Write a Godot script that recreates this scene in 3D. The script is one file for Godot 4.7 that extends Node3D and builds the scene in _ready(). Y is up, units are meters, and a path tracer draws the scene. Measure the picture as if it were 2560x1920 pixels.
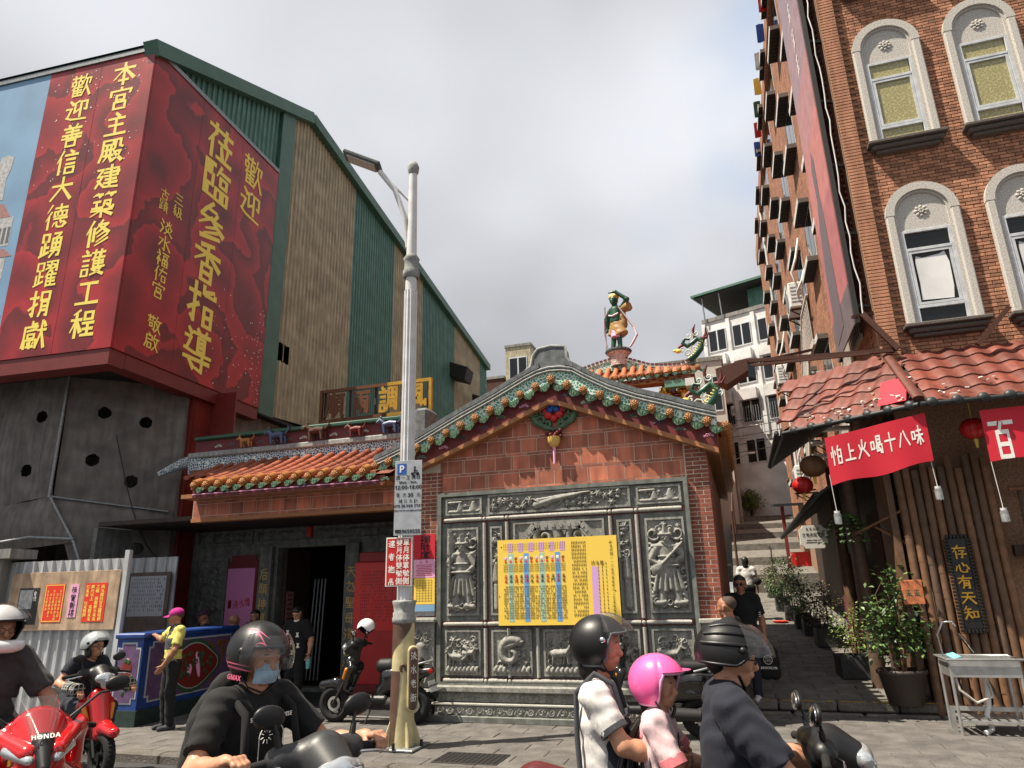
extends Node3D
# A street corner by a small temple: riders waiting on the road, a gable of red tiles with carved stone, a sheet-metal hall with red banners, a brick house and a stepped alley.
# x runs along the temple front, y is up, z towards the road; the pavement is y = 0.

class MB: # collects faces of one mesh; corners are listed anticlockwise as seen from outside
	var v := PackedVector3Array()
	var n := PackedVector3Array()
	var u := PackedVector2Array()
	var c := PackedColorArray()
	var ix := PackedInt32Array()
	var col := Color.WHITE
	var useu := false
	var usec := false
	func tri3(a: int, b: int, d: int):
		ix.append(a); ix.append(d); ix.append(b)
	func vert(p: Vector3, nn: Vector3, uv := Vector2.ZERO) -> int:
		v.append(p); n.append(nn); u.append(uv); c.append(col)
		return v.size() - 1
	func tri(a: Vector3, b: Vector3, d: Vector3):
		var nn := (b - a).cross(d - a).normalized()
		var i := vert(a, nn); vert(b, nn); vert(d, nn)
		tri3(i, i + 1, i + 2)
	func quad(a: Vector3, b: Vector3, d: Vector3, e: Vector3, ua := Vector2(0, 1), ub := Vector2(1, 0)):
		var nn := (d - a).cross(e - b).normalized()
		var i := vert(a, nn, Vector2(ua.x, ua.y)); vert(b, nn, Vector2(ub.x, ua.y)); vert(d, nn, Vector2(ub.x, ub.y)); vert(e, nn, Vector2(ua.x, ub.y))
		tri3(i, i + 1, i + 2); tri3(i, i + 2, i + 3)
	func box(o: Vector3, s: Vector3, b := Basis.IDENTITY, bev := 0.0):
		var h := s * 0.5
		if bev <= 0.0:
			for ax in 3:
				for sg in [-1.0, 1.0]:
					var nrm := Vector3.ZERO; nrm[ax] = sg
					var t := Vector3.ZERO; t[(ax + 1) % 3] = 1.0
					var w := nrm.cross(t)
					var f := nrm * h[ax]; var tt := t * h[(ax + 1) % 3]; var ww := w * h[(ax + 2) % 3]
					quad(o + b * (f - tt - ww), o + b * (f + tt - ww), o + b * (f + tt + ww), o + b * (f - tt + ww))
			return
		var hi := Vector3(maxf(h.x - bev, 0.0001), maxf(h.y - bev, 0.0001), maxf(h.z - bev, 0.0001))
		for ax in 3:
			for sg in [-1.0, 1.0]:
				var nrm := Vector3.ZERO; nrm[ax] = sg
				var t := Vector3.ZERO; t[(ax + 1) % 3] = 1.0
				var w := nrm.cross(t)
				var f := nrm * h[ax]; var tt := t * hi[(ax + 1) % 3]; var ww := w * hi[(ax + 2) % 3]
				quad(o + b * (f - tt - ww), o + b * (f + tt - ww), o + b * (f + tt + ww), o + b * (f - tt + ww))
				# bevel towards the next axis
				for sg2 in [-1.0, 1.0]:
					var a2 := (ax + 1) % 3; var a3 := (ax + 2) % 3
					var p1 := Vector3.ZERO; p1[ax] = sg * h[ax]; p1[a2] = sg2 * hi[a2]
					var p2 := Vector3.ZERO; p2[ax] = sg * hi[ax]; p2[a2] = sg2 * h[a2]
					var l := Vector3.ZERO; l[a3] = hi[a3]
					if sg * sg2 > 0: quad(o + b * (p1 - l), o + b * (p2 - l), o + b * (p2 + l), o + b * (p1 + l))
					else: quad(o + b * (p2 - l), o + b * (p1 - l), o + b * (p1 + l), o + b * (p2 + l))
		for sx in [-1.0, 1.0]:
			for sy in [-1.0, 1.0]:
				for sz in [-1.0, 1.0]:
					var a := o + b * Vector3(sx * h.x, sy * hi.y, sz * hi.z); var d := o + b * Vector3(sx * hi.x, sy * h.y, sz * hi.z); var e := o + b * Vector3(sx * hi.x, sy * hi.y, sz * h.z)
					if sx * sy * sz > 0: tri(a, d, e)
					else: tri(a, e, d)
	func bar(a: Vector3, b: Vector3, w: float, h: float, up := Vector3.UP): # square bar between two points
		var d := (b - a); var l := d.length(); d /= l
		if absf(d.dot(up)) > 0.95: up = Vector3.RIGHT
		var x := d.cross(up).normalized(); var y := x.cross(d)
		box((a + b) * 0.5, Vector3(w, h, l), Basis(x, y, -d))
	func tube(pts: Array, rad, sides := 8, caps := true, flat := 1.0, up0 := Vector3.UP):
		var m := pts.size()
		var first := v.size()
		var side := Vector3.ZERO
		for i in m:
			var p: Vector3 = pts[i]
			var d: Vector3 = (pts[mini(i + 1, m - 1)] - pts[maxi(i - 1, 0)]).normalized()
			if side == Vector3.ZERO: side = d.cross(up0 if absf(d.dot(up0)) < 0.95 else Vector3.RIGHT).normalized()
			else: side = (side - d * side.dot(d)).normalized()
			var y := d.cross(side)
			var r: float = rad[i] if rad is Array or rad is PackedFloat32Array else rad
			for k in sides:
				var t := TAU * k / sides
				vert(p + side * cos(t) * r + y * sin(t) * r * flat, (side * cos(t) * flat + y * sin(t)).normalized())
		for i in m - 1:
			for k in sides:
				var a := first + i * sides + k; var b := first + i * sides + (k + 1) % sides
				tri3(a, b, b + sides); tri3(a, b + sides, a + sides)
		if caps:
			for e in [0, m - 1]:
				var d: Vector3 = (pts[1] - pts[0]).normalized() * -1.0 if e == 0 else (pts[m - 1] - pts[m - 2]).normalized()
				var o := vert(pts[e], d)
				var f := v.size()
				for k in sides: vert(v[first + e * sides + k], d)
				for k in sides:
					if e == 0: tri3(o, f + (k + 1) % sides, f + k)
					else: tri3(o, f + k, f + (k + 1) % sides)
	func lathe(prof: Array, sides := 16, xf := Transform3D.IDENTITY, sx := 1.0, sz := 1.0, sharp := 0.9): # prof: Vector2(radius, height) from bottom to top
		for i in prof.size() - 1:
			var a: Vector2 = prof[i]; var b: Vector2 = prof[i + 1]
			var t := (b - a).normalized(); var na := Vector2(t.y, -t.x); var nb := na
			if i > 0:
				var t0: Vector2 = (a - prof[i - 1]).normalized()
				if t0.dot(t) > 1.0 - sharp: na = (na + Vector2(t0.y, -t0.x)).normalized()
			if i < prof.size() - 2:
				var t1: Vector2 = (prof[i + 2] - b).normalized()
				if t1.dot(t) > 1.0 - sharp: nb = (nb + Vector2(t1.y, -t1.x)).normalized()
			var f := v.size()
			for k in sides + 1:
				var an := TAU * k / sides; var cs := cos(an); var sn := sin(an)
				vert(xf * Vector3(a.x * cs * sx, a.y, a.x * sn * sz), (xf.basis * Vector3(na.x * cs / sx, na.y, na.x * sn / sz)).normalized(), Vector2(float(k) / sides, a.y))
				vert(xf * Vector3(b.x * cs * sx, b.y, b.x * sn * sz), (xf.basis * Vector3(nb.x * cs / sx, nb.y, nb.x * sn / sz)).normalized(), Vector2(float(k) / sides, b.y))
			for k in sides:
				var q := f + 2 * k
				tri3(q, q + 1, q + 3); tri3(q, q + 3, q + 2)
	func ball(o: Vector3, r: Vector3, b := Basis.IDENTITY, su := 14, sv := 9, v0 := 0.0, v1 := 1.0):
		var f := v.size()
		for j in sv + 1:
			var t := PI * lerpf(v0, v1, float(j) / sv)
			for k in su + 1:
				var a := TAU * k / su
				var d := Vector3(sin(t) * cos(a), cos(t), sin(t) * sin(a))
				vert(o + b * (d * r), (b * (d / r)).normalized(), Vector2(float(k) / su, float(j) / sv))
		for j in sv:
			for k in su:
				var a := f + j * (su + 1) + k
				tri3(a, a + 1, a + su + 2); tri3(a, a + su + 2, a + su + 1)
	func prism(poly: PackedVector2Array, z0: float, z1: float, xf := Transform3D.IDENTITY, back := true): # polygon in xy, pushed out from z0 to z1
		var p := poly
		if Geometry2D.is_polygon_clockwise(p): p = p.duplicate(); p.reverse()
		var t := Geometry2D.triangulate_polygon(p)
		var fr := (xf.basis * Vector3(0, 0, 1)).normalized()
		var f := v.size()
		for q in p: vert(xf * Vector3(q.x, q.y, z1), fr)
		var tw := []
		for i in t.size() / 3:
			var a := t[3 * i]; var b := t[3 * i + 1]; var d := t[3 * i + 2]
			if ((p[b] - p[a]).cross(p[d] - p[a]) < 0) != (xf.basis.determinant() < 0):
				var s := b; b = d; d = s
			tw.append([a, b, d]); tri3(f + a, f + b, f + d)
		if back:
			f = v.size()
			for q in p: vert(xf * Vector3(q.x, q.y, z0), -fr)
			for w in tw: tri3(f + w[0], f + w[2], f + w[1])
		for i in p.size():
			var a := p[i]; var b := p[(i + 1) % p.size()]
			quad(xf * Vector3(a.x, a.y, z0), xf * Vector3(b.x, b.y, z0), xf * Vector3(b.x, b.y, z1), xf * Vector3(a.x, a.y, z1))
	func grid(pts: Array, nu: int, nv: int, holes := []): # smooth sheet of nu x nv points, row by row
		var f := v.size()
		for j in nv:
			for i in nu:
				var a: Vector3 = pts[j * nu + mini(i + 1, nu - 1)] - pts[j * nu + maxi(i - 1, 0)]
				var b: Vector3 = pts[mini(j + 1, nv - 1) * nu + i] - pts[maxi(j - 1, 0) * nu + i]
				vert(pts[j * nu + i], a.cross(b).normalized(), Vector2(float(i) / (nu - 1), 1.0 - float(j) / (nv - 1)))
		for j in nv - 1:
			for i in nu - 1:
				var q := f + j * nu + i
				if holes and holes.any(func(o): return o.distance_to((pts[j * nu + i] + pts[(j + 1) * nu + i + 1]) * 0.5) < 0.125): continue
				tri3(q, q + 1, q + nu + 1); tri3(q, q + nu + 1, q + nu)
	func add(o: MB, xf := Transform3D.IDENTITY):
		var f := v.size()
		for i in o.v.size():
			v.append(xf * o.v[i]); n.append((xf.basis * o.n[i]).normalized()); u.append(o.u[i]); c.append(o.c[i])
		for i in o.ix: ix.append(f + i)
	func mesh(m: Material) -> ArrayMesh:
		var a := []
		a.resize(Mesh.ARRAY_MAX)
		a[Mesh.ARRAY_VERTEX] = v; a[Mesh.ARRAY_NORMAL] = n; a[Mesh.ARRAY_INDEX] = ix
		if useu: a[Mesh.ARRAY_TEX_UV] = u
		if usec: a[Mesh.ARRAY_COLOR] = c
		var r := ArrayMesh.new()
		r.add_surface_from_arrays(Mesh.PRIMITIVE_TRIANGLES, a)
		r.surface_set_material(0, m)
		return r

var rng := RandomNumberGenerator.new()
var used := {}
var M := {}  # materials
var TX := {} # shared textures

func rr(a: float, b: float) -> float: return rng.randf_range(a, b)
func V(x: float, y: float, z: float) -> Vector3: return Vector3(x, y, z)
func numbered(called: String) -> String:
	used[called] = used.get(called, -1) + 1
	return called if used[called] == 0 else "%s_%03d" % [called, used[called]]
func meta(o, label: String, category: String, group := ""):
	o.set_meta("label", label); o.set_meta("category", category)
	if group: o.set_meta("group", group)
	return o
func thing(called: String, label: String, category: String, at := Vector3.ZERO, turn := 0.0, group := "") -> Node3D:
	var o := Node3D.new()
	o.name = numbered(called); add_child(o)
	o.position = at; o.rotation_degrees.y = turn
	meta(o, label, category, group)
	return o
func part(called: String, mb: MB, m: Material, parent: Node3D, label := "") -> MeshInstance3D:
	var o := MeshInstance3D.new()
	o.mesh = mb.mesh(m); o.name = called
	if parent.get_parent() != self and parent.get_parent().get_parent() != self: # parts go two levels deep, no further
		o.transform = parent.transform; parent = parent.get_parent()
	parent.add_child(o, true)
	if label: o.set_meta("label", label)
	if called in ["small_print", "print", "printed_sparks", "curls", "ochre_clouds", "painted_leaves", "plinth_relief", "window_grille", "bear_print"]: o.set_meta("kind", "stuff") # too fine to pick apart
	return o
func inst(called: String, mesh: Mesh, parent: Node3D, xf: Transform3D, m: Material = null) -> MeshInstance3D:
	var o := MeshInstance3D.new()
	o.mesh = mesh; o.name = called; o.transform = xf
	if m: o.material_override = m
	parent.add_child(o, true)
	return o
func solo(called: String, mb: MB, m: Material, label: String, category: String, group := "") -> MeshInstance3D: # a thing of one mesh
	var o := MeshInstance3D.new()
	o.mesh = mb.mesh(m); o.name = numbered(called)
	add_child(o)
	meta(o, label, category, group)
	return o
func struct(called: String, mb: MB, m: Material) -> MeshInstance3D:
	var o := MeshInstance3D.new()
	o.mesh = mb.mesh(m); o.name = numbered(called)
	add_child(o); o.set_meta("kind", "structure")
	return o
func copy(o: Node3D, at: Vector3, turn: float, label: String) -> Node3D:
	var c: Node3D = o.duplicate()
	var base: String = String(o.name)
	c.name = numbered(base)
	add_child(c)
	c.position = at; c.rotation_degrees.y = turn
	c.set_meta("label", label)
	return c

func noise_tex(freq: float, oct: int, lo: float, hi: float, kind := FastNoiseLite.TYPE_SIMPLEX_SMOOTH, sd := 1, size := 512) -> NoiseTexture2D:
	var f := FastNoiseLite.new()
	f.noise_type = kind; f.frequency = freq; f.seed = sd; f.fractal_octaves = oct
	f.fractal_type = FastNoiseLite.FRACTAL_FBM if oct > 1 else FastNoiseLite.FRACTAL_NONE
	var g := Gradient.new()
	g.set_color(0, Color(lo, lo, lo)); g.set_color(1, Color(hi, hi, hi))
	var t := NoiseTexture2D.new()
	t.width = size; t.height = size; t.seamless = true; t.noise = f; t.color_ramp = g
	return t
func ramp_tex(freq: float, oct: int, stops: Array, kind := FastNoiseLite.TYPE_SIMPLEX_SMOOTH, sd := 1, size := 512) -> NoiseTexture2D:
	var t := noise_tex(freq, oct, 0, 1, kind, sd, size)
	var g := Gradient.new()
	g.offsets = PackedFloat32Array(stops.map(func(s): return s[0]))
	g.colors = PackedColorArray(stops.map(func(s): return s[1]))
	t.color_ramp = g
	return t

# col is sRGB; tex names a shared grey texture that varies it, sc its repeats per metre, bump the relief in centimetres
func mat(called: String, col: Color, rough := 0.8, tex := "", sc := 1.0, bump := 0.0, btex := "fine", metal := 0.0, bsc := 0.0) -> StandardMaterial3D:
	var m := StandardMaterial3D.new()
	m.resource_name = called; m.albedo_color = col; m.roughness = rough; m.metallic = metal
	if tex:
		m.albedo_texture = TX[tex]
		m.uv1_triplanar = true; m.uv1_world_triplanar = true; m.uv1_scale = Vector3.ONE * sc
	if bump > 0.0:
		m.heightmap_enabled = true; m.heightmap_texture = TX[btex]; m.heightmap_scale = bump
		m.uv1_triplanar = true; m.uv1_world_triplanar = true; m.uv1_scale = Vector3.ONE * sc
	M[called] = m
	return m

# weathering: a coarse second texture, drawn out upwards on walls
func grime(names: Array, sx: float, sy: float):
	for q in names:
		var m: StandardMaterial3D = M[q]
		m.detail_enabled = true; m.detail_blend_mode = BaseMaterial3D.BLEND_MODE_MUL; m.detail_albedo = TX.grime; m.detail_uv_layer = BaseMaterial3D.DETAIL_UV_2
		m.uv2_triplanar = true; m.uv2_world_triplanar = true; m.uv2_scale = V(sx, sy, sx)

func setup_view():
	var cam := Camera3D.new()
	cam.name = "camera"; cam.position = V(0, 1.75, 0); cam.rotation_degrees = V(16.76, 17.5, -1.4)
	cam.fov = rad_to_deg(2.0 * atan(960.0 / 1720.0)); cam.near = 0.05; cam.far = 900.0
	add_child(cam); cam.current = true
	var env := Environment.new()
	env.background_mode = Environment.BG_SKY
	env.tonemap_mode = Environment.TONE_MAPPER_LINEAR
	env.tonemap_exposure = 1.85
	env.sdfgi_enabled = true; env.ssao_enabled = true; env.ssil_enabled = true
	var sky := Sky.new()
	var pm := PanoramaSkyMaterial.new()
	pm.panorama = sky_image(); pm.energy_multiplier = 1.0
	sky.sky_material = pm
	env.sky = sky
	var we := WorldEnvironment.new()
	we.name = "world"; we.environment = env
	add_child(we)
	var sun := DirectionalLight3D.new()
	sun.name = "sun"; sun.light_energy = 1.6; sun.light_color = Color(1.0, 0.955, 0.88); sun.light_angular_distance = 0.5; sun.shadow_enabled = true
	add_child(sun)
	sun.look_at_from_position(Vector3.ZERO, V(1.65, -3.7, -1.0), Vector3.UP)

func sky_image() -> ImageTexture:
	var w := 1024; var h := 512
	var im := Image.create(w, h, false, Image.FORMAT_RGB8)
	var a := FastNoiseLite.new(); a.seed = 11; a.frequency = 1.3; a.fractal_octaves = 5; a.fractal_gain = 0.42
	var b := FastNoiseLite.new(); b.seed = 23; b.frequency = 0.9; b.fractal_octaves = 4; b.fractal_gain = 0.42
	for j in h:
		var el := PI * 0.5 - PI * (j + 0.5) / h
		var ce := cos(el); var y := sin(el)
		for i in w:
			var az := TAU * (i + 0.5) / w - PI
			var d := V(ce * sin(az), y, -ce * cos(az))
			if y < -0.05:
				im.set_pixel(i, j, Color(0.55, 0.55, 0.56)); continue
			# project onto a cloud layer, stretched towards the horizon
			var k := 1.0 / (maxf(y, 0.0) + 0.45)
			var q := V(d.x * k, d.z * k, 0.3)
			var cov := a.get_noise_3dv(q) * 0.5 + 0.5
			var lum := b.get_noise_3dv(q * 1.2 + V(3, 0, 7)) * 0.5 + 0.5
			var cover := smoothstep(0.06, 0.34, cov)
			var g := lerpf(0.535, 0.73, smoothstep(0.2, 0.8, lum + (cov - 0.5) * -0.2))
			var cl := Color(g * 0.985, g * 0.995, g * 1.02)
			var blue := Color(0.46, 0.56, 0.71).lerp(Color(0.60, 0.67, 0.75), clampf(1.0 - y * 1.8, 0, 1))
			im.set_pixel(i, j, blue.lerp(cl, cover))
	return ImageTexture.create_from_image(im)

func setup_materials():
	TX.fine = noise_tex(0.06, 4, 0.0, 1.0, FastNoiseLite.TYPE_SIMPLEX_SMOOTH, 3)
	TX.speck = noise_tex(0.22, 2, 0.74, 1.0, FastNoiseLite.TYPE_SIMPLEX_SMOOTH, 9)
	TX.stain = noise_tex(0.012, 5, 0.74, 1.0, FastNoiseLite.TYPE_SIMPLEX_SMOOTH, 4)
	TX.soft = noise_tex(0.010, 4, 0.84, 1.0, FastNoiseLite.TYPE_SIMPLEX_SMOOTH, 14)
	TX.mottle = noise_tex(0.05, 4, 0.70, 1.0, FastNoiseLite.TYPE_SIMPLEX_SMOOTH, 6)
	TX.grime = noise_tex(0.02, 5, 0.76, 1.06, FastNoiseLite.TYPE_SIMPLEX_SMOOTH, 17)
	TX.cell = noise_tex(0.05, 1, 0.5, 1.0, FastNoiseLite.TYPE_CELLULAR, 7)
	# ground
	mat("asphalt", Color(0.29, 0.29, 0.295), 0.92, "speck", 2.0, 0.25)
	mat("mortar", Color(0.46, 0.44, 0.41), 0.95, "stain", 0.7)
	mat("porch", Color(0.25, 0.26, 0.26), 0.55, "stain", 0.5, 0.05)
	for k in 4:
		var g: float = [0.47, 0.49, 0.48, 0.455][k]
		mat("paver%d" % k, Color(g, g * 0.965, g * 0.93), 0.9, ["speck", "mottle"][k % 2], 1.5, 0.25)
		mat("alley%d" % k, Color(g * 1.1, g * 1.06, g * 1.0), 0.9, ["speck", "mottle"][k % 2], 1.2, 0.3)
		mat("kerb%d" % k, Color(g * 1.05, g * 1.0, g * 0.94), 0.92, "mottle", 1.0, 0.5)
	mat("kerb_yellow", Color(0.74, 0.58, 0.20), 0.85, "mottle", 1.4, 0.2)
	# temple
	for k in 4:
		var t: float = [1.0, 0.91, 1.06, 0.84][k]
		mat("tile%d" % k, Color(0.82 * t, 0.475 * t, 0.355 * t), 0.62, "soft", 0.6, 0.03)
		mat("brick%d" % k, Color(0.70 * t, 0.385 * t, 0.29 * t), 0.7, "mottle", 1.0, 0.08)
		mat("facade_brick%d" % k, Color(0.86 * t, 0.61 * t, 0.475 * t), 0.85, "mottle", 1.6, 0.25)
		mat("roof_tile%d" % k, Color(0.70 * t, 0.38 * t, 0.26 * t), 0.55, "stain", 0.9, 0.04)
	mat("joint", Color(0.82, 0.77, 0.70), 0.9, "soft", 0.5)
	mat("joint_tan", Color(0.66, 0.52, 0.42), 0.95, "mottle", 0.8)
	mat("stone", Color(0.675, 0.67, 0.64), 0.72, "mottle", 0.9, 0.05)
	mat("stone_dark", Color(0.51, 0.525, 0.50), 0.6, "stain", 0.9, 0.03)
	mat("stone_light", Color(0.74, 0.735, 0.70), 0.8, "mottle", 1.2, 0.15)
	mat("stone_red", Color(0.40, 0.20, 0.19), 0.6, "soft", 0.6)
	mat("orange", Color(0.80, 0.52, 0.24), 0.4, "mottle", 2.0, 0.08)
	mat("orange_brick", Color(0.80, 0.47, 0.30), 0.5, "stain", 1.5, 0.05)
	mat("green_glaze", Color(0.36, 0.50, 0.37), 0.35, "mottle", 2.2, 0.1)
	mat("green_light", Color(0.45, 0.64, 0.56), 0.4, "mottle", 2.0)
	mat("green_dark", Color(0.16, 0.37, 0.28), 0.4, "mottle", 2.0)
	mat("mosaic_line", Color(0.84, 0.88, 0.84), 0.6, "soft", 0.6)
	mat("blue_mosaic", Color(0.30, 0.36, 0.50), 0.45, "mottle", 2.0)
	mat("grey_cap", Color(0.47, 0.49, 0.50), 0.8, "stain", 1.2, 0.08)
	mat("grey_white", Color(0.72, 0.73, 0.72), 0.85, "mottle", 0.8, 0.05)
	mat("barge_red", Color(0.47, 0.13, 0.13), 0.6, "soft", 0.6)
	mat("barge_wood", Color(0.66, 0.44, 0.27), 0.6, "soft", 0.8)
	mat("frieze_red", Color(0.42, 0.13, 0.15), 0.6, "soft", 0.8)
	mat("gold", Color(0.86, 0.66, 0.28), 0.3, "soft", 1.0, 0.0, "fine", 0.85)
	mat("gold_paint", Color(0.83, 0.68, 0.36), 0.5)
	mat("rust_gold", Color(0.45, 0.27, 0.16), 0.5, "mottle", 2.0, 0.0, "fine", 0.4)
	mat("dark_iron", Color(0.14, 0.13, 0.13), 0.7, "mottle", 1.0)
	mat("red_board", Color(0.72, 0.10, 0.11), 0.5, "soft", 0.6)
	mat("maroon_board", Color(0.45, 0.05, 0.09), 0.5, "soft", 0.6)
	# hall
	mat("sheet_green", Color(0.33, 0.55, 0.49), 0.5, "stain", 0.25)
	mat("sheet_tan", Color(0.77, 0.73, 0.60), 0.55, "stain", 0.25)
	mat("trim_green", Color(0.27, 0.43, 0.37), 0.5, "soft", 0.3)
	mat("steel_red", Color(0.46, 0.13, 0.11), 0.5, "soft", 0.4)
	mat("tarp", Color(0.52, 0.50, 0.48), 0.9, "stain", 0.35, 0.5, "fine")
	mat("zinc", Color(0.84, 0.85, 0.86), 0.45, "soft", 0.3, 0.0, "fine", 0.1)
	mat("ply", Color(0.85, 0.73, 0.61), 0.85, "stain", 0.5)
	mat("letter_yellow", Color(0.93, 0.85, 0.38), 0.6)
	# shared plain ones
	mat("white", Color(0.86, 0.86, 0.85), 0.5, "soft", 0.8)
	mat("paper", Color(0.90, 0.89, 0.86), 0.8)
	mat("ink", Color(0.07, 0.07, 0.08), 0.7)
	mat("ink_red", Color(0.70, 0.10, 0.10), 0.6)
	mat("sign_grey", Color(0.72, 0.74, 0.76), 0.35, "soft", 1.2, 0.0, "fine", 0.15)
	mat("sign_red", Color(0.76, 0.12, 0.13), 0.4)
	mat("sign_blue", Color(0.10, 0.33, 0.68), 0.4)
	mat("print_red", Color(0.86, 0.20, 0.12), 0.7)
	mat("print_crimson", Color(0.76, 0.09, 0.18), 0.7)
	mat("print_pink", Color(0.90, 0.65, 0.78), 0.7)
	mat("print_yellow", Color(0.92, 0.78, 0.32), 0.6)
	mat("print_gold", Color(0.93, 0.80, 0.36), 0.6)
	mat("black_plastic", Color(0.09, 0.09, 0.095), 0.45, "soft", 2.0)
	mat("rubber", Color(0.07, 0.07, 0.07), 0.85, "speck", 2.0)
	mat("chrome", Color(0.82, 0.82, 0.83), 0.15, "", 1.0, 0.0, "fine", 1.0)
	mat("steel", Color(0.74, 0.74, 0.73), 0.32, "soft", 1.0, 0.0, "fine", 0.6)
	mat("galv", Color(0.62, 0.64, 0.65), 0.45, "mottle", 0.6, 0.0, "fine", 0.5)
	mat("bamboo0", Color(0.46, 0.34, 0.25), 0.6, "stain", 0.9, 0.05)
	mat("bamboo1", Color(0.53, 0.38, 0.27), 0.6, "stain", 0.9, 0.05)
	mat("bamboo2", Color(0.40, 0.31, 0.25), 0.65, "stain", 0.9, 0.05)
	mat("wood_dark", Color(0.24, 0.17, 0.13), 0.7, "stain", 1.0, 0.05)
	mat("rust", Color(0.33, 0.19, 0.14), 0.85, "mottle", 1.0, 0.1)
	mat("concrete", Color(0.62, 0.61, 0.59), 0.9, "stain", 0.3, 0.1)
	mat("far_white", Color(0.90, 0.90, 0.90), 0.85, "stain", 0.12)
	mat("skin", Color(0.77, 0.56, 0.44), 0.5, "soft", 3.0)
	mat("skin_tan", Color(0.66, 0.46, 0.35), 0.5, "soft", 3.0)
	mat("hair", Color(0.075, 0.06, 0.055), 0.45)
	for k in 4: grime(["paver%d" % k, "alley%d" % k, "kerb%d" % k], 0.3, 0.3); grime(["facade_brick%d" % k, "tile%d" % k, "brick%d" % k], 0.5, 0.07); grime(["roof_tile%d" % k], 0.8, 0.8)
	grime(["asphalt", "orange", "green_glaze", "barge_red", "grey_cap"], 0.7, 0.7); grime(["sheet_green", "sheet_tan", "zinc", "tarp", "stone", "stone_dark", "ply", "grey_white", "concrete"], 0.7, 0.08)
	for nm in ["skin", "skin_tan"]:
		M[nm].subsurf_scatter_enabled = true; M[nm].subsurf_scatter_strength = 0.03
	for q in [["glass_dark", Color(0.10, 0.12, 0.13, 0.55)], ["glass_clear", Color(0.92, 0.95, 0.95, 0.12)], ["visor", Color(0.32, 0.30, 0.30, 0.22)]]:
		var m := StandardMaterial3D.new()
		m.resource_name = q[0]; m.albedo_color = q[1]; m.roughness = 0.06; m.transparency = BaseMaterial3D.TRANSPARENCY_ALPHA
		M[q[0]] = m

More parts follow.
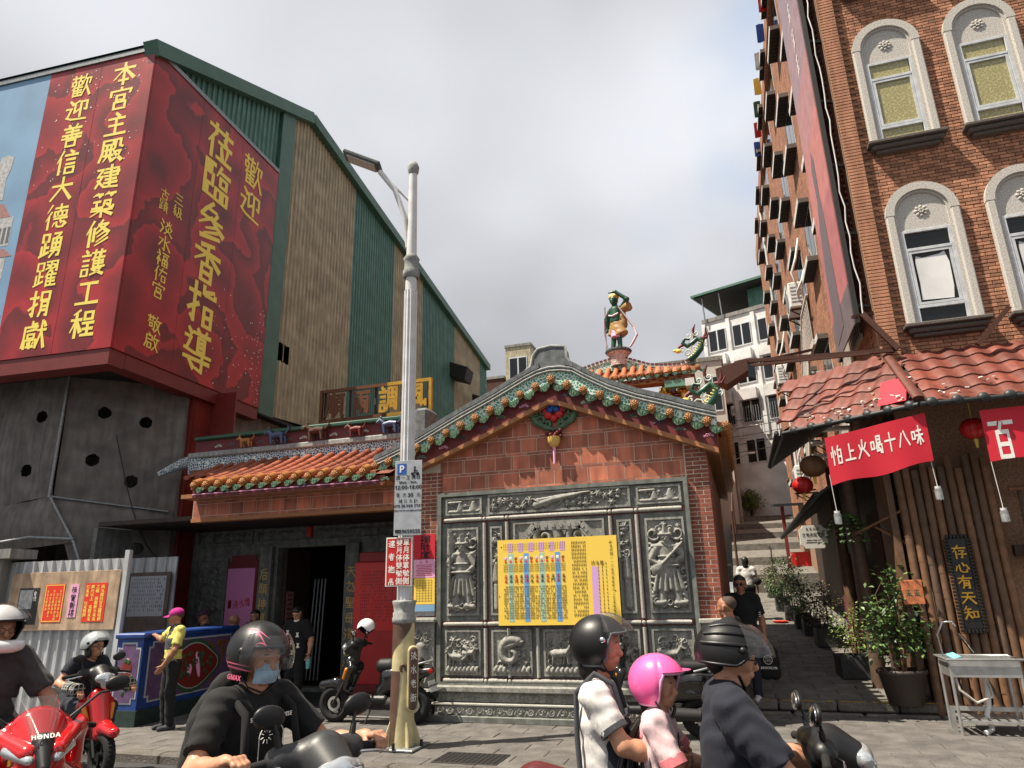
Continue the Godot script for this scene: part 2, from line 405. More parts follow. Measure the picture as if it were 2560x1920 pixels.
# ---------------------------------------------------------------- brush characters, as strokes on a 20 x 20 grid (x right, y down); "X@x0 y0 x1 y1" sets another character into a box
var GL := {
"口": "3 3 17 3 17 18 3 18 3 3", "日": "4 1 16 1 16 19 4 19 4 1;4 10 16 10", "目": "4 1 16 1 16 19 4 19 4 1;4 7 16 7;4 13 16 13", "田": "2 2 18 2 18 18 2 18 2 2;2 10 18 10;10 2 10 18",
"木": "1 6 19 6;10 0 10 20;10 6 1 17;10 6 19 17", "禾": "15 0 4 3;1 7 19 7;10 2 10 20;10 7 1 16;10 7 19 16", "亻": "14 0 2 10;9 6 9 20", "彳": "13 0 3 6;14 6 2 13;9 10 9 20",
"氵": "4 1 13 5;1 8 10 11;2 20 14 12", "扌": "1 5 19 5;11 0 11 19 6 17;1 14 18 10", "辶": "3 1 6 4;0 8 5 8 2 16;1 16 6 18 20 19", "言": "8 0 12 2;1 4 19 4;4 8 16 8;4 12 16 12;4 15 16 15 16 20 4 20 4 15",
"足": "4 1 16 1 16 7 4 7 4 1;10 7 10 17;10 12 17 12;4 11 4 18;1 19 18 16", "隹": "7 0 2 8;5 5 5 20;12 0 13 4;5 5 19 5;5 10 18 10;5 14 18 14;5 19 20 19;12 5 12 19", "艹": "1 10 19 10;6 2 6 18;14 2 14 18",
"宀": "10 0 10 6;1 20 1 7 19 7 18 16", "大": "1 7 19 7;10 0 10 8 1 19;10 8 19 19", "人": "10 0 9 8 1 19;10 7 19 19", "工": "3 3 17 3;10 3 10 18;1 18 19 18", "十": "1 8 19 8;10 0 10 20", "土": "3 8 17 8;10 1 10 19;1 19 19 19",
"本": "1 5 19 5;10 0 10 20;10 5 1 15;10 5 19 15;6 16 14 16", "主": "9 0 12 3;3 5 17 5;4 11 16 11;10 5 10 19;1 19 19 19", "三": "3 3 17 3;4 10 16 10;1 18 19 18", "一": "1 10 19 10", "二": "4 5 16 5;1 16 19 16",
"八": "7 4 1 18;11 2 14 10 19 18", "上": "10 1 10 18;10 9 17 9;1 18 19 18", "天": "3 3 17 3;1 9 19 9;10 3 9 10 1 19;10 9 19 19", "水": "10 0 10 20 7 18;1 6 7 6 1 16;17 4 11 9;11 8 19 18", "心": "3 9 1 16;6 7 7 16 10 18 16 18 16 14;11 4 13 8;16 7 19 13",
"火": "10 0 9 9 1 19;10 9 19 19;4 5 6 10;16 4 13 9", "月": "5 1 5 12 2 19;5 1 16 1 16 19 13 18;5 7 16 7;5 12 16 12", "中": "2 5 18 5 18 13 2 13 2 5;10 0 10 20", "元": "4 3 16 3;1 8 19 8;7 8 6 14 1 19;12 8 12 17 14 19 19 19 19 15",
"古": "1 5 19 5;10 0 10 10;口@3 9 17 20", "后": "16 0 4 3 4 10 1 19;4 7 19 7;口@6 11 18 20", "有": "1 4 19 4;9 0 7 6 1 12;月@5 7 18 20", "百": "1 2 19 2;10 2 8 6;日@3 6 17 20", "石": "1 3 19 3;9 3 1 14;口@6 9 18 19",
"右": "1 4 19 4;9 0 1 13;口@6 9 18 19", "佑": "亻@0 0 8 20;右@7 0 20 20", "又": "3 3 16 3 12 12 2 19;5 6 19 19", "王": "2 2 18 2;3 10 17 10;10 2 10 18;1 18 19 18", "子": "4 2 15 2 10 7;10 7 10 19 7 18;1 10 19 10", "寸": "1 6 19 6;14 0 14 19 10 18;5 10 8 14",
"存": "1 4 19 4;9 0 1 10;5 9 5 20;子@7 7 20 20", "宮": "宀@0 0 20 7;口@5 6 15 12;9 11 9 13;口@3 12 17 20", "止": "10 1 10 18;10 9 17 9;5 7 5 18;1 18 19 18", "立": "9 0 11 3;2 5 18 5;6 8 8 16;14 8 12 16;1 18 19 18",
"殳": "5 1 4 8 1 10;5 1 14 1 14 7 19 8;又@0 10 20 20", "共": "2 5 18 5;6 1 6 12;14 1 14 12;1 12 19 12;7 14 2 19;13 14 18 19", "殿": "2 1 2 12 0 19;2 1 11 1 11 5 2 5;共@3 6 12 20;殳@11 0 20 20",
"建": "1 3 6 3 2 9 6 9 1 18;2 12 8 18 20 19;8 3 19 3 19 9 8 9;7 6 20 6;9 12 18 12;8 15 19 15;13 0 13 18", "竹": "5 0 1 6;3 3 9 3;14 0 11 6;13 3 20 3;6 4 7 8;16 4 17 8", "凡": "5 2 4 12 1 18;5 2 14 2 14 16 19 18 19 14;8 8 11 11", "築": "竹@0 0 20 7;工@1 6 9 13;凡@9 6 20 14;木@0 12 20 20",
"修": "亻@0 0 8 20;7 6 7 16;13 0 8 7;10 3 18 3 9 10;11 4 19 10;17 9 10 13;18 12 10 17;19 15 9 20", "隻": "隹@0 0 20 13;又@0 13 20 20", "護": "言@0 0 8 20;艹@8 0 20 5;隻@8 4 20 20", "程": "禾@0 0 9 20;口@10 1 19 8;王@9 9 20 20",
"雚": "艹@0 0 20 5;口@1 5 9 10;口@11 5 19 10;隹@1 9 20 20", "欠": "7 0 2 9;5 4 18 4 16 9;10 5 9 12 1 20;10 11 19 20", "歡": "雚@0 0 12 20;欠@11 0 20 20", "卬": "8 2 3 4 3 15 9 12;11 3 19 3 19 13 16 12;11 3 11 20", "迎": "卬@6 0 20 16;辶@0 0 20 20",
"善": "6 0 8 3;14 0 12 3;2 3 18 3;4 6 16 6;1 9 19 9;10 3 10 12;5 10 7 12;15 10 13 12;1 12 19 12;口@4 13 16 20", "信": "亻@0 0 8 20;言@7 0 20 20", "德": "彳@0 0 7 20;8 3 19 3;13 0 13 6;8 6 19 6 19 10 8 10 8 6;11 6 11 10;15 6 15 10;8 12 20 12;心@7 12 20 20",
"勇": "5 1 16 1 11 4;4 5 17 5 17 13 4 13 4 5;4 9 17 9;10 4 10 13;2 15 17 15 16 19 13 19;9 13 8 16 2 20", "踴": "足@0 0 9 20;勇@9 0 20 20", "羽": "1 1 9 1 9 18 7 17;2 6 7 9;1 14 8 11;11 1 19 1 19 18 17 17;12 6 17 9;11 14 18 11", "翟": "羽@0 0 20 9;隹@0 8 20 20", "躍": "足@0 0 9 20;翟@9 0 20 20",
"捐": "扌@0 0 8 20;口@9 0 19 8;月@9 8 19 20", "犬": "1 7 19 7;10 0 9 9 1 20;10 8 19 20;14 1 17 4", "獻": "7 0 7 4;7 2 11 2;1 4 12 4;1 4 1 13 0 19;3 7 11 6;口@3 9 11 13;2 14 12 14 12 20;2 14 2 20;5 16 6 18;10 16 9 18;4 19 10 19;7 15 7 20;犬@12 0 20 20",
"莅": "艹@0 0 20 6;亻@0 6 8 20;立@7 6 20 20", "臣": "3 1 3 19 18 19;3 1 18 1;8 1 8 7 16 7 16 13 8 13 8 19;12 1 12 7", "臨": "臣@0 0 9 20;13 0 10 6;12 3 20 3;口@12 5 19 11;口@9 12 15 20;口@15 12 20 20", "參": "10 0 6 4 13 4;5 5 2 9 9 9;14 5 11 9 18 9;10 8 1 14;10 9 19 14;13 12 6 15;15 14 5 18;17 17 3 20",
"香": "14 0 5 2;1 5 19 5;10 1 10 11;10 5 1 11;10 5 19 11;日@4 11 16 20", "匕": "16 2 4 7;4 0 4 8 6 9 18 9 18 6", "指": "扌@0 0 8 20;匕@8 0 20 9;日@10 10 19 20", "首": "5 0 7 3;15 0 13 3;1 4 19 4;10 4 8 7;目@4 7 16 20", "道": "首@6 0 20 16;辶@0 0 20 20", "導": "首@6 0 19 11;3 1 5 3;1 5 5 5 3 10;1 11 8 12 20 12;1 15 19 15;14 12 14 20 10 19;5 16 8 19",
"糸": "11 0 5 5 12 5;13 4 4 10 15 10;10 10 10 19;5 13 2 17;14 13 18 17", "及": "3 2 14 2 12 8 17 8 12 15 4 20;5 2 5 10 1 19;6 9 19 19", "級": "糸@0 0 9 20;及@9 0 20 20", "責": "3 2 17 2;4 5 16 5;1 8 19 8;10 0 10 8;4 9 16 9 16 17 4 17 4 9;4 12 16 12;4 14 16 14;7 17 2 20;13 17 18 20", "蹟": "足@0 0 9 20;責@9 0 20 20",
"炎": "火@2 0 18 10;火@0 9 20 20", "淡": "氵@0 0 7 20;炎@6 0 20 20", "示": "4 2 16 2;1 8 19 8;10 8 10 19;5 11 1 17;15 11 19 17", "礻": "8 0 11 3;2 5 15 5 3 14;9 9 9 20;11 10 16 14", "福": "礻@0 0 8 20;9 2 19 2;口@10 4 18 10;田@9 10 19 20", "敬": "艹@0 0 11 5;4 4 1 10;2 7 11 7 10 18 8 17;口@3 9 8 15;攵@10 0 20 20", "攵": "8 0 3 8;6 5 19 5;15 5 12 13 2 20;6 8 12 15 19 20",
"啟": "5 0 7 3;2 3 10 3 10 8 2 8;2 3 2 12 0 18;口@3 11 10 19;攵@10 0 20 20", "頁": "1 2 19 2;10 2 8 5;4 5 16 5 16 15 4 15 4 5;4 8 16 8;4 12 16 12;7 15 2 20;13 15 18 20", "順": "2 1 2 10 0 19;5 2 5 16;8 0 8 20;頁@9 0 20 20", "雨": "1 2 19 2;3 6 17 6 17 19 14 18;3 6 3 20;10 2 10 19;5 9 8 11;5 13 8 15;12 9 15 11;12 13 15 15",
"周": "4 1 4 12 1 19;4 1 18 1 18 19 15 18;7 5 15 5;11 2 11 9;7 9 15 9;口@7 11 15 17", "調": "言@0 0 8 20;周@8 0 20 20", "風": "4 1 4 12 1 19;4 1 16 1 16 14 20 18 20 14;7 4 14 4;7 8 14 8 14 12 7 12 7 8;10 4 10 16;6 17 15 15;13 13 16 17", "怕": "4 0 4 20;1 6 1 11;7 5 8 9;14 0 12 4;日@10 4 20 20",
"喝": "口@0 4 7 14;日@9 0 19 8;12 8 9 13;10 10 19 10 19 19 16 18;13 11 11 15;13 12 16 15;10 16 17 16", "未": "4 5 16 5;1 10 19 10;10 0 10 20;10 10 2 18;10 10 18 18", "味": "口@0 4 7 14;未@7 0 20 20", "知": "5 0 1 6;4 4 10 4;1 9 11 9;6 4 6 10 1 19;6 11 10 17;口@12 6 20 17",
"顯": "日@1 0 9 7;3 7 1 10 4 11;8 7 6 10 9 11;1 13 0 17;3 13 4 17;6 13 7 17;9 13 10 17;頁@10 0 20 20", "申": "3 4 17 4 17 14 3 14 3 4;3 9 17 9;10 0 10 20", "神": "礻@0 0 8 20;申@8 0 20 20", "靈": "雨@1 0 19 9;口@1 9 6 13;口@7 9 13 13;口@14 9 19 13;工@3 13 17 20", "門": "1 1 1 20;1 1 8 1 8 8 1 8;1 4 8 4;12 1 12 8 19 8;12 1 19 1 19 20 17 19;12 4 19 4", "間": "門@0 0 20 20;日@6 10 14 20",
"傳": "亻@0 0 7 20;8 2 20 2;10 4 18 4 18 9 10 9 10 4;10 6 18 6;14 0 14 12;8 12 20 12;寸@8 11 20 20", "為": "6 0 8 3;1 4 12 4 2 14;8 4 16 4 14 8 18 8 16 12 19 12 17 19 14 18;4 15 3 18;7 15 8 18;11 15 12 18", "聖": "1 2 10 2;3 2 3 11;8 2 8 12;3 5 8 5;3 8 8 8;1 11 10 10;口@11 2 19 10;王@2 11 18 20", "母": "6 2 4 17 18 17;6 2 16 2 15 20;1 10 20 10;10 5 11 7;10 12 11 14", "每": "6 0 2 5;4 3 18 3;母@1 4 20 20",
"海": "氵@0 0 7 20;每@7 0 20 20", "島": "10 0 7 3;4 3 15 3 15 9 4 9;4 6 15 6;4 3 4 12;4 12 19 12 18 19 15 19;山@3 13 15 20", "山": "10 1 10 18;2 6 2 18 18 18;18 6 18 18", "度": "10 0 11 3;3 3 19 3;3 3 3 12 1 19;5 7 18 7;8 5 8 10 15 10;15 5 15 10;又@5 11 19 20", "渡": "氵@0 0 7 20;度@6 0 20 20",
"單": "口@2 0 9 5;口@11 0 18 5;田@3 5 17 14;1 16 19 16;10 13 10 20", "亭": "10 0 10 3;2 3 18 3;口@6 4 14 9;2 14 2 10 18 10 18 14;5 13 15 13;10 13 10 20 7 19", "停": "亻@0 0 7 20;亭@6 0 20 20", "號": "口@1 1 9 7;1 9 11 9;4 9 3 13 9 13 8 19 6 18;16 0 16 5;11 5 20 5;11 5 11 12 9 18;16 8 19 8;13 11 12 19;17 11 17 18 20 18", "側": "亻@0 0 6 20;目@6 1 13 14;8 15 6 19;11 15 13 19;15 3 15 14;19 0 19 19 16 18", "雙": "隹@0 0 10 13;隹@10 0 20 13;又@1 12 19 20",
"韋": "5 2 17 2;10 0 9 5;1 5 19 5;口@4 6 16 11;2 13 18 13;1 17 19 17;10 11 10 20", "違": "韋@6 0 20 16;辶@0 0 20 20", "者": "3 4 15 4;9 0 9 8;1 8 19 8;17 2 2 14;日@5 11 17 20", "拖": "扌@0 0 8 20;11 0 8 7;10 4 20 4;9 8 19 7 19 13;13 5 13 15;9 10 9 18 11 19 20 19 20 15", "吊": "口@5 0 15 7;3 18 3 10 17 10 17 17 14 16;10 7 10 20", "週": "周@6 0 20 16;辶@0 0 20 20", "至": "2 2 18 2;9 2 5 8 15 7;13 5 16 9;3 13 17 13;10 9 10 19;1 19 19 19", "次": "2 3 5 6;1 16 6 11;欠@6 0 20 20",
"隔": "2 1 2 20;2 1 7 1 5 6 7 11 3 13;9 1 20 1;口@11 3 18 8;9 20 9 10 19 10 19 20;14 12 14 19;11 14 17 14", "另": "口@4 0 16 8;2 11 17 11 16 19 13 19;9 8 8 13 2 20", "計": "言@0 0 9 20;9 8 20 8;15 0 15 20", "財": "2 1 8 1 8 13 2 13 2 1;2 5 8 5;2 9 8 9;4 13 1 19;7 13 9 18;10 6 20 6;16 0 16 19 13 18;16 7 9 15", "庫": "10 0 11 3;3 3 19 3;3 3 3 12 0 19;5 6 19 6;日@7 8 17 15;5 17 20 17;12 5 12 20",
"補": "礻@0 0 8 20;9 4 20 4;10 20 10 7 19 7 19 19;10 11 19 11;10 15 19 15;14 0 14 20;17 0 19 2", "公": "7 2 1 10;12 2 19 10;10 9 5 17 15 16;13 13 17 19", "告": "6 0 3 5;4 4 17 4;10 0 10 9;1 9 19 9;口@4 11 16 20", "恭": "2 3 18 3;6 0 6 8;14 0 14 8;1 8 19 8;6 8 2 13;14 8 18 13;10 11 10 19 8 18;4 13 3 17;13 12 15 15;16 11 18 14", "賀": "1 3 9 3 8 8;5 0 4 5 1 8;口@11 1 19 8;責@3 7 17 20", "新": "1 3 10 3;5 0 6 3;1 7 10 7;3 4 4 6;8 4 7 6;1 11 10 11;5 7 5 20;5 12 1 17;6 12 10 16;18 0 12 3 12 12 10 19;12 7 20 7;16 7 16 20", "禧": "礻@0 0 7 20;8 2 20 2;14 0 14 5;9 5 19 5;口@10 7 18 11;8 13 20 13;口@10 15 18 20",
"維": "糸@0 0 9 20;隹@9 0 20 20", "款": "1 2 10 2;5 0 5 5;2 5 9 5;2 8 9 8;1 11 10 11;5 11 5 19;2 14 1 17;8 14 10 17;欠@10 0 20 20", "台": "9 1 4 8 15 7;13 4 17 9;口@4 11 16 19", "以": "4 3 4 15 9 11;10 4 12 8;17 2 16 11 8 19;15 13 19 19", "感": "3 3 17 3;3 3 3 9 1 13;5 6 11 6;口@5 8 11 12;13 0 17 12;心@2 12 19 20", "謝": "言@0 0 7 20;8 2 13 2 13 18;8 2 8 14;8 6 13 6;8 10 13 10;7 14 14 13;寸@13 2 20 20", "萬": "艹@0 0 20 5;4 5 16 5 16 11 4 11 4 5;4 8 16 8;2 20 2 13 18 13 18 19;10 5 10 17;6 17 14 16",
"民": "4 2 17 2 17 8 4 8;4 2 4 19 10 16;4 12 18 12;11 8 14 17 19 19", "國": "1 1 19 1 19 19 1 19 1 1;4 5 16 5;口@4 8 10 12;4 15 11 14;12 3 16 16", "年": "6 0 2 6;5 3 18 3;5 8 17 8;5 8 5 13;1 13 19 13;11 3 11 20", "生": "5 1 2 8;4 5 17 5;10 0 10 19;4 12 16 12;1 19 19 19", "媽": "1 6 8 6;5 0 2 12 8 19;7 6 1 19;10 2 10 13 19 13 18 19 16 19;10 2 18 2;10 6 18 6;10 9 18 9;14 2 14 13;9 16 9 18;12 15 13 18;15 15 16 18", "老": "3 4 15 4;9 0 9 8;1 8 19 8;17 2 2 14;16 11 8 14;8 10 8 18 10 19 18 19 18 16", "街": "彳@0 0 6 20;6 4 12 4;9 1 9 9;5 9 13 9;6 13 12 13;9 10 9 18;5 18 13 18;14 3 20 3;13 8 20 8;17 8 17 19 15 18",
"美": "6 0 8 3;14 0 12 3;2 4 18 4;4 7 16 7;1 10 19 10;10 4 10 13;1 14 19 14;10 13 1 20;10 14 19 20", "術": "彳@0 0 6 20;6 6 13 6;9 1 9 19;9 6 6 15;10 6 13 14;11 2 13 4;14 3 20 3;13 8 20 8;17 8 17 19 15 18", "展": "3 1 18 1 18 5 3 5;3 1 3 12 1 19;5 9 18 9;9 6 9 13;14 6 14 13;4 13 20 13;7 13 7 19 11 17;17 14 12 16;10 13 18 20", "覽": "臣@0 0 9 8;13 0 10 4;12 3 19 3;口@11 4 19 8;目@4 8 16 16;8 16 2 20;12 16 12 19 18 19", "館": "5 0 0 6;5 0 9 5;2 6 8 6 8 12 2 12 2 19 8 16;2 9 8 9;14 0 14 3;10 7 10 3 20 3 20 6;11 6 11 20;11 6 18 6 18 11 11 11;11 14 19 14 19 19 11 19", "自": "10 0 8 4;目@3 3 17 20", "性": "4 0 4 20;1 6 1 11;7 5 8 9;生@8 0 20 20"}

var _gcache := {}
func glyph_strokes(ch: String) -> Array:
	if _gcache.has(ch): return _gcache[ch]
	var res := []
	if GL.has(ch):
		for item in (GL[ch] as String).split(";"):
			if item.contains("@"):
				var q: PackedStringArray = item.split("@")
				var b: PackedFloat64Array = q[1].split_floats(" ")
				for s in glyph_strokes(q[0]):
					var t := PackedVector2Array()
					for p in s: t.append(Vector2(b[0] + p.x / 20.0 * (b[2] - b[0]), b[1] + p.y / 20.0 * (b[3] - b[1])))
					res.append(t)
			else:
				var f: PackedFloat64Array = item.split_floats(" ")
				var t := PackedVector2Array()
				for i in f.size() / 2: t.append(Vector2(f[2 * i], f[2 * i + 1]))
				res.append(t)
	else: # too small in the photograph to read: a few crossing strokes
		for k in 3: res.append(PackedVector2Array([Vector2(3, 4 + 6 * k), Vector2(17, 4 + 6 * k)]))
		res.append(PackedVector2Array([Vector2(10, 1), Vector2(10, 19)])); res.append(PackedVector2Array([Vector2(9, 10), Vector2(2, 19)])); res.append(PackedVector2Array([Vector2(11, 10), Vector2(18, 19)]))
	_gcache[ch] = res
	return res

# one character: o is its top left corner, rx and dn are the full width and height vectors, w the stroke width in grid units, style 1 is brushed (swelling strokes), 0 is even
func put_glyph(mb: MB, ch: String, o: Vector3, rx: Vector3, dn: Vector3, w := 1.9, style := 1, thick := 0.0):
	var nrm := dn.cross(rx).normalized()
	var lift := 0.0
	var ss := glyph_strokes(ch)
	if ss.size() > 16: w *= 0.78
	elif ss.size() > 12: w *= 0.88
	for s in ss:
		lift += 0.0003
		var n: int = s.size()
		for i in n - 1:
			var a: Vector2 = s[i]; var b: Vector2 = s[i + 1]
			var d := (b - a).normalized(); var e := Vector2(-d.y, d.x)
			var horiz: float = absf(d.x)
			var wa := w * 0.5; var wb := w * 0.5
			if style == 1:
				wa = w * (0.52 - 0.1 * horiz); wb = w * (0.5 - 0.1 * horiz)
				if i == n - 2 and n == 2: wb = w * (0.72 if d.y > 0.3 and d.x > 0.1 else (0.22 if d.y > 0.3 and d.x < -0.2 else 0.55))
			var aa := a - d * wa * 0.7; var bb := b + d * wb * 0.7
			var q := [aa + e * wa, bb + e * wb, bb - e * wb, aa - e * wa]
			var w3 := []
			for p in q: w3.append(o + rx * (p.x / 20.0) + dn * (p.y / 20.0) + nrm * (lift + 0.00015 * i + thick))
			mb.quad(w3[0], w3[1], w3[2], w3[3])
			if thick > 0.0:
				for k in 4: mb.quad(w3[k] - nrm * thick, w3[(k + 1) % 4] - nrm * thick, w3[(k + 1) % 4], w3[k])

# a column (or a row) of characters
func put_text(mb: MB, txt: String, o: Vector3, rx: Vector3, dn: Vector3, step: Vector3, w := 1.9, style := 1, thick := 0.0):
	for i in txt.length():
		if txt[i] != " ": put_glyph(mb, txt[i], o + step * i, rx, dn, w, style, thick)

# ---------------------------------------------------------------- small shared shapes
func curve_y(pts: Array,x: float) -> float: # piecewise linear through [x,y] pairs
	if x <= pts[0][0]: return pts[0][1] + (x - pts[0][0]) * (pts[1][1] - pts[0][1]) / (pts[1][0] - pts[0][0])
	for i in pts.size() - 1:
		if x <= pts[i + 1][0]: return lerpf(pts[i][1],pts[i + 1][1],(x - pts[i][0]) / (pts[i + 1][0] - pts[i][0]))
	var k := pts.size() - 1
	return pts[k][1] + (x - pts[k][0]) * (pts[k][1] - pts[k - 1][1]) / (pts[k][0] - pts[k - 1][0])

func spiral(cx: float,cy: float,r: float,a0: float,turns: float,n := 14) -> Array:
	var p := []
	for i in n:
		var t := float(i) / (n - 1)
		var q := r * (1.0 - 0.82 * t)
		p.append(Vector2(cx + cos(a0 + TAU * turns * t) * q,cy + sin(a0 + TAU * turns * t) * q))
	return p

# carved relief: strokes [points,radius at start,radius at end,height] raised from a ground plane,as one height field
func relief(mb: MB,x0: float,x1: float,y0: float,y1: float,z: float,strokes: Array,cell := 0.012,rough := 0.0008):
	var nx := int(ceil((x1 - x0) / cell)) + 1; var ny := int(ceil((y1 - y0) / cell)) + 1
	var dx := (x1 - x0) / (nx - 1); var dy := (y1 - y0) / (ny - 1)
	var hh := PackedFloat32Array(); hh.resize(nx * ny)
	for s in strokes:
		var pts: Array = s[0]; var m := pts.size()
		for k in maxi(m - 1,1):
			var a: Vector2 = pts[k]; var b: Vector2 = pts[mini(k + 1,m - 1)]
			var ra: float = lerpf(s[1],s[2],float(k) / maxi(m - 1,1)); var rb: float = lerpf(s[1],s[2],float(k + 1) / maxi(m - 1,1))
			var rm := maxf(ra,rb); var ab := b - a; var l2 := maxf(ab.length_squared(),1e-9)
			var i0 := maxi(0,int((minf(a.x,b.x) - rm - x0) / dx)); var i1 := mini(nx - 1,int((maxf(a.x,b.x) + rm - x0) / dx) + 1)
			var j0 := maxi(0,int((minf(a.y,b.y) - rm - y0) / dy)); var j1 := mini(ny - 1,int((maxf(a.y,b.y) + rm - y0) / dy) + 1)
			for j in range(j0,j1 + 1):
				for i in range(i0,i1 + 1):
					var p := Vector2(x0 + i * dx,y0 + j * dy)
					var t := clampf((p - a).dot(ab) / l2,0.0,1.0)
					var r := lerpf(ra,rb,t)
					var d := (p - a - ab * t).length() / r
					if d < 1.0:
						var h: float = s[3] * sqrt(1.0 - d * d * 0.92)
						if h > hh[j * nx + i]: hh[j * nx + i] = h
	var pp := []
	pp.resize(nx * ny)
	for j in ny:
		for i in nx:
			var e := 0.0 if (i == 0 or j == 0 or i == nx - 1 or j == ny - 1) else rng.randf() * rough
			pp[j * nx + i] = V(x0 + i * dx,y0 + j * dy,z + hh[j * nx + i] + e)
	mb.grid(pp,nx,ny)

func leaves_strokes(cx: float,cy: float,r: float,n: int,h: float) -> Array: # a blossom or clump
	var o := []
	for k in n:
		var a := TAU * k / n + rr(-0.2,0.2)
		o.append([[Vector2(cx + cos(a) * r * 0.3,cy + sin(a) * r * 0.3),Vector2(cx + cos(a) * r,cy + sin(a) * r)],r * 0.34,r * 0.2,h * rr(0.7,1.0)])
	o.append([[Vector2(cx,cy),Vector2(cx + 0.001,cy)],r * 0.3,r * 0.3,h * 1.15])
	return o

func warrior(x: float,y: float,s: float,mir: float) -> Array: # standing guardian in armour with flying ribbons,feet at y
	var o := []
	var f := func(px: float,py: float) -> Vector2: return Vector2(x + px * s * mir,y + py * s)
	var st := func(l: Array,r0: float,r1: float,h: float):
		var p := []
		for q in l: p.append(f.call(q[0],q[1]))
		o.append([p,r0 * s,r1 * s,h * s])
	st.call([[-0.12,0.06],[-0.1,0.28],[-0.05,0.5]],0.06,0.09,0.09); st.call([[0.14,0.05],[0.12,0.26],[0.04,0.5]],0.06,0.09,0.09)
	st.call([[-0.2,0.03],[-0.08,0.05]],0.05,0.05,0.1); st.call([[0.1,0.03],[0.24,0.04]],0.05,0.05,0.1)
	st.call([[0.0,0.5],[0.0,0.68]],0.16,0.14,0.12); st.call([[0.0,0.68],[0.0,0.86]],0.15,0.17,0.13)
	for k in 6: st.call([[-0.15 + 0.06 * k,0.52],[-0.22 + 0.088 * k,0.22 + 0.03 * (k % 2)]],0.03,0.045,0.12)
	st.call([[-0.17,0.6],[0.17,0.6]],0.03,0.03,0.15); st.call([[-0.12,0.74],[0.12,0.74]],0.02,0.02,0.15)
	st.call([[-0.16,0.86],[-0.25,0.7],[-0.1,0.6]],0.075,0.05,0.14); st.call([[0.16,0.86],[0.27,0.74],[0.14,0.66]],0.075,0.05,0.14)
	st.call([[-0.2,0.9],[0.2,0.9]],0.05,0.05,0.13)
	st.call([[0.0,0.98],[0.0,1.04]],0.075,0.085,0.15); st.call([[-0.03,0.96],[0.02,0.9]],0.05,0.02,0.15)
	st.call([[-0.08,1.08],[0.08,1.08]],0.035,0.035,0.17); st.call([[0.0,1.08],[0.0,1.24]],0.075,0.012,0.16)
	st.call([[-0.03,1.03],[-0.025,1.03]],0.02,0.02,0.19); st.call([[0.03,1.03],[0.035,1.03]],0.02,0.02,0.19); st.call([[0.0,1.0],[0.0,0.99]],0.018,0.018,0.195)
	for sg in [-1.0,1.0]: # ribbons
		for lp in [[0.19,1.1,0.13,2.6],[0.26,0.86,0.1,0.4],[0.24,0.5,0.09,3.6],[0.27,0.24,0.1,1.2]]:
			var ring := []
			for q in spiral(lp[0],lp[1],lp[2],lp[3],1.15,16): ring.append([q.x * sg,q.y])
			st.call(ring,0.026,0.016,0.085)
		st.call([[sg * 0.2,0.9],[sg * 0.33,0.8],[sg * 0.3,0.6],[sg * 0.36,0.42],[sg * 0.28,0.28],[sg * 0.34,0.14]],0.035,0.02,0.09)
		st.call([[sg * 0.3,0.1],[sg * 0.22,0.16],[sg * 0.3,0.2]],0.05,0.03,0.08)
	if mir > 0: # a lute held across
		st.call([[-0.14,0.56],[-0.08,0.62]],0.13,0.11,0.15); st.call([[-0.06,0.63],[0.3,0.98]],0.04,0.022,0.18); st.call([[0.26,0.99],[0.33,0.95]],0.025,0.025,0.18)
	else: # a furled canopy on a staff
		st.call([[0.22,0.2],[0.2,0.8],[0.21,1.1]],0.022,0.022,0.16); st.call([[0.21,0.92],[0.22,1.2]],0.085,0.05,0.15); st.call([[0.22,1.2],[0.22,1.3]],0.05,0.01,0.14)
	for k in 7: # rocks and waves under the feet
		for q in [spiral(f.call(-0.3 + 0.1 * k,0.0).x,f.call(0,0.02 + 0.03 * (k % 2)).y,0.06 * s,k,1.3)]: o.append([q,0.02 * s,0.012 * s,0.08 * s])
	return o

func foliage(x0: float,x1: float,y0: float,y1: float,n: int,r: float,h: float) -> Array: # crowded leaves,curls and stems
	var o := []
	for k in n:
		var cx := rr(x0,x1); var cy := rr(y0,y1)
		if k % 3 == 0: o.append_array(leaves_strokes(cx,cy,r * rr(0.7,1.2),6,h))
		elif k % 3 == 1: o.append([spiral(cx,cy,r * rr(0.8,1.5),rr(0,6),1.2),r * 0.28,r * 0.12,h * rr(0.5,0.9)])
		else: o.append([[Vector2(cx,cy),Vector2(cx + rr(-2,2) * r,cy + rr(-1,1) * r),Vector2(cx + rr(-3,3) * r,cy + rr(-1.5,1.5) * r)],r * 0.22,r * 0.14,h * 0.6])
	return o

func beast(x: float,y: float,s: float,mir: float,h: float) -> Array: # grazing animal
	var o := []
	var l := [[[-0.3,0.45,0.3,0.5],0.2,0.18,1.0],[[0.3,0.5,0.5,0.75],0.1,0.1,1.1],[[0.5,0.78,0.66,0.68],0.1,0.06,1.2],[[0.46,0.85,0.4,1.05],0.035,0.02,1.0],[[0.54,0.86,0.56,1.04],0.035,0.02,1.0],
		[[-0.32,0.4,-0.36,0.0],0.09,0.05,0.9],[[-0.16,0.36,-0.12,0.0],0.08,0.05,0.7],[[0.2,0.4,0.16,0.0],0.08,0.05,0.7],[[0.34,0.42,0.4,0.0],0.08,0.05,0.9],[[-0.45,0.55,-0.6,0.3],0.05,0.02,0.8]]
	for q in l:
		var c: Array = q[0]
		o.append([[Vector2(x + c[0] * s * mir,y + c[1] * s),Vector2(x + c[2] * s * mir,y + c[3] * s)],q[1] * s,q[2] * s,q[3] * h])
	return o

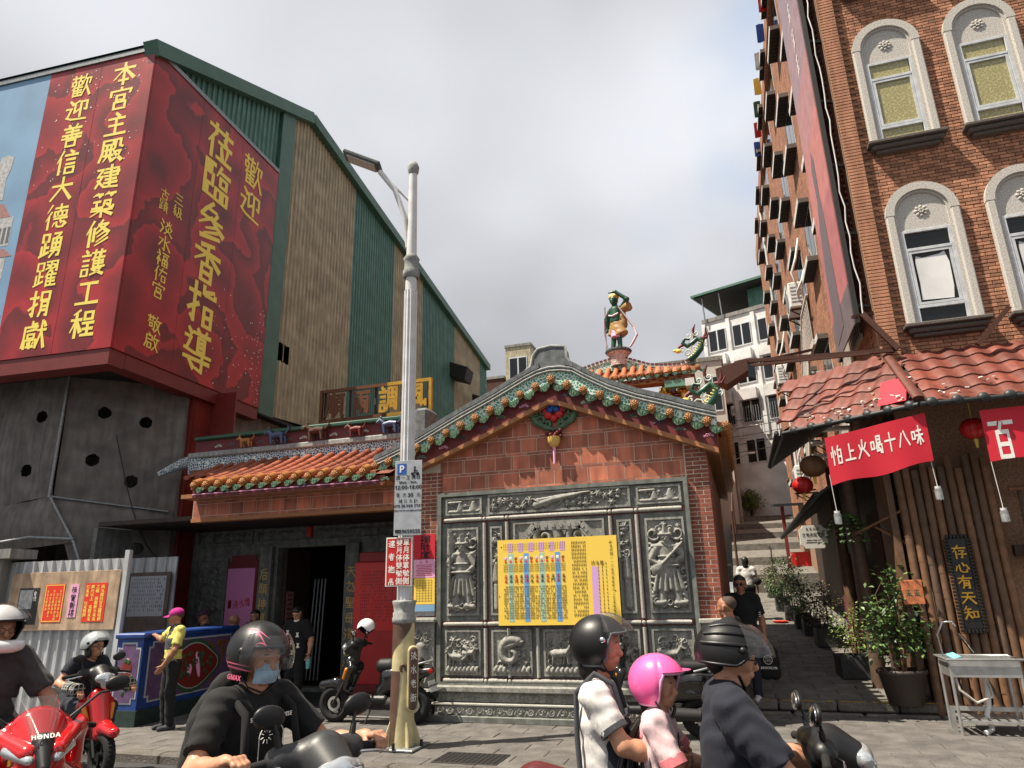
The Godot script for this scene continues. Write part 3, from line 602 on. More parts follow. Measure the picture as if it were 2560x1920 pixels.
# a flat frame of mitred mouldings round a rectangle in the xy plane
func frame(mb: MB,x0: float,x1: float,y0: float,y1: float,w: float,z0: float,z1: float):
	mb.prism(PackedVector2Array([Vector2(x0,y0),Vector2(x1,y0),Vector2(x1 - w,y0 + w),Vector2(x0 + w,y0 + w)]),z0,z1)
	mb.prism(PackedVector2Array([Vector2(x0,y1),Vector2(x0 + w,y1 - w),Vector2(x1 - w,y1 - w),Vector2(x1,y1)]),z0,z1)
	mb.prism(PackedVector2Array([Vector2(x0,y0),Vector2(x0 + w,y0 + w),Vector2(x0 + w,y1 - w),Vector2(x0,y1)]),z0,z1)
	mb.prism(PackedVector2Array([Vector2(x1,y0),Vector2(x1,y1),Vector2(x1 - w,y1 - w),Vector2(x1 - w,y0 + w)]),z0,z1)

func slab(x0: float,x1: float,y0: float,y1: float,z0: float,z1: float,bev := 0.0) -> MB:
	var b := MB.new()
	b.box(V((x0 + x1) / 2,(y0 + y1) / 2,(z0 + z1) / 2),V(x1 - x0,y1 - y0,z1 - z0),Basis.IDENTITY,bev)
	return b

# ---------------------------------------------------------------- ground
func build_ground():
	var b := MB.new()
	b.quad(V(-300,-0.02,300),V(300,-0.02,300),V(300,-0.02,-4.4),V(-300,-0.02,-4.4)); b.quad(V(-300,-0.02,-4.4),V(300,-0.02,-4.4),V(300,-0.1,-7.3),V(-300,-0.1,-7.3)) # the crown of the road falls to the gutter
	struct("road",b,M.asphalt)
	b = MB.new()
	b.quad(V(-300,-0.35,-7.2),V(300,-0.35,-7.2),V(300,-0.35,-500),V(-300,-0.35,-500))
	struct("ground",b,M.concrete)
	# painted edge line of the road
	b = MB.new()
	b.quad(V(-14,-0.078,-6.75),V(8,-0.078,-6.75),V(8,-0.081,-6.87),V(-14,-0.081,-6.87))
	struct("road_marking",b,M.white)
	# pavement: mortar bed and single stones
	var bed := MB.new()
	bed.box(V(-3,-0.11,-9.35),V(24,0.2,3.9))
	var pav := struct("pavement",bed,M.mortar)
	var shapes := []
	for k in 3:
		var q := MB.new()
		q.box(Vector3.ZERO,V([0.592,0.588,0.292][k],0.05,0.292),Basis.IDENTITY,0.006)
		shapes.append(q.mesh(null))
	var count := 0
	for j in 13:
		var z := -7.66 - 0.3 * j
		var x := -9.2 + (0.3 if j % 2 else 0.0)
		while x < 5.2:
			if z > -9.9 or x > -0.2 or (x < -5.0 and z > -10.0):
				var s: Mesh = shapes[rng.randi() % 2]
				if count < 295:
					inst("paving_stone",s,pav,Transform3D(Basis.from_euler(V(rr(-0.004,0.004),rr(-0.004,0.004),rr(-0.004,0.004))),V(x,-0.023 + rr(-0.003,0.003),z)),M["paver%d" % (rng.randi() % 4)])
					count += 1
			x += 0.6
	# kerb stones
	var kb := MB.new()
	kb.box(Vector3.ZERO,V(0.985,0.22,0.18),Basis.IDENTITY,0.02)
	var km := kb.mesh(null)
	var kerb := Node3D.new()
	kerb.name = "kerb"; add_child(kerb); kerb.set_meta("kind","structure")
	for k in 17: inst("kerb_stone",km,kerb,Transform3D(Basis.from_euler(V(0,rr(-0.006,0.006),rr(-0.006,0.006))),V(-11.3 + k,-0.105 + rr(-0.006,0.006),-7.41 + rr(-0.01,0.01))),M["kerb%d" % (rng.randi() % 4)])
	# porch floor
	struct("porch_floor",slab(-11.6,-4.92,-0.2,0.02,-12.3,-10.02,0.012),M.porch)
	# alley: bed,kerb and stones climbing at one in ten,then flights of steps
	var al := MB.new()
	al.quad(V(-0.32,0.13,-11.32),V(6,0.13,-11.32),V(6,1.5,-25),V(-0.32,1.5,-25))
	var alley := struct("alley",al,M.mortar)
	var ab := Basis.from_euler(V(atan(0.1),0,0))
	var as2 := MB.new()
	as2.box(Vector3.ZERO,V(0.57,0.05,0.288),Basis.IDENTITY,0.008)
	var am := as2.mesh(null)
	for j in 45:
		var z := -11.7 - 0.298 * j
		var x := -0.02 + (0.29 if j % 2 else 0.0)
		while x < 2.35:
			inst("paving_stone",am,alley,Transform3D(ab.rotated(Vector3.UP,rr(-0.01,0.01)),V(x,0.125 + 0.1 * (-z - 11.32) + rr(-0.004,0.005),z)),M["alley%d" % (rng.randi() % 4)])
			x += 0.582
	var ak := MB.new()
	ak.box(Vector3.ZERO,V(0.75,0.13,0.32),Basis.IDENTITY,0.02)
	var akm := ak.mesh(null)
	var ak2 := MB.new()
	ak2.box(Vector3.ZERO,V(0.9,0.14,0.3),Basis.IDENTITY,0.025)
	var ak2m := ak2.mesh(null)
	var ake := Node3D.new()
	ake.name = "alley_kerb"; add_child(ake); ake.set_meta("kind","structure")
	for k in 6:
		inst("kerb_stone",akm,ake,Transform3D(Basis.from_euler(V(0,rr(-0.01,0.01),0)),V(-0.1 + 0.77 * k,0.115 + rr(-0.005,0.005),-11.42 + rr(-0.012,0.012))),M["kerb%d" % (rng.randi() % 4)])
		if k < 5: inst("kerb_stone",ak2m,ake,Transform3D(Basis.from_euler(V(0,rr(-0.01,0.01),0)),V(0.0 + 0.92 * k,-0.03,-11.34 + rr(-0.012,0.012))),M["kerb%d" % (rng.randi() % 4)])
	var yl := MB.new()
	for k in 5:
		var x0 := 0.1 + 0.5 * k
		for s in 6:
			if rng.randf() < [0.55,0.5,0.75,0.95,0.8][k]: yl.box(V(x0 + 0.08 * s + 0.04,0.182,-11.285 + rr(-0.004,0.008)),V(0.075,0.006,rr(0.04,0.07)))
	part("yellow_paint",yl,M.kerb_yellow,ake)
	var stairs := Node3D.new()
	stairs.name = "alley_steps"; add_child(stairs); stairs.set_meta("kind","structure")
	var y := 1.5; var z := -25.0
	var solid := func(called: String,ya: float,yb: float,za: float,zb: float,k: int): # a block of the stair,its top from ya to yb
		var q := MB.new(); q.prism(PackedVector2Array([Vector2(-za,ya - 1.2),Vector2(-zb,ya - 1.2),Vector2(-zb,yb),Vector2(-za,ya)]),-3.1,0.3,Transform3D(Basis(V(0,0,-1),V(0,1,0),V(-1,0,0)),Vector3.ZERO))
		part(called,q,M["alley%d" % (k % 4)],stairs)
	for k in 4:
		y += 0.15; solid.call("step",y,y,z,z - 0.36,k); z -= 0.36
	for k in 8:
		solid.call("landing",y,y + 0.4,z,z - 2.6,k + 1); y += 0.4; z -= 2.6
		for i in 2: y += 0.15; solid.call("step",y,y,z,z - 0.4,k + i); z -= 0.4

# ---------------------------------------------------------------- temple
var CAP := [[-5.7,3.72],[-5.3,3.8],[-4.75,4.01],[-4.39,4.18],[-3.89,4.42],[-3.4,4.63],[-2.92,4.86],[-2.68,4.97],[-2.4,5.02],[-2.12,4.98],[-1.92,4.84],[-1.56,4.62],[-1.14,4.43],[-0.73,4.29],[-0.43,4.17],[-0.1,4.06]]
var ROS := [[-5.6,3.64],[-5.1,3.74],[-4.85,3.83],[-4.37,4.02],[-3.65,4.3],[-2.93,4.59],[-2.42,4.79],[-1.99,4.59],[-1.25,4.29],[-0.51,4.02],[0.05,3.84]]
var BRG := [[-5.6,3.42],[-5.0,3.52],[-4.66,3.62],[-4.26,3.76],[-3.43,4.08],[-2.45,4.49],[-1.6,4.15],[-0.58,3.73],[-0.12,3.54]]

func build_temple():
	var mosaic := func(nm: String,a: Color,b: Color,sc: float):
		var m := mat(nm,Color.WHITE,0.45)
		var t := ramp_tex(0.045,1,[[0.0,Color(0.86,0.9,0.86)],[0.13,Color(0.84,0.88,0.84)],[0.2,a],[0.6,b],[1.0,a]],FastNoiseLite.TYPE_CELLULAR,21)
		(t.noise as FastNoiseLite).cellular_return_type = FastNoiseLite.RETURN_DISTANCE2_SUB
		m.albedo_texture = t; m.uv1_triplanar = true; m.uv1_world_triplanar = true; m.uv1_scale = Vector3.ONE * sc
	mosaic.call("mosaic_green",Color(0.36,0.62,0.54),Color(0.28,0.53,0.45),0.85)
	mosaic.call("mosaic_blue",Color(0.28,0.34,0.48),Color(0.22,0.28,0.42),0.9)
	mosaic.call("mosaic_pink",Color(0.72,0.45,0.42),Color(0.66,0.4,0.38),1.2)
	var t := thing("temple","low temple with red tiled gable, carved grey stone panels and orange glazed roof tiles","temple",V(-2.5,0,-10.1))
	t.position = Vector3.ZERO
	# solid core: gable building,with the back and the wall towards the alley
	var core := MB.new()
	core.prism(PackedVector2Array([Vector2(-4.9,-0.2),Vector2(-0.3,-0.2),Vector2(-0.3,3.72),Vector2(-2.5,4.52),Vector2(-4.9,3.6)]),-17.0,-10.1)
	var wall := part("gable_wall",core,M.joint,t)
	part("pier_stone",slab(-0.6,-0.29,0.0,1.33,-10.2,-10.04,0.01),M.stone,t)
	part("pier_cap",slab(-0.62,-0.27,1.28,1.34,-10.2,-10.0,0.01),M.stone_light,t)
	# large square tiles and thin courses between them
	var wallpoly := PackedVector2Array([Vector2(-4.42,3.25),Vector2(-0.62,3.25),Vector2(-0.62,3.78),Vector2(-2.5,4.55),Vector2(-4.42,3.78)])
	var y := 3.253
	var row := 0
	while y < 4.6:
		for kind in 2:
			var h: float = [0.045,0.212][kind]
			var x = -4.42 - [0.0,0.13][row % 2] - (0.2 if kind == 0 else 0.0)
			var n := 0
			while x < -0.6:
				var w := 0.258
				if kind == 1 and (n + row) % 4 == 3: w = 0.035
				if kind == 0: w = 0.33
				var rc := PackedVector2Array([Vector2(x,y),Vector2(x + w - 0.009,y),Vector2(x + w - 0.009,y + h - 0.009),Vector2(x,y + h - 0.009)])
				for pc in Geometry2D.intersect_polygons(rc,wallpoly):
					var q := MB.new()
					q.prism(pc,-10.1,-10.0975 + rr(-0.0006,0.0006),Transform3D.IDENTITY,false)
					part("wall_tile",q,M["tile%d" % (rng.randi() % 4)],wall)
				x += w; n += 1
			y += h
		row += 1
	# brick piers left and right of the stone
	var bs := MB.new(); bs.box(Vector3.ZERO,V(0.2,0.049,0.008),Basis.IDENTITY,0.002)
	var bm := bs.mesh(null)
	var bs2 := MB.new(); bs2.box(Vector3.ZERO,V(0.094,0.049,0.008),Basis.IDENTITY,0.002)
	var bm2 := bs2.mesh(null)
	for pier in [[-4.9,-4.435,1.40,3.62],[-0.605,-0.3,1.33,3.72]]:
		var r := 0
		var yy: float = pier[2] + 0.03
		while yy < pier[3]:
			var x: float = pier[0]
			var k := r % 2
			while x < pier[1] - 0.02:
				var w: float = 0.1045 if k == 1 else 0.2115
				if x + w > pier[1] + 0.02: w = 0.1045
				inst("brick",bm2 if w < 0.15 else bm,wall,Transform3D(Basis.IDENTITY,V(x + w / 2,yy,-10.1005 + rr(-0.0006,0.0006))),M["brick%d" % (rng.randi() % 4)])
				x += w; k = 0
			yy += 0.0595; r += 1
	# brick side wall to the alley
	var sidew := MB.new()
	sidew.box(V(-0.297,1.8,-13.4),V(0.012,3.7,6.5))
	part("side_wall",sidew,M.brick1,wall)
	build_stone(t)
	build_gable_roof(t)
	build_entry(t)
	build_pavilion(t)

func build_stone(t: Node3D):
	# the carved stone front: plinth,mouldings,panels
	var base := MB.new()
	base.box(V(-2.52,1.62,-10.09),V(3.82,3.26,0.06))
	var st := part("stone_front",base,M.stone_dark,t)
	var z := -10.06
	var f := MB.new()
	frame(f,-4.43,-0.6,0.45,3.25,0.06,z,z + 0.05)
	part("border",f,M.stone_dark,st)
	# plinth in steps
	part("plinth",slab(-4.5,-0.4,0.0,0.085,-10.1,-9.86,0.008),M.stone_dark,st)
	part("plinth",slab(-4.42,-0.48,0.085,0.21,-10.1,-9.93,0.008),M.stone,st)
	part("plinth",slab(-4.4,-0.5,0.255,0.385,-10.1,-9.96,0.006),M.stone,st)
	part("plinth_moulding",slab(-4.46,-0.44,0.215,0.25,-10.1,-9.9,0.01),M.stone_light,st)
	part("plinth_cap",slab(-4.46,-0.44,0.39,0.47,-10.1,-9.89,0.012),M.stone,st)
	var scr := []
	for k in 26: scr.append([spiral(-4.32 + 0.15 * k,0.15,0.055,PI * (k % 2),1.4),0.014,0.008,0.02])
	for k in 50: scr.append([[Vector2(-4.36 + 0.077 * k,0.11),Vector2(-4.33 + 0.077 * k,0.19)],0.012,0.007,0.014])
	var b := MB.new()
	relief(b,-4.38,-0.52,0.09,0.205,-9.929,scr,0.012)
	part("scroll_relief",b,M.stone,st)
	b = MB.new()
	for k in 4: relief(b,-4.3 + 0.95 * k,-3.5 + 0.95 * k,0.265,0.375,-9.959,foliage(-4.25 + 0.95 * k,-3.55 + 0.95 * k,0.28,0.36,26,0.03,0.022),0.012)
	part("plinth_relief",b,M.stone,st)
	# bamboo-like mouldings: rows and posts
	var xs := [-4.36,-3.66,-3.3,-1.73,-1.35,-0.67]
	for y in [0.53,1.3,2.82]:
		for i in 5:
			var x0: float = xs[i] + 0.04; var x1: float = xs[i + 1] - 0.04
			if y < 1.0 and i > 0 and i < 4:
				pass
			var q := MB.new()
			q.tube([V(x0,y,z + 0.03),V(x0 + 0.03,y,z + 0.03),V((x0 + x1) / 2,y + 0.004,z + 0.03),V(x1 - 0.03,y,z + 0.03),V(x1,y,z + 0.03)],[0.026,0.03,0.028,0.03,0.026],10)
			part("moulding",q,M.stone_light,st)
		var rl := MB.new()
		rl.box(V(-2.52,y,z + 0.006),V(3.7,0.085,0.012))
		part("red_groove",rl,M.stone_red,st)
	for i in range(1,5):
		for seg in [[1.36,2.76],[0.58,1.24]]:
			var q := MB.new()
			q.tube([V(xs[i],seg[0],z + 0.03),V(xs[i],seg[1],z + 0.03)],0.026,10)
			part("moulding",q,M.stone_light,st)
			var rl := MB.new()
			rl.box(V(xs[i],(seg[0] + seg[1]) / 2,z + 0.005),V(0.085,seg[1] - seg[0] + 0.07,0.01))
			part("red_groove",rl,M.stone_red,st)
		for y in [0.53,1.3,2.82]:
			var k := MB.new(); k.ball(V(xs[i],y,z + 0.032),V(0.03,0.03,0.03)); part("knob",k,M.stone_light,st)
	var q2 := MB.new(); q2.tube([V(-2.87,0.58,z + 0.03),V(-2.87,1.24,z + 0.03)],0.026,10); part("moulding",q2,M.stone_light,st)
	var q3 := MB.new(); q3.tube([V(-2.1,0.58,z + 0.03),V(-2.1,1.24,z + 0.03)],0.026,10); part("moulding",q3,M.stone_light,st)
	# panels: [x0,x1,y0,y1,kind]
	for p in [[-4.27,-3.76,1.42,2.7,0],[-1.24,-0.7,1.42,2.7,1],[-3.57,-3.38,1.42,2.7,2],[-1.64,-1.43,1.42,2.7,2],[-3.2,-1.82,1.42,2.74,3],
			[-4.3,-3.74,0.6,1.22,4],[-3.57,-2.96,0.6,1.22,5],[-2.79,-2.2,0.6,1.22,6],[-2.02,-1.42,0.6,1.22,4],[-1.26,-0.7,0.6,1.22,6],
			[-4.3,-3.7,2.9,3.16,7],[-3.6,-1.42,2.88,3.18,8],[-1.33,-0.7,2.9,3.16,7]]:
		var x0: float = p[0]; var x1: float = p[1]; var y0: float = p[2]; var y1: float = p[3]
		var pn := MB.new()
		frame(pn,x0,x1,y0,y1,0.03,z,z + 0.035)
		var node := part("panel_frame",pn,M.stone,st)
		var s := []
		var w := x1 - x0; var cx := (x0 + x1) / 2
		match p[4]:
			0,1:
				s = warrior(cx,y0 + 0.1,0.87,-1.0 if p[4] == 0 else 1.0)
				s.append_array(foliage(x0 + 0.06,x1 - 0.06,y0 + 0.1,y1 - 0.08,40,0.04,0.032))
			2:
				s = foliage(x0 + 0.05,x1 - 0.05,y0 + 0.75,y1 - 0.06,16,0.045,0.06)
				s.append([[Vector2(cx,y0 + 0.5),Vector2(cx,y0 + 0.72)],0.07,0.045,0.06]); s.append([[Vector2(cx,y0 + 0.1),Vector2(cx,y0 + 0.42)],0.05,0.05,0.05])
			3:
				for k in 14: s.append_array(leaves_strokes(cx + rr(-0.55,0.55),rr(2.2,2.6),0.06,7,0.06))
				s.append([spiral(cx - 0.2,2.5,0.2,0.0,1.4,20),0.075,0.03,0.1]); s.append([spiral(cx + 0.3,2.5,0.16,2.0,1.3,20),0.06,0.025,0.09])
			4,5,6:
				s = foliage(x0 + 0.08,x1 - 0.08,y0 + 0.1,y1 - 0.1,26,0.05,0.05)
				if p[4] == 5: s.append([spiral(cx,y0 + 0.3,0.2,1.0,1.0,20),0.075,0.03,0.11]); s.append([[Vector2(cx - 0.12,y0 + 0.38),Vector2(cx + 0.18,y0 + 0.46)],0.07,0.02,0.1])
				elif p[4] == 6: s.append_array(beast(cx - 0.05,y0 + 0.16,0.3,1.0,0.1))
				else: s.append_array(beast(cx - 0.1,y0 + 0.14,0.24,-1.0,0.1)); s.append_array(beast(cx + 0.1,y0 + 0.2,0.22,1.0,0.09)); s.append([spiral(cx,y0 + 0.36,0.2,3.6,0.55,12),0.025,0.02,0.09])
				for k in 8: s.append([[Vector2(x0 + 0.06 + (w - 0.12) * k / 7.0,y0 + 0.07),Vector2(x0 + 0.07 + (w - 0.12) * k / 7.0,y0 + 0.1)],0.05,0.035,0.075])
			7:
				s = foliage(x0 + 0.08,x1 - 0.08,y0 + 0.1,y1 - 0.08,12,0.03,0.035)
				s.append([[Vector2(cx - 0.06,y0 + 0.08),Vector2(cx - 0.06,y0 + 0.16)],0.06,0.03,0.05]); s.append([[Vector2(cx + 0.16,y0 + 0.08),Vector2(cx + 0.16,y0 + 0.18)],0.07,0.03,0.045])
				s.append([[Vector2(x0 + 0.06,y1 - 0.07),Vector2(x0 + 0.26,y1 - 0.065)],0.025,0.02,0.05]); s.append([[Vector2(x0 + 0.06,y0 + 0.05),Vector2(x1 - 0.06,y0 + 0.05)],0.025,0.025,0.04])
			8:
				s.append([[Vector2(cx - 0.32,2.98),Vector2(cx - 0.05,3.05),Vector2(cx + 0.35,3.11)],0.06,0.03,0.07]); s.append([[Vector2(cx - 0.3,3.05),Vector2(cx + 0.1,3.1),Vector2(cx + 0.5,3.13)],0.03,0.02,0.06]); s.append([[Vector2(cx - 0.28,3.02),Vector2(cx - 0.36,3.07)],0.03,0.015,0.07])
				for k in 56:
					var xx := x0 + 0.1 + 2.0 * fposmod(k * 0.381,1.0)
					if absf(xx - cx + 0.1) > 0.25: s.append_array(leaves_strokes(xx,rr(2.95,3.12),rr(0.03,0.055),6,0.055))
				for k in 10: s.append([[Vector2(x0 + 0.1 + 0.2 * k,rr(2.92,2.98)),Vector2(x0 + 0.22 + 0.2 * k,rr(3.0,3.1)),Vector2(x0 + 0.3 + 0.2 * k,rr(2.95,3.1))],0.016,0.012,0.03])
		var rb := MB.new()
		relief(rb,x0 + 0.03,x1 - 0.03,y0 + 0.03,y1 - 0.03,z + 0.004,s,0.0105,0.0005)
		part("carving",rb,M.stone,node)
	# octagonal fret frame round the middle panel
	var fr := MB.new()
	var oc := [Vector2(-3.18,2.3),Vector2(-2.85,2.66),Vector2(-2.15,2.66),Vector2(-1.84,2.3)]
	for i in 3:
		var a: Vector2 = oc[i]; var c: Vector2 = oc[i + 1]
		fr.bar(V(a.x,a.y,z + 0.08),V(c.x,c.y,z + 0.08),0.12,0.05,V(0,0,1))
		for k in 6:
			var m: Vector2 = a.lerp(c,(k + 0.5) / 6.0)
			fr.box(V(m.x,m.y,z + 0.108),V(0.045,0.045,0.02),Basis.from_euler(V(0,0,(c - a).angle())))
	part("fret_frame",fr,M.stone,st)
	# the narrow carved pier left of the stone front,a vase of flowers on legs
	var pier := MB.new()
	pier.box(V(-4.68,0.7,-10.06),V(0.42,1.4,0.1),Basis.IDENTITY,0.01); pier.box(V(-4.68,1.36,-10.02),V(0.5,0.05,0.2),Basis.IDENTITY,0.01)
	var pp := part("stone_pier",pier,M.stone,t)
	var s := foliage(-4.8,-4.56,1.0,1.25,18,0.05,0.05)
	s.append([[Vector2(-4.68,0.8),Vector2(-4.68,0.98)],0.11,0.08,0.07])
	for sg in [-1.0,1.0]: s.append([[Vector2(-4.68 + 0.1 * sg,0.74),Vector2(-4.68 + 0.13 * sg,0.6),Vector2(-4.68 + 0.09 * sg,0.5)],0.05,0.03,0.06])
	s.append([[Vector2(-4.68,0.74),Vector2(-4.68,0.52)],0.05,0.03,0.07]); s.append([[Vector2(-4.82,0.76),Vector2(-4.54,0.76)],0.03,0.03,0.07])
	var rb := MB.new()
	relief(rb,-4.86,-4.5,0.46,1.3,-10.009,s,0.0105)
	part("carving",rb,M.stone,pp)
	part("pier_foot",slab(-4.95,-4.47,0.0,0.18,-10.1,-9.86,0.02),M.stone_dark,t)
	part("pier_foot",slab(-4.93,-4.47,0.18,0.42,-10.1,-9.88,0.03),M.stone,t)

func rosette() -> MB:
	var b := MB.new()
	b.lathe([Vector2(0.0,0.028),Vector2(0.03,0.026),Vector2(0.066,0.012),Vector2(0.07,-0.02),Vector2(0.07,-0.1)].map(func(q): return Vector2(q.x,-q.y)),12,Transform3D(Basis.from_euler(V(-PI / 2,0,0))))
	for ring in 2:
		for k in 8 - 2 * ring:
			var a := TAU * k / (8.0 - 2 * ring) + ring * 0.4
			var r: float = [0.052,0.028][ring]
			b.ball(V(cos(a) * r,sin(a) * r,0.018 + 0.012 * ring),V(0.022,0.019,0.016),Basis.from_euler(V(0,0,a)),6,4)
	b.prism(PackedVector2Array([Vector2(-0.06,-0.03),Vector2(0.06,-0.03),Vector2(0.03,-0.085),Vector2(0,-0.105),Vector2(-0.03,-0.085)]),-0.01,0.008)
	b.ball(V(0,0,0.035),V(0.016,0.016,0.014),Basis.IDENTITY,6,4)
	return b

func drip() -> MB: # heart-shaped hanging tile,curved
	var b := MB.new()
	var up := []; var lo := []
	for i in 9:
		var t := i / 8.0 * 2.0 - 1.0
		up.append(V(t * 0.092,0.012 - 0.03 * (1 - t * t),0.02 - 0.03 * t * t)); lo.append(V(t * 0.092,-0.045 - 0.075 * pow(1 - absf(t),0.6),0.03 - 0.03 * t * t))
	var pts := []
	pts.append_array(lo); pts.append_array(up)
	b.grid(pts,9,2)
	var bk := []
	for p in up: bk.append(p - V(0,0,0.015))
	for p in lo: bk.append(p - V(0,0,0.015))
	b.grid(bk,9,2)
	for i in 8: b.quad(lo[i] - V(0,0,0.015),lo[i + 1] - V(0,0,0.015),lo[i + 1],lo[i])
	for k in 3: b.tube([V(-0.05 + 0.05 * k,-0.04,0.026),V(-0.03 + 0.03 * k,-0.075,0.034)],0.006,5)
	return b

func cloud_curl(b: MB,x: float,y: float,z: float,s: float,dir := 1.0):
	for q in [[0.0,0.0,1.0,0.0],[1.2,0.25,0.8,0.8],[2.2,-0.1,0.7,1.6],[-1.1,-0.2,0.6,2.2]]:
		var p := []
		for c in spiral(x + q[0] * s * dir,y + q[1] * s,s * q[2] * 0.8,q[3],1.2,10): p.append(V(c.x,c.y,z))
		b.tube(p,[0.2 * s,0.2 * s,0.2 * s,0.2 * s,0.18 * s,0.17 * s,0.15 * s,0.13 * s,0.11 * s,0.09 * s],5)

func build_gable_roof(t: Node3D):
	# roof body behind the verge
	var poly := PackedVector2Array()
	for p in CAP: poly.append(Vector2(p[0],p[1] - 0.05))
	var rv := BRG.duplicate(); rv.reverse()
	for p in rv: poly.append(Vector2(p[0],p[1] + 0.03))
	var b := MB.new()
	b.prism(poly,-16.5,-9.74)
	var roof := part("gable_roof",b,M.barge_wood,t)
	roof.transform = Transform3D(Basis.from_scale(V(1.027,1.027,1)),V(0,-0.047,-0.26)) # the verge overhangs the wall by a hand
	var strip := func(lo: Array,hi: Array,x0: float,x1: float,z0: float,z1: float) -> MB:
		var q := MB.new()
		var n := 34
		for i in n:
			var xa := lerpf(x0,x1,float(i) / n); var xb := lerpf(x0,x1,float(i + 1) / n)
			q.prism(PackedVector2Array([Vector2(xa,curve_y(lo,xa)),Vector2(xb,curve_y(lo,xb)),Vector2(xb,curve_y(hi,xb)),Vector2(xa,curve_y(hi,xa))]),z0,z1)
		return q
	var off := func(a: Array,d: float) -> Array: return a.map(func(p): return [p[0],p[1] + d])
	part("bargeboard",strip.call(BRG,off.call(ROS,-0.02),-5.55,-0.12,-9.74,-9.69),M.barge_red,roof)
	part("bargeboard_edge",strip.call(off.call(BRG,-0.05),off.call(BRG,0.02),-5.5,-0.12,-9.9,-9.665),M.barge_wood,roof)
	part("verge_band",strip.call(off.call(ROS,-0.03),off.call(CAP,-0.02),-5.3,-0.1,-9.72,-9.64),M.mosaic_green,roof)
	# painted clouds on the bargeboard
	for k in 16:
		var x := -5.2 + 0.33 * k
		if k == 8 or k == 11: continue
		var q := MB.new()
		var yy := (curve_y(BRG,x) + curve_y(ROS,x)) / 2 - 0.02
		cloud_curl(q,x,yy,-9.688,0.035,1.0 if k % 2 else -1.0)
		part("painted_cloud",q,[M.green_dark,M.blue_mosaic,M.green_light,M.print_pink][k % 4],roof)
	# cap of grey tiles in short lengths,with a pale bead below
	for i in 40:
		var xa := -5.35 + 5.25 * i / 40.0; var xb := -5.35 + 5.25 * (i + 1) / 40.0 - 0.004
		if xa > -2.72 and xb < -2.1: continue
		var q := MB.new()
		var ya := curve_y(CAP,xa); var yb := curve_y(CAP,xb)
		q.prism(PackedVector2Array([Vector2(xa,ya),Vector2(xb,yb),Vector2(xb,yb + 0.075),Vector2(xa,ya + 0.075)]),-9.86,-9.6)
		part("cap_tile",q,M.grey_cap,roof)
	for d in [[-0.03,-9.62,0.022],[-0.085,-9.615,0.016]]:
		var q := MB.new(); var pts := []
		for i in 30: 
			var x := -5.35 + 5.25 * i / 29.0
			pts.append(V(x,curve_y(CAP,x) + d[0],d[1]))
		q.tube(pts,d[2],6)
		part("bead",q,M.grey_white,roof)
	var sad := MB.new()
	sad.prism(PackedVector2Array([Vector2(-2.86,4.9),Vector2(-2.72,5.02),Vector2(-2.68,5.2),Vector2(-2.6,5.29),Vector2(-2.4,5.31),Vector2(-2.19,5.28),Vector2(-2.17,5.12),Vector2(-2.1,4.99),Vector2(-1.95,4.9),Vector2(-2.4,4.98)]),-9.9,-9.63)
	var sn := part("ridge_saddle",sad,M.grey_cap,roof)
	var sr := MB.new(); var rp := []
	for p in [[-2.86,4.94],[-2.73,5.03],[-2.69,5.2],[-2.61,5.3],[-2.4,5.325],[-2.185,5.29],[-2.165,5.12],[-2.1,5.0],[-1.95,4.92]]: rp.append(V(p[0],p[1],-9.64))
	sr.tube(rp,0.028,6); part("saddle_rim",sr,M.grey_white,sn)
	# ridge of the gable running back
	part("ridge",slab(-2.62,-2.22,4.9,5.22,-16.5,-9.9,0.03),M.grey_cap,roof)
	# rosettes and hanging tiles
	var rm := rosette().mesh(M.orange); var dm := drip().mesh(M.green_glaze)
	var xs := []
	for i in 23: xs.append(-5.33 + 0.2428 * i)
	for i in xs.size():
		var x: float = xs[i]
		var sl := (curve_y(ROS,x + 0.05) - curve_y(ROS,x - 0.05)) / 0.1
		inst("rosette_tile",rm,roof,Transform3D(Basis.from_euler(V(0,0,rr(-0.06,0.06))).scaled(Vector3.ONE * rr(0.76,0.88)),V(x,curve_y(ROS,x),-9.585)))
		var xm := x + 0.121
		if i < xs.size() - 1: inst("drip_tile",dm,roof,Transform3D(Basis.from_euler(V(0,0,atan(sl) * 0.9 + rr(-0.05,0.05))),V(xm,curve_y(ROS,xm) - 0.035,-9.6)))
	# upturned end on the right,and roof slope tiles over the alley side
	var e := MB.new()
	for i in 5: e.tube([V(0.0,3.86,-9.8 - 0.24 * i),V(-0.5,4.05,-9.8 - 0.24 * i),V(-1.6,4.5,-9.8 - 0.24 * i)],0.055,8)
	for i in 22: e.tube([V(0.02,3.84,-11.0 - 0.24 * i),V(-0.9,4.24,-11.0 - 0.24 * i),V(-1.9,4.72,-11.0 - 0.24 * i)],0.055,8)
	part("slope_tiles",e,M.roof_tile0,roof)
	for i in 16: inst("rosette_tile",rm,roof,Transform3D(Basis.from_euler(V(0,PI / 2,0)),V(0.03,3.85,-9.8 - 0.24 * i)))
	var soff := MB.new(); soff.quad(V(-0.3,3.74,-16),V(-0.3,3.74,-9.75),V(0.0,3.7,-9.75),V(0.0,3.7,-16)); part("soffit",soff,M.barge_wood,roof)
	# left slope of the gable,seen over the entry
	var ls := MB.new()
	for i in 14: ls.tube([V(-5.25,3.86,-10.0 - 0.24 * i),V(-4.4,4.2,-10.0 - 0.24 * i),V(-3.0,4.84,-10.0 - 0.24 * i)],0.055,8)
	part("slope_tiles",ls,M.roof_tile1,roof)
	# hanging flower-basket motif under the apex
	var g := MB.new()
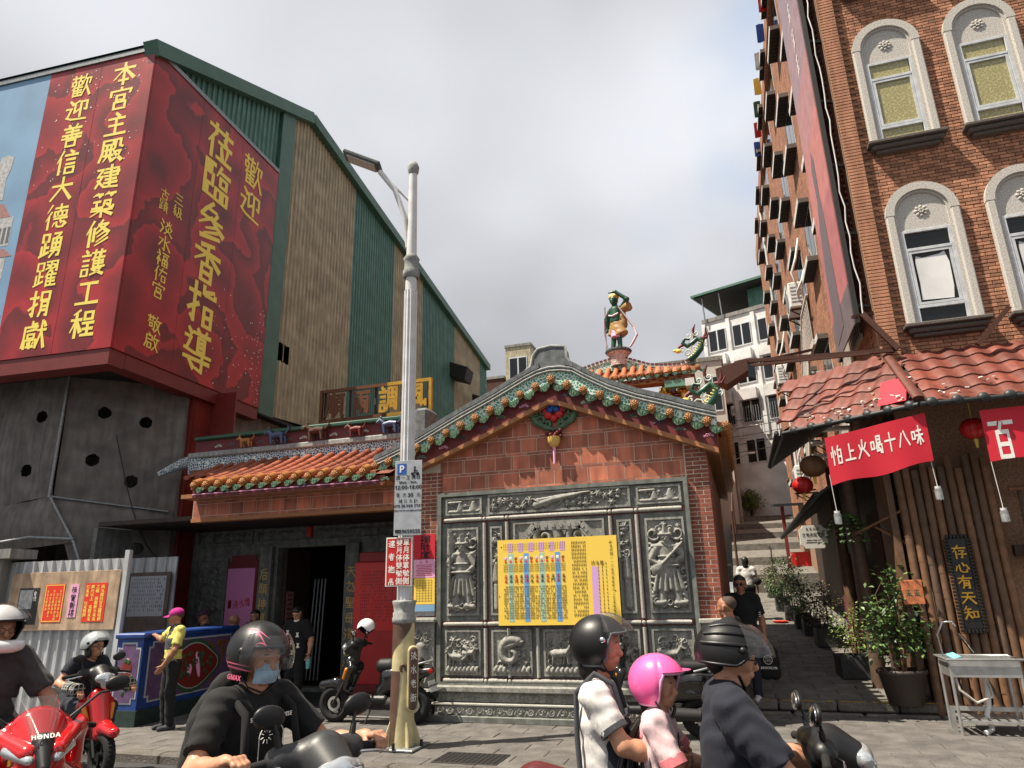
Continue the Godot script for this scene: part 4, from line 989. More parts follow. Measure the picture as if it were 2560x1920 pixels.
	for sg in [-1.0,1.0]:
		for c in [[0.17,4.44,0.075,0.0],[0.29,4.38,0.07,1.0],[0.36,4.44,0.05,2.0],[0.2,4.28,0.08,3.0],[0.1,4.2,0.06,4.0]]:
			var p := []
			for s in spiral(-2.51 + c[0] * sg,c[1],c[2],c[3] * sg,1.1 * sg,10): p.append(V(s.x,s.y,-10.06))
			g.tube(p,0.026,6)
		g.tube([V(-2.51 + 0.36 * sg,4.4,-10.07),V(-2.51 + 0.28 * sg,4.25,-10.07),V(-2.51 + 0.1 * sg,4.14,-10.06),V(-2.51,4.12,-10.06)],[0.05,0.055,0.04,0.03],6)
	var gm := part("gable_ornament",g,M.green_glaze,t)
	var g2 := MB.new()
	for c in [[-0.09,4.36,0.07],[0.09,4.36,0.07],[0.0,4.3,0.06],[-0.14,4.43,0.05],[0.14,4.43,0.05]]:
		g2.ball(V(-2.51 + c[0],c[1],-10.06),V(c[2],c[2],0.035),Basis.IDENTITY,10,6)
	part("red_cloud",g2,M.sign_red,gm)
	var g3 := MB.new()
	for c in [[-0.05,4.44,0.055],[0.05,4.44,0.055],[0.0,4.49,0.05]]: g3.ball(V(-2.51 + c[0],c[1],-10.03),V(c[2],c[2],0.03),Basis.IDENTITY,10,6)
	part("blue_cloud",g3,M.sign_blue,gm)
	var g4 := MB.new()
	g4.lathe([Vector2(0.0,3.83),Vector2(0.06,3.85),Vector2(0.095,3.92),Vector2(0.1,3.99),Vector2(0.0,4.0)],14,Transform3D(Basis.IDENTITY,V(-2.51,0,-10.02)))
	for k in 12: g4.tube([V(-2.51 + cos(k * TAU / 12) * 0.1,3.99,-10.02 + sin(k * TAU / 12) * 0.1),V(-2.51 + cos(k * TAU / 12) * 0.05,3.85,-10.02 + sin(k * TAU / 12) * 0.05)],0.008,4)
	part("basket",g4,M.gold_paint,gm)
	var g5 := MB.new()
	for k in 26: g5.ball(V(-2.51 + rr(-0.12,0.12),4.03 + rr(-0.03,0.06),-10.02 + rr(-0.06,0.06)),V(0.03,0.025,0.03),Basis.IDENTITY,6,4)
	part("flowers",g5,M.frieze_red,gm)
	var g6 := MB.new(); g6.tube([V(-2.51,3.84,-10.02),V(-2.515,3.58,-10.02)],[0.022,0.018],8); part("tassel",g6,M.print_pink,gm)
	dragon(roof,V(-0.36,4.1,-9.75),0.62,1.0)
	dragon(roof,V(-2.86,4.95,-11.8),0.75,-1.0)

# a curled dragon of mosaic: body in one sweep,with fins and curls
func dragon(parent: Node3D,at: Vector3,s: float,dir: float):
	var b := MB.new(); var p := []; var r := []
	for q in [[0.05,0.0,0.09],[0.25,0.12,0.11],[0.42,0.3,0.1],[0.48,0.52,0.09],[0.36,0.62,0.08],[0.2,0.5,0.075],[0.05,0.42,0.07],[-0.08,0.52,0.06],[0.0,0.66,0.05],[0.14,0.62,0.035]]:
		p.append(at + V(q[0] * s * dir,q[1] * s,0.03 * s * q[1])); r.append(q[2] * s)
	b.tube(p,r,8)
	var d := part("dragon",b,M.green_dark,parent)
	b = MB.new()
	for q in [[0.48,0.5,0.62,0.74,0.62,0.95],[0.3,0.62,0.26,0.9,0.34,1.08],[-0.06,0.5,-0.2,0.4,-0.26,0.3],[0.44,0.62,0.62,0.62,0.72,0.78]]:
		b.tube([at + V(q[0] * s * dir,q[1] * s,0),at + V(q[2] * s * dir,q[3] * s,0.02),at + V(q[4] * s * dir,q[5] * s,0.03)],[0.06 * s,0.045 * s,0.01 * s],6)
	part("tail",b,M.frieze_red,d)
	b = MB.new()
	for q in [[0.05,0.18,0.13,0.0],[0.24,0.32,0.12,2.0],[0.12,0.72,0.09,4.0],[-0.1,0.3,0.08,1.0],[0.34,0.78,0.1,3.0],[0.55,0.4,0.08,5.0]]:
		var c := []
		for k in spiral(0,0,q[2] * s,q[3],1.2,10): c.append(at + V((q[0] * s + k.x) * dir,q[1] * s + k.y,0.05 * s))
		b.tube(c,0.022 * s,5)
	part("curls",b,M.mosaic_line,d)
	b = MB.new()
	b.ball(at + V(-0.22 * s * dir,0.28 * s,0.04),V(0.09,0.07,0.06) * s); b.ball(at + V(-0.32 * s * dir,0.3 * s,0.04),V(0.06,0.04,0.05) * s)
	for k in 8: b.tube([at + V((0.1 + 0.05 * k) * s * dir,(0.1 + 0.06 * k) * s,0.08 * s),at + V((0.16 + 0.05 * k) * s * dir,(0.06 + 0.06 * k) * s,0.1 * s)],[0.02 * s,0.004],4)
	part("head",b,M.print_gold,d)

func build_entry(t: Node3D):
	# lintel of tiles over the porch
	var w := slab(-9.25,-4.905,3.09,3.66,-10.3,-10.12)
	var lin := part("lintel",w,M.joint,t)
	var rows := [[3.115,0.05,0.33],[3.165,0.205,0.262],[3.37,0.05,0.33],[3.42,0.16,0.262]]
	for ri in 4:
		var x: float = -9.24 - 0.0 * ri
		var n := 0
		while x < -4.95:
			var wd: float = rows[ri][2]
			if ri % 2 == 1 and n % 4 == 3: wd = 0.035
			var x1 := minf(x + wd - 0.009,-4.91)
			part("wall_tile",slab(x,x1,rows[ri][0],rows[ri][0] + rows[ri][1] - 0.009,-10.121,-10.1175 + rr(-0.0006,0.0006)),M["tile%d" % (rng.randi() % 4)],lin)
			x += wd; n += 1
	part("lintel_edge",slab(-9.26,-4.905,3.055,3.115,-10.3,-10.105),M.barge_wood,lin)
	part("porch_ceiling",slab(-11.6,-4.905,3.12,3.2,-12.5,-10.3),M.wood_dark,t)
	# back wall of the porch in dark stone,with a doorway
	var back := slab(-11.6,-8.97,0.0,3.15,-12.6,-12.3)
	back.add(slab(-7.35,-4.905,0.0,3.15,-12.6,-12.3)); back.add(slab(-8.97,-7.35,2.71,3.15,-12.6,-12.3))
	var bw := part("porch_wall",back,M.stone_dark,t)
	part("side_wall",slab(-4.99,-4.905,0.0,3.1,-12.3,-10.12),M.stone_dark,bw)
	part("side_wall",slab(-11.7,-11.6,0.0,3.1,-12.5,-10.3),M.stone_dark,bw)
	for p in [[-9.5,-5.9,2.8,3.1,1],[-11.0,-9.6,2.8,3.1,0],[-11.0,-10.15,1.2,2.55,0],[-10.0,-9.4,1.2,2.6,0],[-11.0,-10.15,0.4,1.1,0],[-6.85,-6.0,1.2,2.6,0],[-5.9,-5.1,1.2,2.6,0],[-6.85,-6.0,0.3,1.1,0],[-5.9,-5.1,0.3,1.1,0]]:
		var f := MB.new()
		frame(f,p[0],p[1],p[2],p[3],0.05,-12.3,-12.25)
		var nd := part("panel_frame",f,M.stone_dark,bw)
		var rb := MB.new()
		relief(rb,p[0] + 0.05,p[1] - 0.05,p[2] + 0.05,p[3] - 0.05,-12.295,foliage(p[0] + 0.15,p[1] - 0.15,p[2] + 0.12,p[3] - 0.1,int(30 * (p[1] - p[0]) * (p[3] - p[2] + 0.6)),0.07,0.06),0.025)
		part("carving",rb,M.stone_dark,nd)
	# door posts with gilded verses
	for q in [[-9.19,"后顯神靈人間傳"],[-7.2,"天為聖母海島渡"]]:
		var dp := part("door_post",slab(q[0] - 0.15,q[0] + 0.15,0.02,2.74,-12.3,-12.18,0.01),M.stone_dark,bw)
		var tx := MB.new()
		put_text(tx,q[1],V(q[0] - 0.1,2.3,-12.178),V(0.2,0,0),V(0,-0.21,0),V(0,-0.285,0),1.7)
		part("verse",tx,M.gold_paint,dp)
	part("threshold",slab(-9.0,-7.3,0.02,0.09,-12.5,-12.2,0.01),M.stone_dark,bw)
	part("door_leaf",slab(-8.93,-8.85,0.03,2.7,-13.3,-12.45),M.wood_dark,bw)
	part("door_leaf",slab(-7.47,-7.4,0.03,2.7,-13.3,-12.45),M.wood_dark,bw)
	# dark room behind
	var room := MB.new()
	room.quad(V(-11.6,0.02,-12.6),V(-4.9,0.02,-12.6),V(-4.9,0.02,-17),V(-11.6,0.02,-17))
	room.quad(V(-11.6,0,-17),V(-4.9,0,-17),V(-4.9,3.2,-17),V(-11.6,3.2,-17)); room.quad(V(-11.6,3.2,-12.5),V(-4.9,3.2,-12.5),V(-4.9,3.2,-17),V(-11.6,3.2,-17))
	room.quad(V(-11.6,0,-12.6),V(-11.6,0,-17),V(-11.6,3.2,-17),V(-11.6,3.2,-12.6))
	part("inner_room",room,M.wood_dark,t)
	var cl := MB.new(); cl.box(V(-7.75,1.9,-14.0),V(0.4,1.0,0.02)); part("yellow_curtain",cl,M.print_yellow,t)
	var pr := MB.new()
	for k in 4: pr.tube([V(-8.75 + 0.09 * k,0.1,-13.2),V(-8.72 + 0.085 * k,2.1,-13.3)],0.018,6)
	part("flag_poles",pr,M.galv,t)
	# small red lamp brackets under the lintel
	for x in [-7.95,-6.05]: part("bracket",slab(x - 0.05,x + 0.05,2.85,3.06,-11.9,-11.8,0.01),M.red_board,t)
	# roof over the porch: single tube tiles,pan tiles between,eave ornaments
	var deck := MB.new()
	deck.quad(V(-8.85,3.58,-9.66),V(-5.1,3.58,-9.66),V(-5.1,4.24,-11.15),V(-10.4,4.24,-11.15))
	deck.box(V(-7.0,3.48,-9.72),V(3.6,0.16,0.05))
	var roof := part("porch_roof",deck,M.roof_tile3,t)
	part("eave_board",slab(-8.9,-5.3,3.42,3.56,-9.75,-9.685),M.barge_red,roof)
	part("eave_board_line",slab(-8.9,-5.3,3.47,3.485,-9.684,-9.679),M.print_pink,roof)
	part("eave_soffit",slab(-9.2,-5.2,3.43,3.5,-10.15,-9.75),M.barge_wood,roof)
	var tb := MB.new()
	for k in 6:
		var a := V(0,0,0).lerp(V(0,0.66,-1.5),k / 6.0); var c := V(0,0,0).lerp(V(0,0.66,-1.5),(k + 1) / 6.0 + 0.012)
		var sag := V(0,-0.05 * sin(PI * k / 6.0),0); var sag2 := V(0,-0.05 * sin(PI * (k + 1) / 6.0),0)
		tb.tube([a + sag,c + sag2],[0.066,0.058],10)
	var tm := tb.mesh(null)
	var pan := MB.new()
	for k in 9:
		var a := V(0,-0.03,0.0).lerp(V(0,0.63,-1.5),k / 9.0)
		var dz := V(0,0.66,-1.5) / 9.0
		pan.quad(a + V(-0.07,0.03,0),a + V(0.07,0.03,0),a + dz + V(0.07,0.008,0),a + dz + V(-0.07,0.008,0)); pan.quad(a + V(-0.07,0.0,0.001),a + V(0.07,0.0,0.001),a + V(0.07,0.03,0.001),a + V(-0.07,0.03,0.001))
	var pmh := pan.mesh(null)
	var cap := rosette().mesh(M.orange); var dm := drip().mesh(M.green_glaze)
	var ctube := MB.new(); ctube.tube([V(0,0,0.0),V(0,0.07,-0.16)],[0.07,0.066],10)
	var cm := ctube.mesh(M.orange)
	for k in 17:
		var x := -9.6 + 0.2525 * k
		if x < -8.9:
			inst("roof_tile",tm,roof,Transform3D(Basis.IDENTITY.scaled(V(1,0.6,0.6)),V(x,3.9,-10.25)),M.roof_tile0); continue
		inst("roof_tile",tm,roof,Transform3D(Basis.IDENTITY,V(x,3.665,-9.7)),M["roof_tile%d" % (rng.randi() % 3)])
		inst("pan_tile",pmh,roof,Transform3D(Basis.IDENTITY,V(x + 0.126,3.64,-9.7)),M["roof_tile%d" % (rng.randi() % 4)])
		inst("eave_tile",cm,roof,Transform3D(Basis.IDENTITY,V(x,3.645,-9.64)))
		inst("rosette_tile",cap,roof,Transform3D(Basis.from_euler(V(-0.2,0,rr(-0.1,0.1))).scaled(Vector3.ONE * rr(0.8,0.92)),V(x,3.63,-9.62)))
		inst("drip_tile",dm,roof,Transform3D(Basis.from_euler(V(-0.15,0,rr(-0.05,0.05))),V(x + 0.126,3.6,-9.65)))
	for k in 3:
		var q := MB.new(); cloud_curl(q,-8.2 + k * 1.5,3.49,-9.676,0.035); part("painted_cloud",q,[M.green_dark,M.blue_mosaic,M.green_light][k],roof)
	# ridge in bands
	part("ridge_band",slab(-10.4,-5.2,4.15,4.46,-11.4,-11.12),M.mosaic_blue,roof)
	part("ridge_moulding",slab(-10.4,-5.2,4.46,4.57,-11.45,-11.06,0.02),M.grey_white,roof)
	part("ridge_frieze",slab(-10.3,-5.2,4.57,4.82,-11.4,-11.15),M.frieze_red,roof)
	part("ridge_cap",slab(-10.3,-5.2,4.82,4.9,-11.45,-11.08,0.02),M.green_dark,roof)
	part("ridge_end",slab(-5.35,-5.08,4.3,4.98,-11.5,-11.0,0.05),M.grey_cap,roof)
	var sw := MB.new(); sw.tube([V(-10.0,4.5,-11.25),V(-10.6,4.4,-11.2),V(-11.1,4.2,-11.1)],[0.14,0.12,0.06],8); part("ridge_tail",sw,M.mosaic_blue,roof)
	for k in 14:
		var q := MB.new(); cloud_curl(q,-9.75 + 0.33 * k,4.68,-11.148,0.04); part("frieze_cloud",q,M.grey_cap if k % 2 else M.mosaic_line,roof)
	var cols := [M.orange,M.blue_mosaic,M.rust,M.barge_red,M.blue_mosaic]
	for k in 5: # animals along the frieze
		var x: float = [-9.0,-8.28,-7.4,-6.56,-5.85][k]
		var q := MB.new()
		var sc: float = [0.7,0.95,1.0,0.75,0.9][k]
		var o := V(x,4.58,-11.05)
		q.tube([o + V(-0.15,0.17,0) * sc,o + V(0.0,0.19,0) * sc,o + V(0.15,0.18,0) * sc],[0.06 * sc,0.075 * sc,0.06 * sc],8)
		for l in [[-0.13,0.04],[-0.1,-0.04],[0.12,0.04],[0.15,-0.04]]: q.tube([o + V(l[0],0.16,l[1]) * sc,o + V(l[0] + 0.02,0.0,l[1]) * sc],[0.035 * sc,0.024 * sc],6)
		q.tube([o + V(-0.14,0.2,0) * sc,o + V(-0.22,0.27,0.02) * sc,o + V(-0.29,0.22,0.03) * sc],[0.05 * sc,0.055 * sc,0.03 * sc],8)
		q.tube([o + V(0.18,0.2,0) * sc,o + V(0.26,0.28,0) * sc,o + V(0.24,0.36,0) * sc],[0.025 * sc,0.02 * sc,0.012 * sc],6)
		q.ball(o + V(-0.2,0.33,0.03) * sc,V(0.03,0.035,0.02) * sc,Basis.IDENTITY,6,4)
		part("animal_figure",q,cols[k],roof)
	# gilded sign in a frame on posts over the ridge
	var sg := thing("roof_sign","gilded characters in a rectangular metal frame standing on the temple roof","sign",V(-6.83,4.9,-12.2))
	var fr := MB.new()
	for a in [[0.3,0.35,1.26,0.35],[0.3,1.0,1.26,1.0]]: fr.bar(V(a[0],a[1],0),V(a[2],a[3],0),0.06,0.07)
	fr.bar(V(1.26,0.32,0),V(1.26,1.03,0),0.07,0.06)
	part("sign_frame",fr,M.gold,sg)
	fr = MB.new(); fr.bar(V(-1.26,0.35,0),V(0.298,0.35,0),0.058,0.068); fr.bar(V(-1.26,1.0,0),V(0.298,1.0,0),0.058,0.068); fr.bar(V(-1.26,0.32,0),V(-1.26,1.03,0),0.07,0.06)
	part("sign_frame",fr,M.rust_gold,sg,"tarnished brown left half of the frame")
	var ps := MB.new()
	for x in [-1.2,-0.6,0.0,0.6,1.2]: ps.bar(V(x,-0.7,-0.05),V(x,0.97,-0.05),0.04,0.04)
	part("posts",ps,M.dark_iron,sg)
	for k in 4:
		var g := MB.new(); put_glyph(g,"順雨調風"[k],V(-1.1 + 0.62 * k,0.92,0.05),V(0.42,0,0),V(0,-0.5,0),2.6,1,0.03)
		part("character",g,M.gold if k > 1 else M.rust_gold,sg)

func build_pavilion(t: Node3D):
	# the taller roof behind,with its ridge,eaves,beams and gilded columns
	var R := [[-3.3,6.4],[-3.0,6.5],[-2.63,6.6],[-2.22,6.68],[-1.93,6.65],[-1.43,6.44],[-1.14,6.39],[-0.78,6.37],[-0.46,6.49]]
	var b := MB.new()
	b.prism(PackedVector2Array([Vector2(-3.6,4.0),Vector2(-0.45,4.0),Vector2(-0.45,5.9),Vector2(-3.6,5.9)]),-17.0,-15.0)
	var p := part("pavilion",b,M.frieze_red,t)
	for s in [[-0.1,0.0,M.mosaic_green,-14.75,-14.6],[0.0,0.05,M.mosaic_line,-14.77,-14.58]]:
		var q := MB.new()
		for i in 20:
			var xa := -3.3 + 2.86 * i / 20.0; var xb := -3.3 + 2.86 * (i + 1) / 20.0
			var lo: float = -0.22 if s[0] < 0 else 0.0
			q.prism(PackedVector2Array([Vector2(xa,curve_y(R,xa) + lo - 0.05),Vector2(xb,curve_y(R,xb) + lo - 0.05),Vector2(xb,curve_y(R,xb) + s[1] - 0.05),Vector2(xa,curve_y(R,xa) + s[1] - 0.05)]),s[3],s[4])
		part("ridge_band",q,s[2],p)
	for i in 30:
		var xa := -3.28 + 0.0935 * i
		var q := MB.new()
		q.box(V(xa + 0.04,curve_y(R,xa + 0.04) + 0.01,-14.67),V(0.07,0.04,0.2),Basis.from_euler(V(0,0,atan((curve_y(R,xa + 0.09) - curve_y(R,xa)) / 0.09))))
		part("ridge_tile",q,M.frieze_red,p)
	var deck := MB.new()
	deck.quad(V(-3.4,6.0,-14.05),V(-0.45,6.0,-14.05),V(-0.5,6.42,-14.7),V(-3.4,6.42,-14.7))
	part("roof_deck",deck,M.roof_tile3,p)
	var tm := MB.new(); tm.tube([V(0,0,0),V(0,0.14,-0.25),V(0,0.42,-0.6)],[0.06,0.058,0.055],10); tm.ball(V(0,0.42,-0.6),V(0.055,0.055,0.055))
	var mm := tm.mesh(null)
	for k in 13: inst("roof_tile",mm,p,Transform3D(Basis.IDENTITY.scaled(V(1,[1.0,1.0,1.0,1.0,1.0,1.0,0.95,0.85,0.7,0.6,0.5,0.4,0.4][k],[1.0,1.0,1.0,1.0,1.0,1.0,0.95,0.85,0.7,0.6,0.5,0.4,0.4][k])),V(-2.9 + 0.185 * k,6.04,-14.05)),M.orange_brick)
	var rows := MB.new()
	for k in 6: rows.box(V(-2.0,6.06 + 0.055 * k,-14.1 - 0.1 * k),V(2.3,0.025,0.09),Basis.from_euler(V(0.55,0,0)))
	part("pan_tiles",rows,M.roof_tile1,p)
	var rm := rosette().mesh(M.orange); var dm := drip().mesh(M.green_glaze)
	for k in 14:
		inst("rosette_tile",rm,p,Transform3D(Basis.IDENTITY.scaled(Vector3.ONE * 0.75),V(-2.85 + 0.188 * k,6.03 + 0.0035 * k,-13.98)))
		inst("drip_tile",dm,p,Transform3D(Basis.IDENTITY.scaled(Vector3.ONE * 0.8),V(-2.75 + 0.188 * k,6.0 + 0.0035 * k,-14.0)))
	part("eave_beam",slab(-3.4,-0.48,5.86,5.98,-14.4,-14.1),M.barge_wood,p)
	for k in 22: part("fret",slab(-3.3 + 0.13 * k,-3.22 + 0.13 * k,5.89 + 0.03 * (k % 2),5.915 + 0.03 * (k % 2),-14.1,-14.09),M.frieze_red,p)
	part("beam_end",slab(-0.68,-0.5,5.7,5.86,-14.2,-13.98),M.white,p)
	part("beam",slab(-1.1,-0.68,5.72,5.86,-14.2,-14.02),M.green_light,p)
	for x in [-1.12,-0.74]:
		var q := MB.new(); q.tube([V(x,5.2,-14.35),V(x,5.8,-14.35)],0.1,10)
		for k in 18: q.ball(V(x + cos(k * 0.7) * 0.1,5.45 + 0.02 * k,-14.35 + sin(k * 0.7) * 0.1),V(0.045,0.04,0.045),Basis.IDENTITY,6,4)
		part("column",q,M.gold,p)
	for k in 7: part("slat",slab(-0.98,-0.62,5.35 + 0.06 * k,5.37 + 0.06 * k,-14.6,-14.55),M.frieze_red,p)
	dragon(p,V(-0.62,6.4,-14.45),0.72,1.0)
	# statue on its round pedestal
	var q := MB.new()
	q.lathe([Vector2(0.2,6.5),Vector2(0.2,6.72),Vector2(0.23,6.76),Vector2(0.27,6.8)],20,Transform3D(Basis.IDENTITY,V(-2.1,0,-14.68)))
	part("pedestal",q,M.mosaic_pink,p)
	q = MB.new()
	q.lathe([Vector2(0.27,6.8),Vector2(0.285,6.82),Vector2(0.285,6.88),Vector2(0.0,6.88)],20,Transform3D(Basis.IDENTITY,V(-2.1,0,-14.68)))
	for k in 20: q.ball(V(-2.1 + cos(k * TAU / 20) * 0.285,6.85,-14.68 + sin(k * TAU / 20) * 0.285),V(0.02,0.02,0.02),Basis.IDENTITY,6,4)
	part("pedestal_rim",q,M.grey_cap,p)

# ---------------------------------------------------------------- sheet-metal hall with the red banners
func peony_texture() -> NoiseTexture2D:
	var t := ramp_tex(0.0065,2,[[0.0,Color(0.42,0.07,0.09)],[0.22,Color(0.60,0.095,0.125)],[0.4,Color(0.74,0.12,0.15)],[0.44,Color(0.80,0.17,0.19)],[0.46,Color(0.46,0.075,0.1)],[0.62,Color(0.62,0.1,0.13)],[0.76,Color(0.76,0.14,0.165)],[0.78,Color(0.44,0.07,0.1)],[1.0,Color(0.66,0.1,0.13)]],FastNoiseLite.TYPE_CELLULAR,33,1024)
	var f: FastNoiseLite = t.noise
	f.cellular_return_type = FastNoiseLite.RETURN_DISTANCE; f.cellular_jitter = 1.0
	f.domain_warp_enabled = true; f.domain_warp_amplitude = 42.0; f.domain_warp_frequency = 0.007; f.domain_warp_type = FastNoiseLite.DOMAIN_WARP_SIMPLEX
	return t

func corrugated(x: float,z0: float,z1: float,top: Callable,bot: Callable,pitch := 0.19) -> MB: # ribbed sheet in the plane x,ribs upright
	var b := MB.new()
	var z := z0
	var prof := [[0.0,0.0],[0.3,0.0],[0.42,0.035],[0.78,0.035],[0.9,0.0]]
	while z > z1 + 0.001:
		for i in 5:
			var za: float = z - prof[i][0] * pitch; var xa: float = x + prof[i][1]
			var zb: float = z - (prof[i + 1][0] if i < 4 else 1.0) * pitch; var xb: float = x + (prof[i + 1][1] if i < 4 else 0.0)
			b.quad(V(xa,bot.call(za),za),V(xb,bot.call(zb),zb),V(xb,top.call(zb),zb),V(xa,top.call(za),za))
		z -= pitch
	return b

func build_hall():
	var pm := mat("peony",Color(0.86,0.90,0.92),0.4)
	pm.albedo_texture = peony_texture(); pm.uv1_triplanar = true; pm.uv1_scale = Vector3.ONE * 0.075
	mat("print_sky",Color(0.50,0.66,0.80),0.55,"soft",0.1)
	mat("print_pale",Color(0.80,0.80,0.80),0.6,"mottle",0.4)
	mat("print_dim",Color(0.42,0.42,0.45),0.6,"mottle",0.6)
	mat("print_rose",Color(0.72,0.52,0.50),0.6,"mottle",0.6)
	var h := thing("metal_hall","tall green and tan corrugated metal hall with sloping roof behind the temple","building",V(-10.8,0,-9.3),4.0)
	var top := func(z: float) -> float: return 13.0 + 2.9 * (-z / 6.2) if z > -6.2 else 15.9 - 1.9 * ((-z - 6.2) / 20.0)
	var bot := func(z: float) -> float: return 6.25 if z > -5.0 else 6.25 + minf((-z - 5.0) * 0.07,0.3)
	for s in [[-0.15,-4.9,"sheet_green"],[-5.35,-9.4,"sheet_tan"],[-9.4,-12.9,"sheet_green"],[-12.9,-16.0,"sheet_tan"],[-16.0,-20.4,"sheet_green"],[-20.4,-24.8,"sheet_tan"],[-24.8,-26.2,"sheet_green"]]:
		if s[0] < -5.0 and s[0] > -6.0: # a torn window in this bay
			part("wall_sheet",corrugated(-0.12,-5.35,-6.1,top,func(_z): return 8.4),M.sheet_tan,h); part("wall_sheet",corrugated(-0.12,-5.35,-6.1,func(_z): return 7.88,bot),M.sheet_tan,h); s[0] = -6.11
		part("wall_sheet",corrugated(-0.12,s[0],s[1],top,bot),M[s[2]],h)
	part("corner_trim",slab(-0.12,0.0,6.2,15.4,-5.4,-4.75,0.01),M.trim_green,h)
	# roof edges,roof and the far wall
	var v := MB.new()
	v.bar(V(-0.05,13.1,0.1),V(-0.05,16.02,-6.2),0.35,0.34); v.bar(V(-0.05,16.02,-6.2),V(-0.05,14.15,-26.4),0.35,0.34)
	part("roof_edge",v,M.trim_green,h)
	v = MB.new()
	v.quad(V(-14,13.25,0.1),V(0.1,13.25,0.1),V(0.1,16.17,-6.2),V(-14,16.17,-6.2)); v.quad(V(-14,16.17,-6.2),V(0.1,16.17,-6.2),V(0.1,14.3,-26.4),V(-14,14.3,-26.4))
	part("roof",v,M.trim_green,h)
	part("end_wall",slab(-14,-0.12,6.0,14.2,-26.4,-26.2),M.sheet_tan,h)
	part("underside",slab(-14,-0.13,6.22,6.3,-26.2,-0.1),M.dark_iron,h)
	# lower ridge of the hall that steps down behind
	v = MB.new()
	v.prism(PackedVector2Array([Vector2(-6,4),Vector2(2.6,4),Vector2(2.6,12.6),Vector2(1.2,13.2),Vector2(-6,13.2)]),-46,-31)
	var lw := part("rear_block",v,M.sheet_tan,h)
	part("rear_roof_edge",slab(-6,2.8,13.1,13.5,-46,-30.8,0.02),M.trim_green,h)
	part("rear_sheet",corrugated(2.62,-31.0,-36.0,func(_z): return 12.7,func(_z): return 4.0),M.sheet_green,h)
	# a broken window and two hooded ducts in the sheet wall
	part("far_side",slab(-14.2,-14,6.0,16.0,-26.4,0.0),M.sheet_tan,h); part("inner_front",slab(-14,-0.2,6.3,13.1,-0.3,-0.12),M.sheet_tan,h)
	part("window_bar",slab(-0.075,-0.06,7.88,8.4,-5.75,-5.72),M.sheet_tan,h)
	for d in [[-20.3,11.9],[-24.0,11.3]]:
		v = MB.new()
		v.prism(PackedVector2Array([Vector2(0,0),Vector2(0.9,-0.35),Vector2(0.75,-0.95),Vector2(0.0,-0.7)]),-0.5,0.5,Transform3D(Basis.IDENTITY,V(-0.1,d[1] + 0.5,d[0])))
		part("duct_hood",v,M.dark_iron,h)
	# banners: panels with narrow seams
	var bt := thing("welcome_banner","huge red peony-print banner wrapped round the hall corner with yellow characters","banner",V(-10.8,6.3,-9.3),4.0)
	for p in [[-1.33,0.02],[-2.71,-1.338]]: part("banner_panel",slab(p[0],p[1],0.0,6.78,0.0,0.05),M.peony,bt)
	for p in [[-1.55,0.0],[-3.1,-1.556],[-4.7,-3.106]]:
		part("banner_panel",slab(-0.03,0.025,0.0,6.78,p[0],p[1]),M.peony,bt)
	var fl := slab(-9.0,0.03,6.79,6.9,-0.1,0.08); fl.add(slab(-0.1,0.05,6.79,6.9,-4.7,-0.1))
	part("top_flashing",fl,M.galv,bt)
	part("bottom_frame",slab(-9.0,0.0,-0.32,-0.01,-0.35,0.03),M.steel_red,bt)
	part("bottom_frame",slab(-0.35,0.0,-0.3,-0.01,-4.7,-0.36),M.steel_red,bt)
	var tx := MB.new()
	put_text(tx,"本宮主殿建築修護工程",V(-0.98,6.62,0.054),V(0.56,0,0),V(0,-0.55,0),V(0,-0.643,0),2.3)
	part("lettering",tx,M.letter_yellow,bt)
	tx = MB.new()
	put_text(tx,"歡迎善信大德踴躍捐獻",V(-2.08,6.56,0.054),V(0.54,0,0),V(0,-0.55,0),V(0,-0.648,0),2.2)
	part("lettering",tx,M.letter_yellow,bt)
	tx = MB.new()
	put_text(tx,"莅臨參香指導",V(0.03,6.5,-1.8),V(0,0,-0.92),V(0,-0.95,0),V(0,-1.06,0),2.3)
	part("lettering",tx,M.letter_yellow,bt)
	tx = MB.new()
	put_text(tx,"歡迎",V(0.03,6.5,-3.2),V(0,0,-0.78),V(0,-0.82,0),V(0,-0.95,0),2.1)
	part("lettering",tx,M.letter_yellow,bt)
	tx = MB.new()
	put_text(tx,"三級",V(0.03,3.99,-1.02),V(0,0,-0.28),V(0,-0.27,0),V(0,-0.31,0),1.7); part("lettering",tx,M.letter_yellow,bt); tx = MB.new(); put_text(tx,"古蹟",V(0.03,3.85,-0.62),V(0,0,-0.26),V(0,-0.25,0),V(0,-0.27,0),1.7); part("lettering",tx,M.letter_yellow,bt); tx = MB.new()
	put_text(tx,"淡水福佑宮",V(0.03,3.18,-0.74),V(0,0,-0.36),V(0,-0.33,0),V(0,-0.362,0),1.9); part("lettering",tx,M.letter_yellow,bt); tx = MB.new(); put_text(tx,"敬啟",V(0.03,1.0,-0.74),V(0,0,-0.38),V(0,-0.34,0),V(0,-0.385,0),1.9)
	part("lettering",tx,M.letter_yellow,bt)
	tx = MB.new() # small printed sparks on the peonies
	for k in 170:
		var s := rr(0.01,0.03)
		if k < 90: tx.box(V(-2.65 + 2.5 * pow(rng.randf(),1.2),6.6 - 2.8 * pow(rng.randf(),1.6),0.052),V(s,s * rr(0.6,1.2),0.003),Basis.from_euler(V(0,0,rr(0,3))))
		else: tx.box(V(0.027,rr(0.1,2.6),-4.6 + 2.0 * pow(rng.randf(),2.0)),V(0.003,s,s),Basis.from_euler(V(rr(0,3),0,0)))
	part("printed_sparks",tx,M.paper,bt)
	# the picture banner to the left: printed sky and temple roofs
	var pb := thing("picture_banner","blue sky and temple photo printed on the banner left of the red one","banner",V(-10.8,6.3,-9.3),4.0)
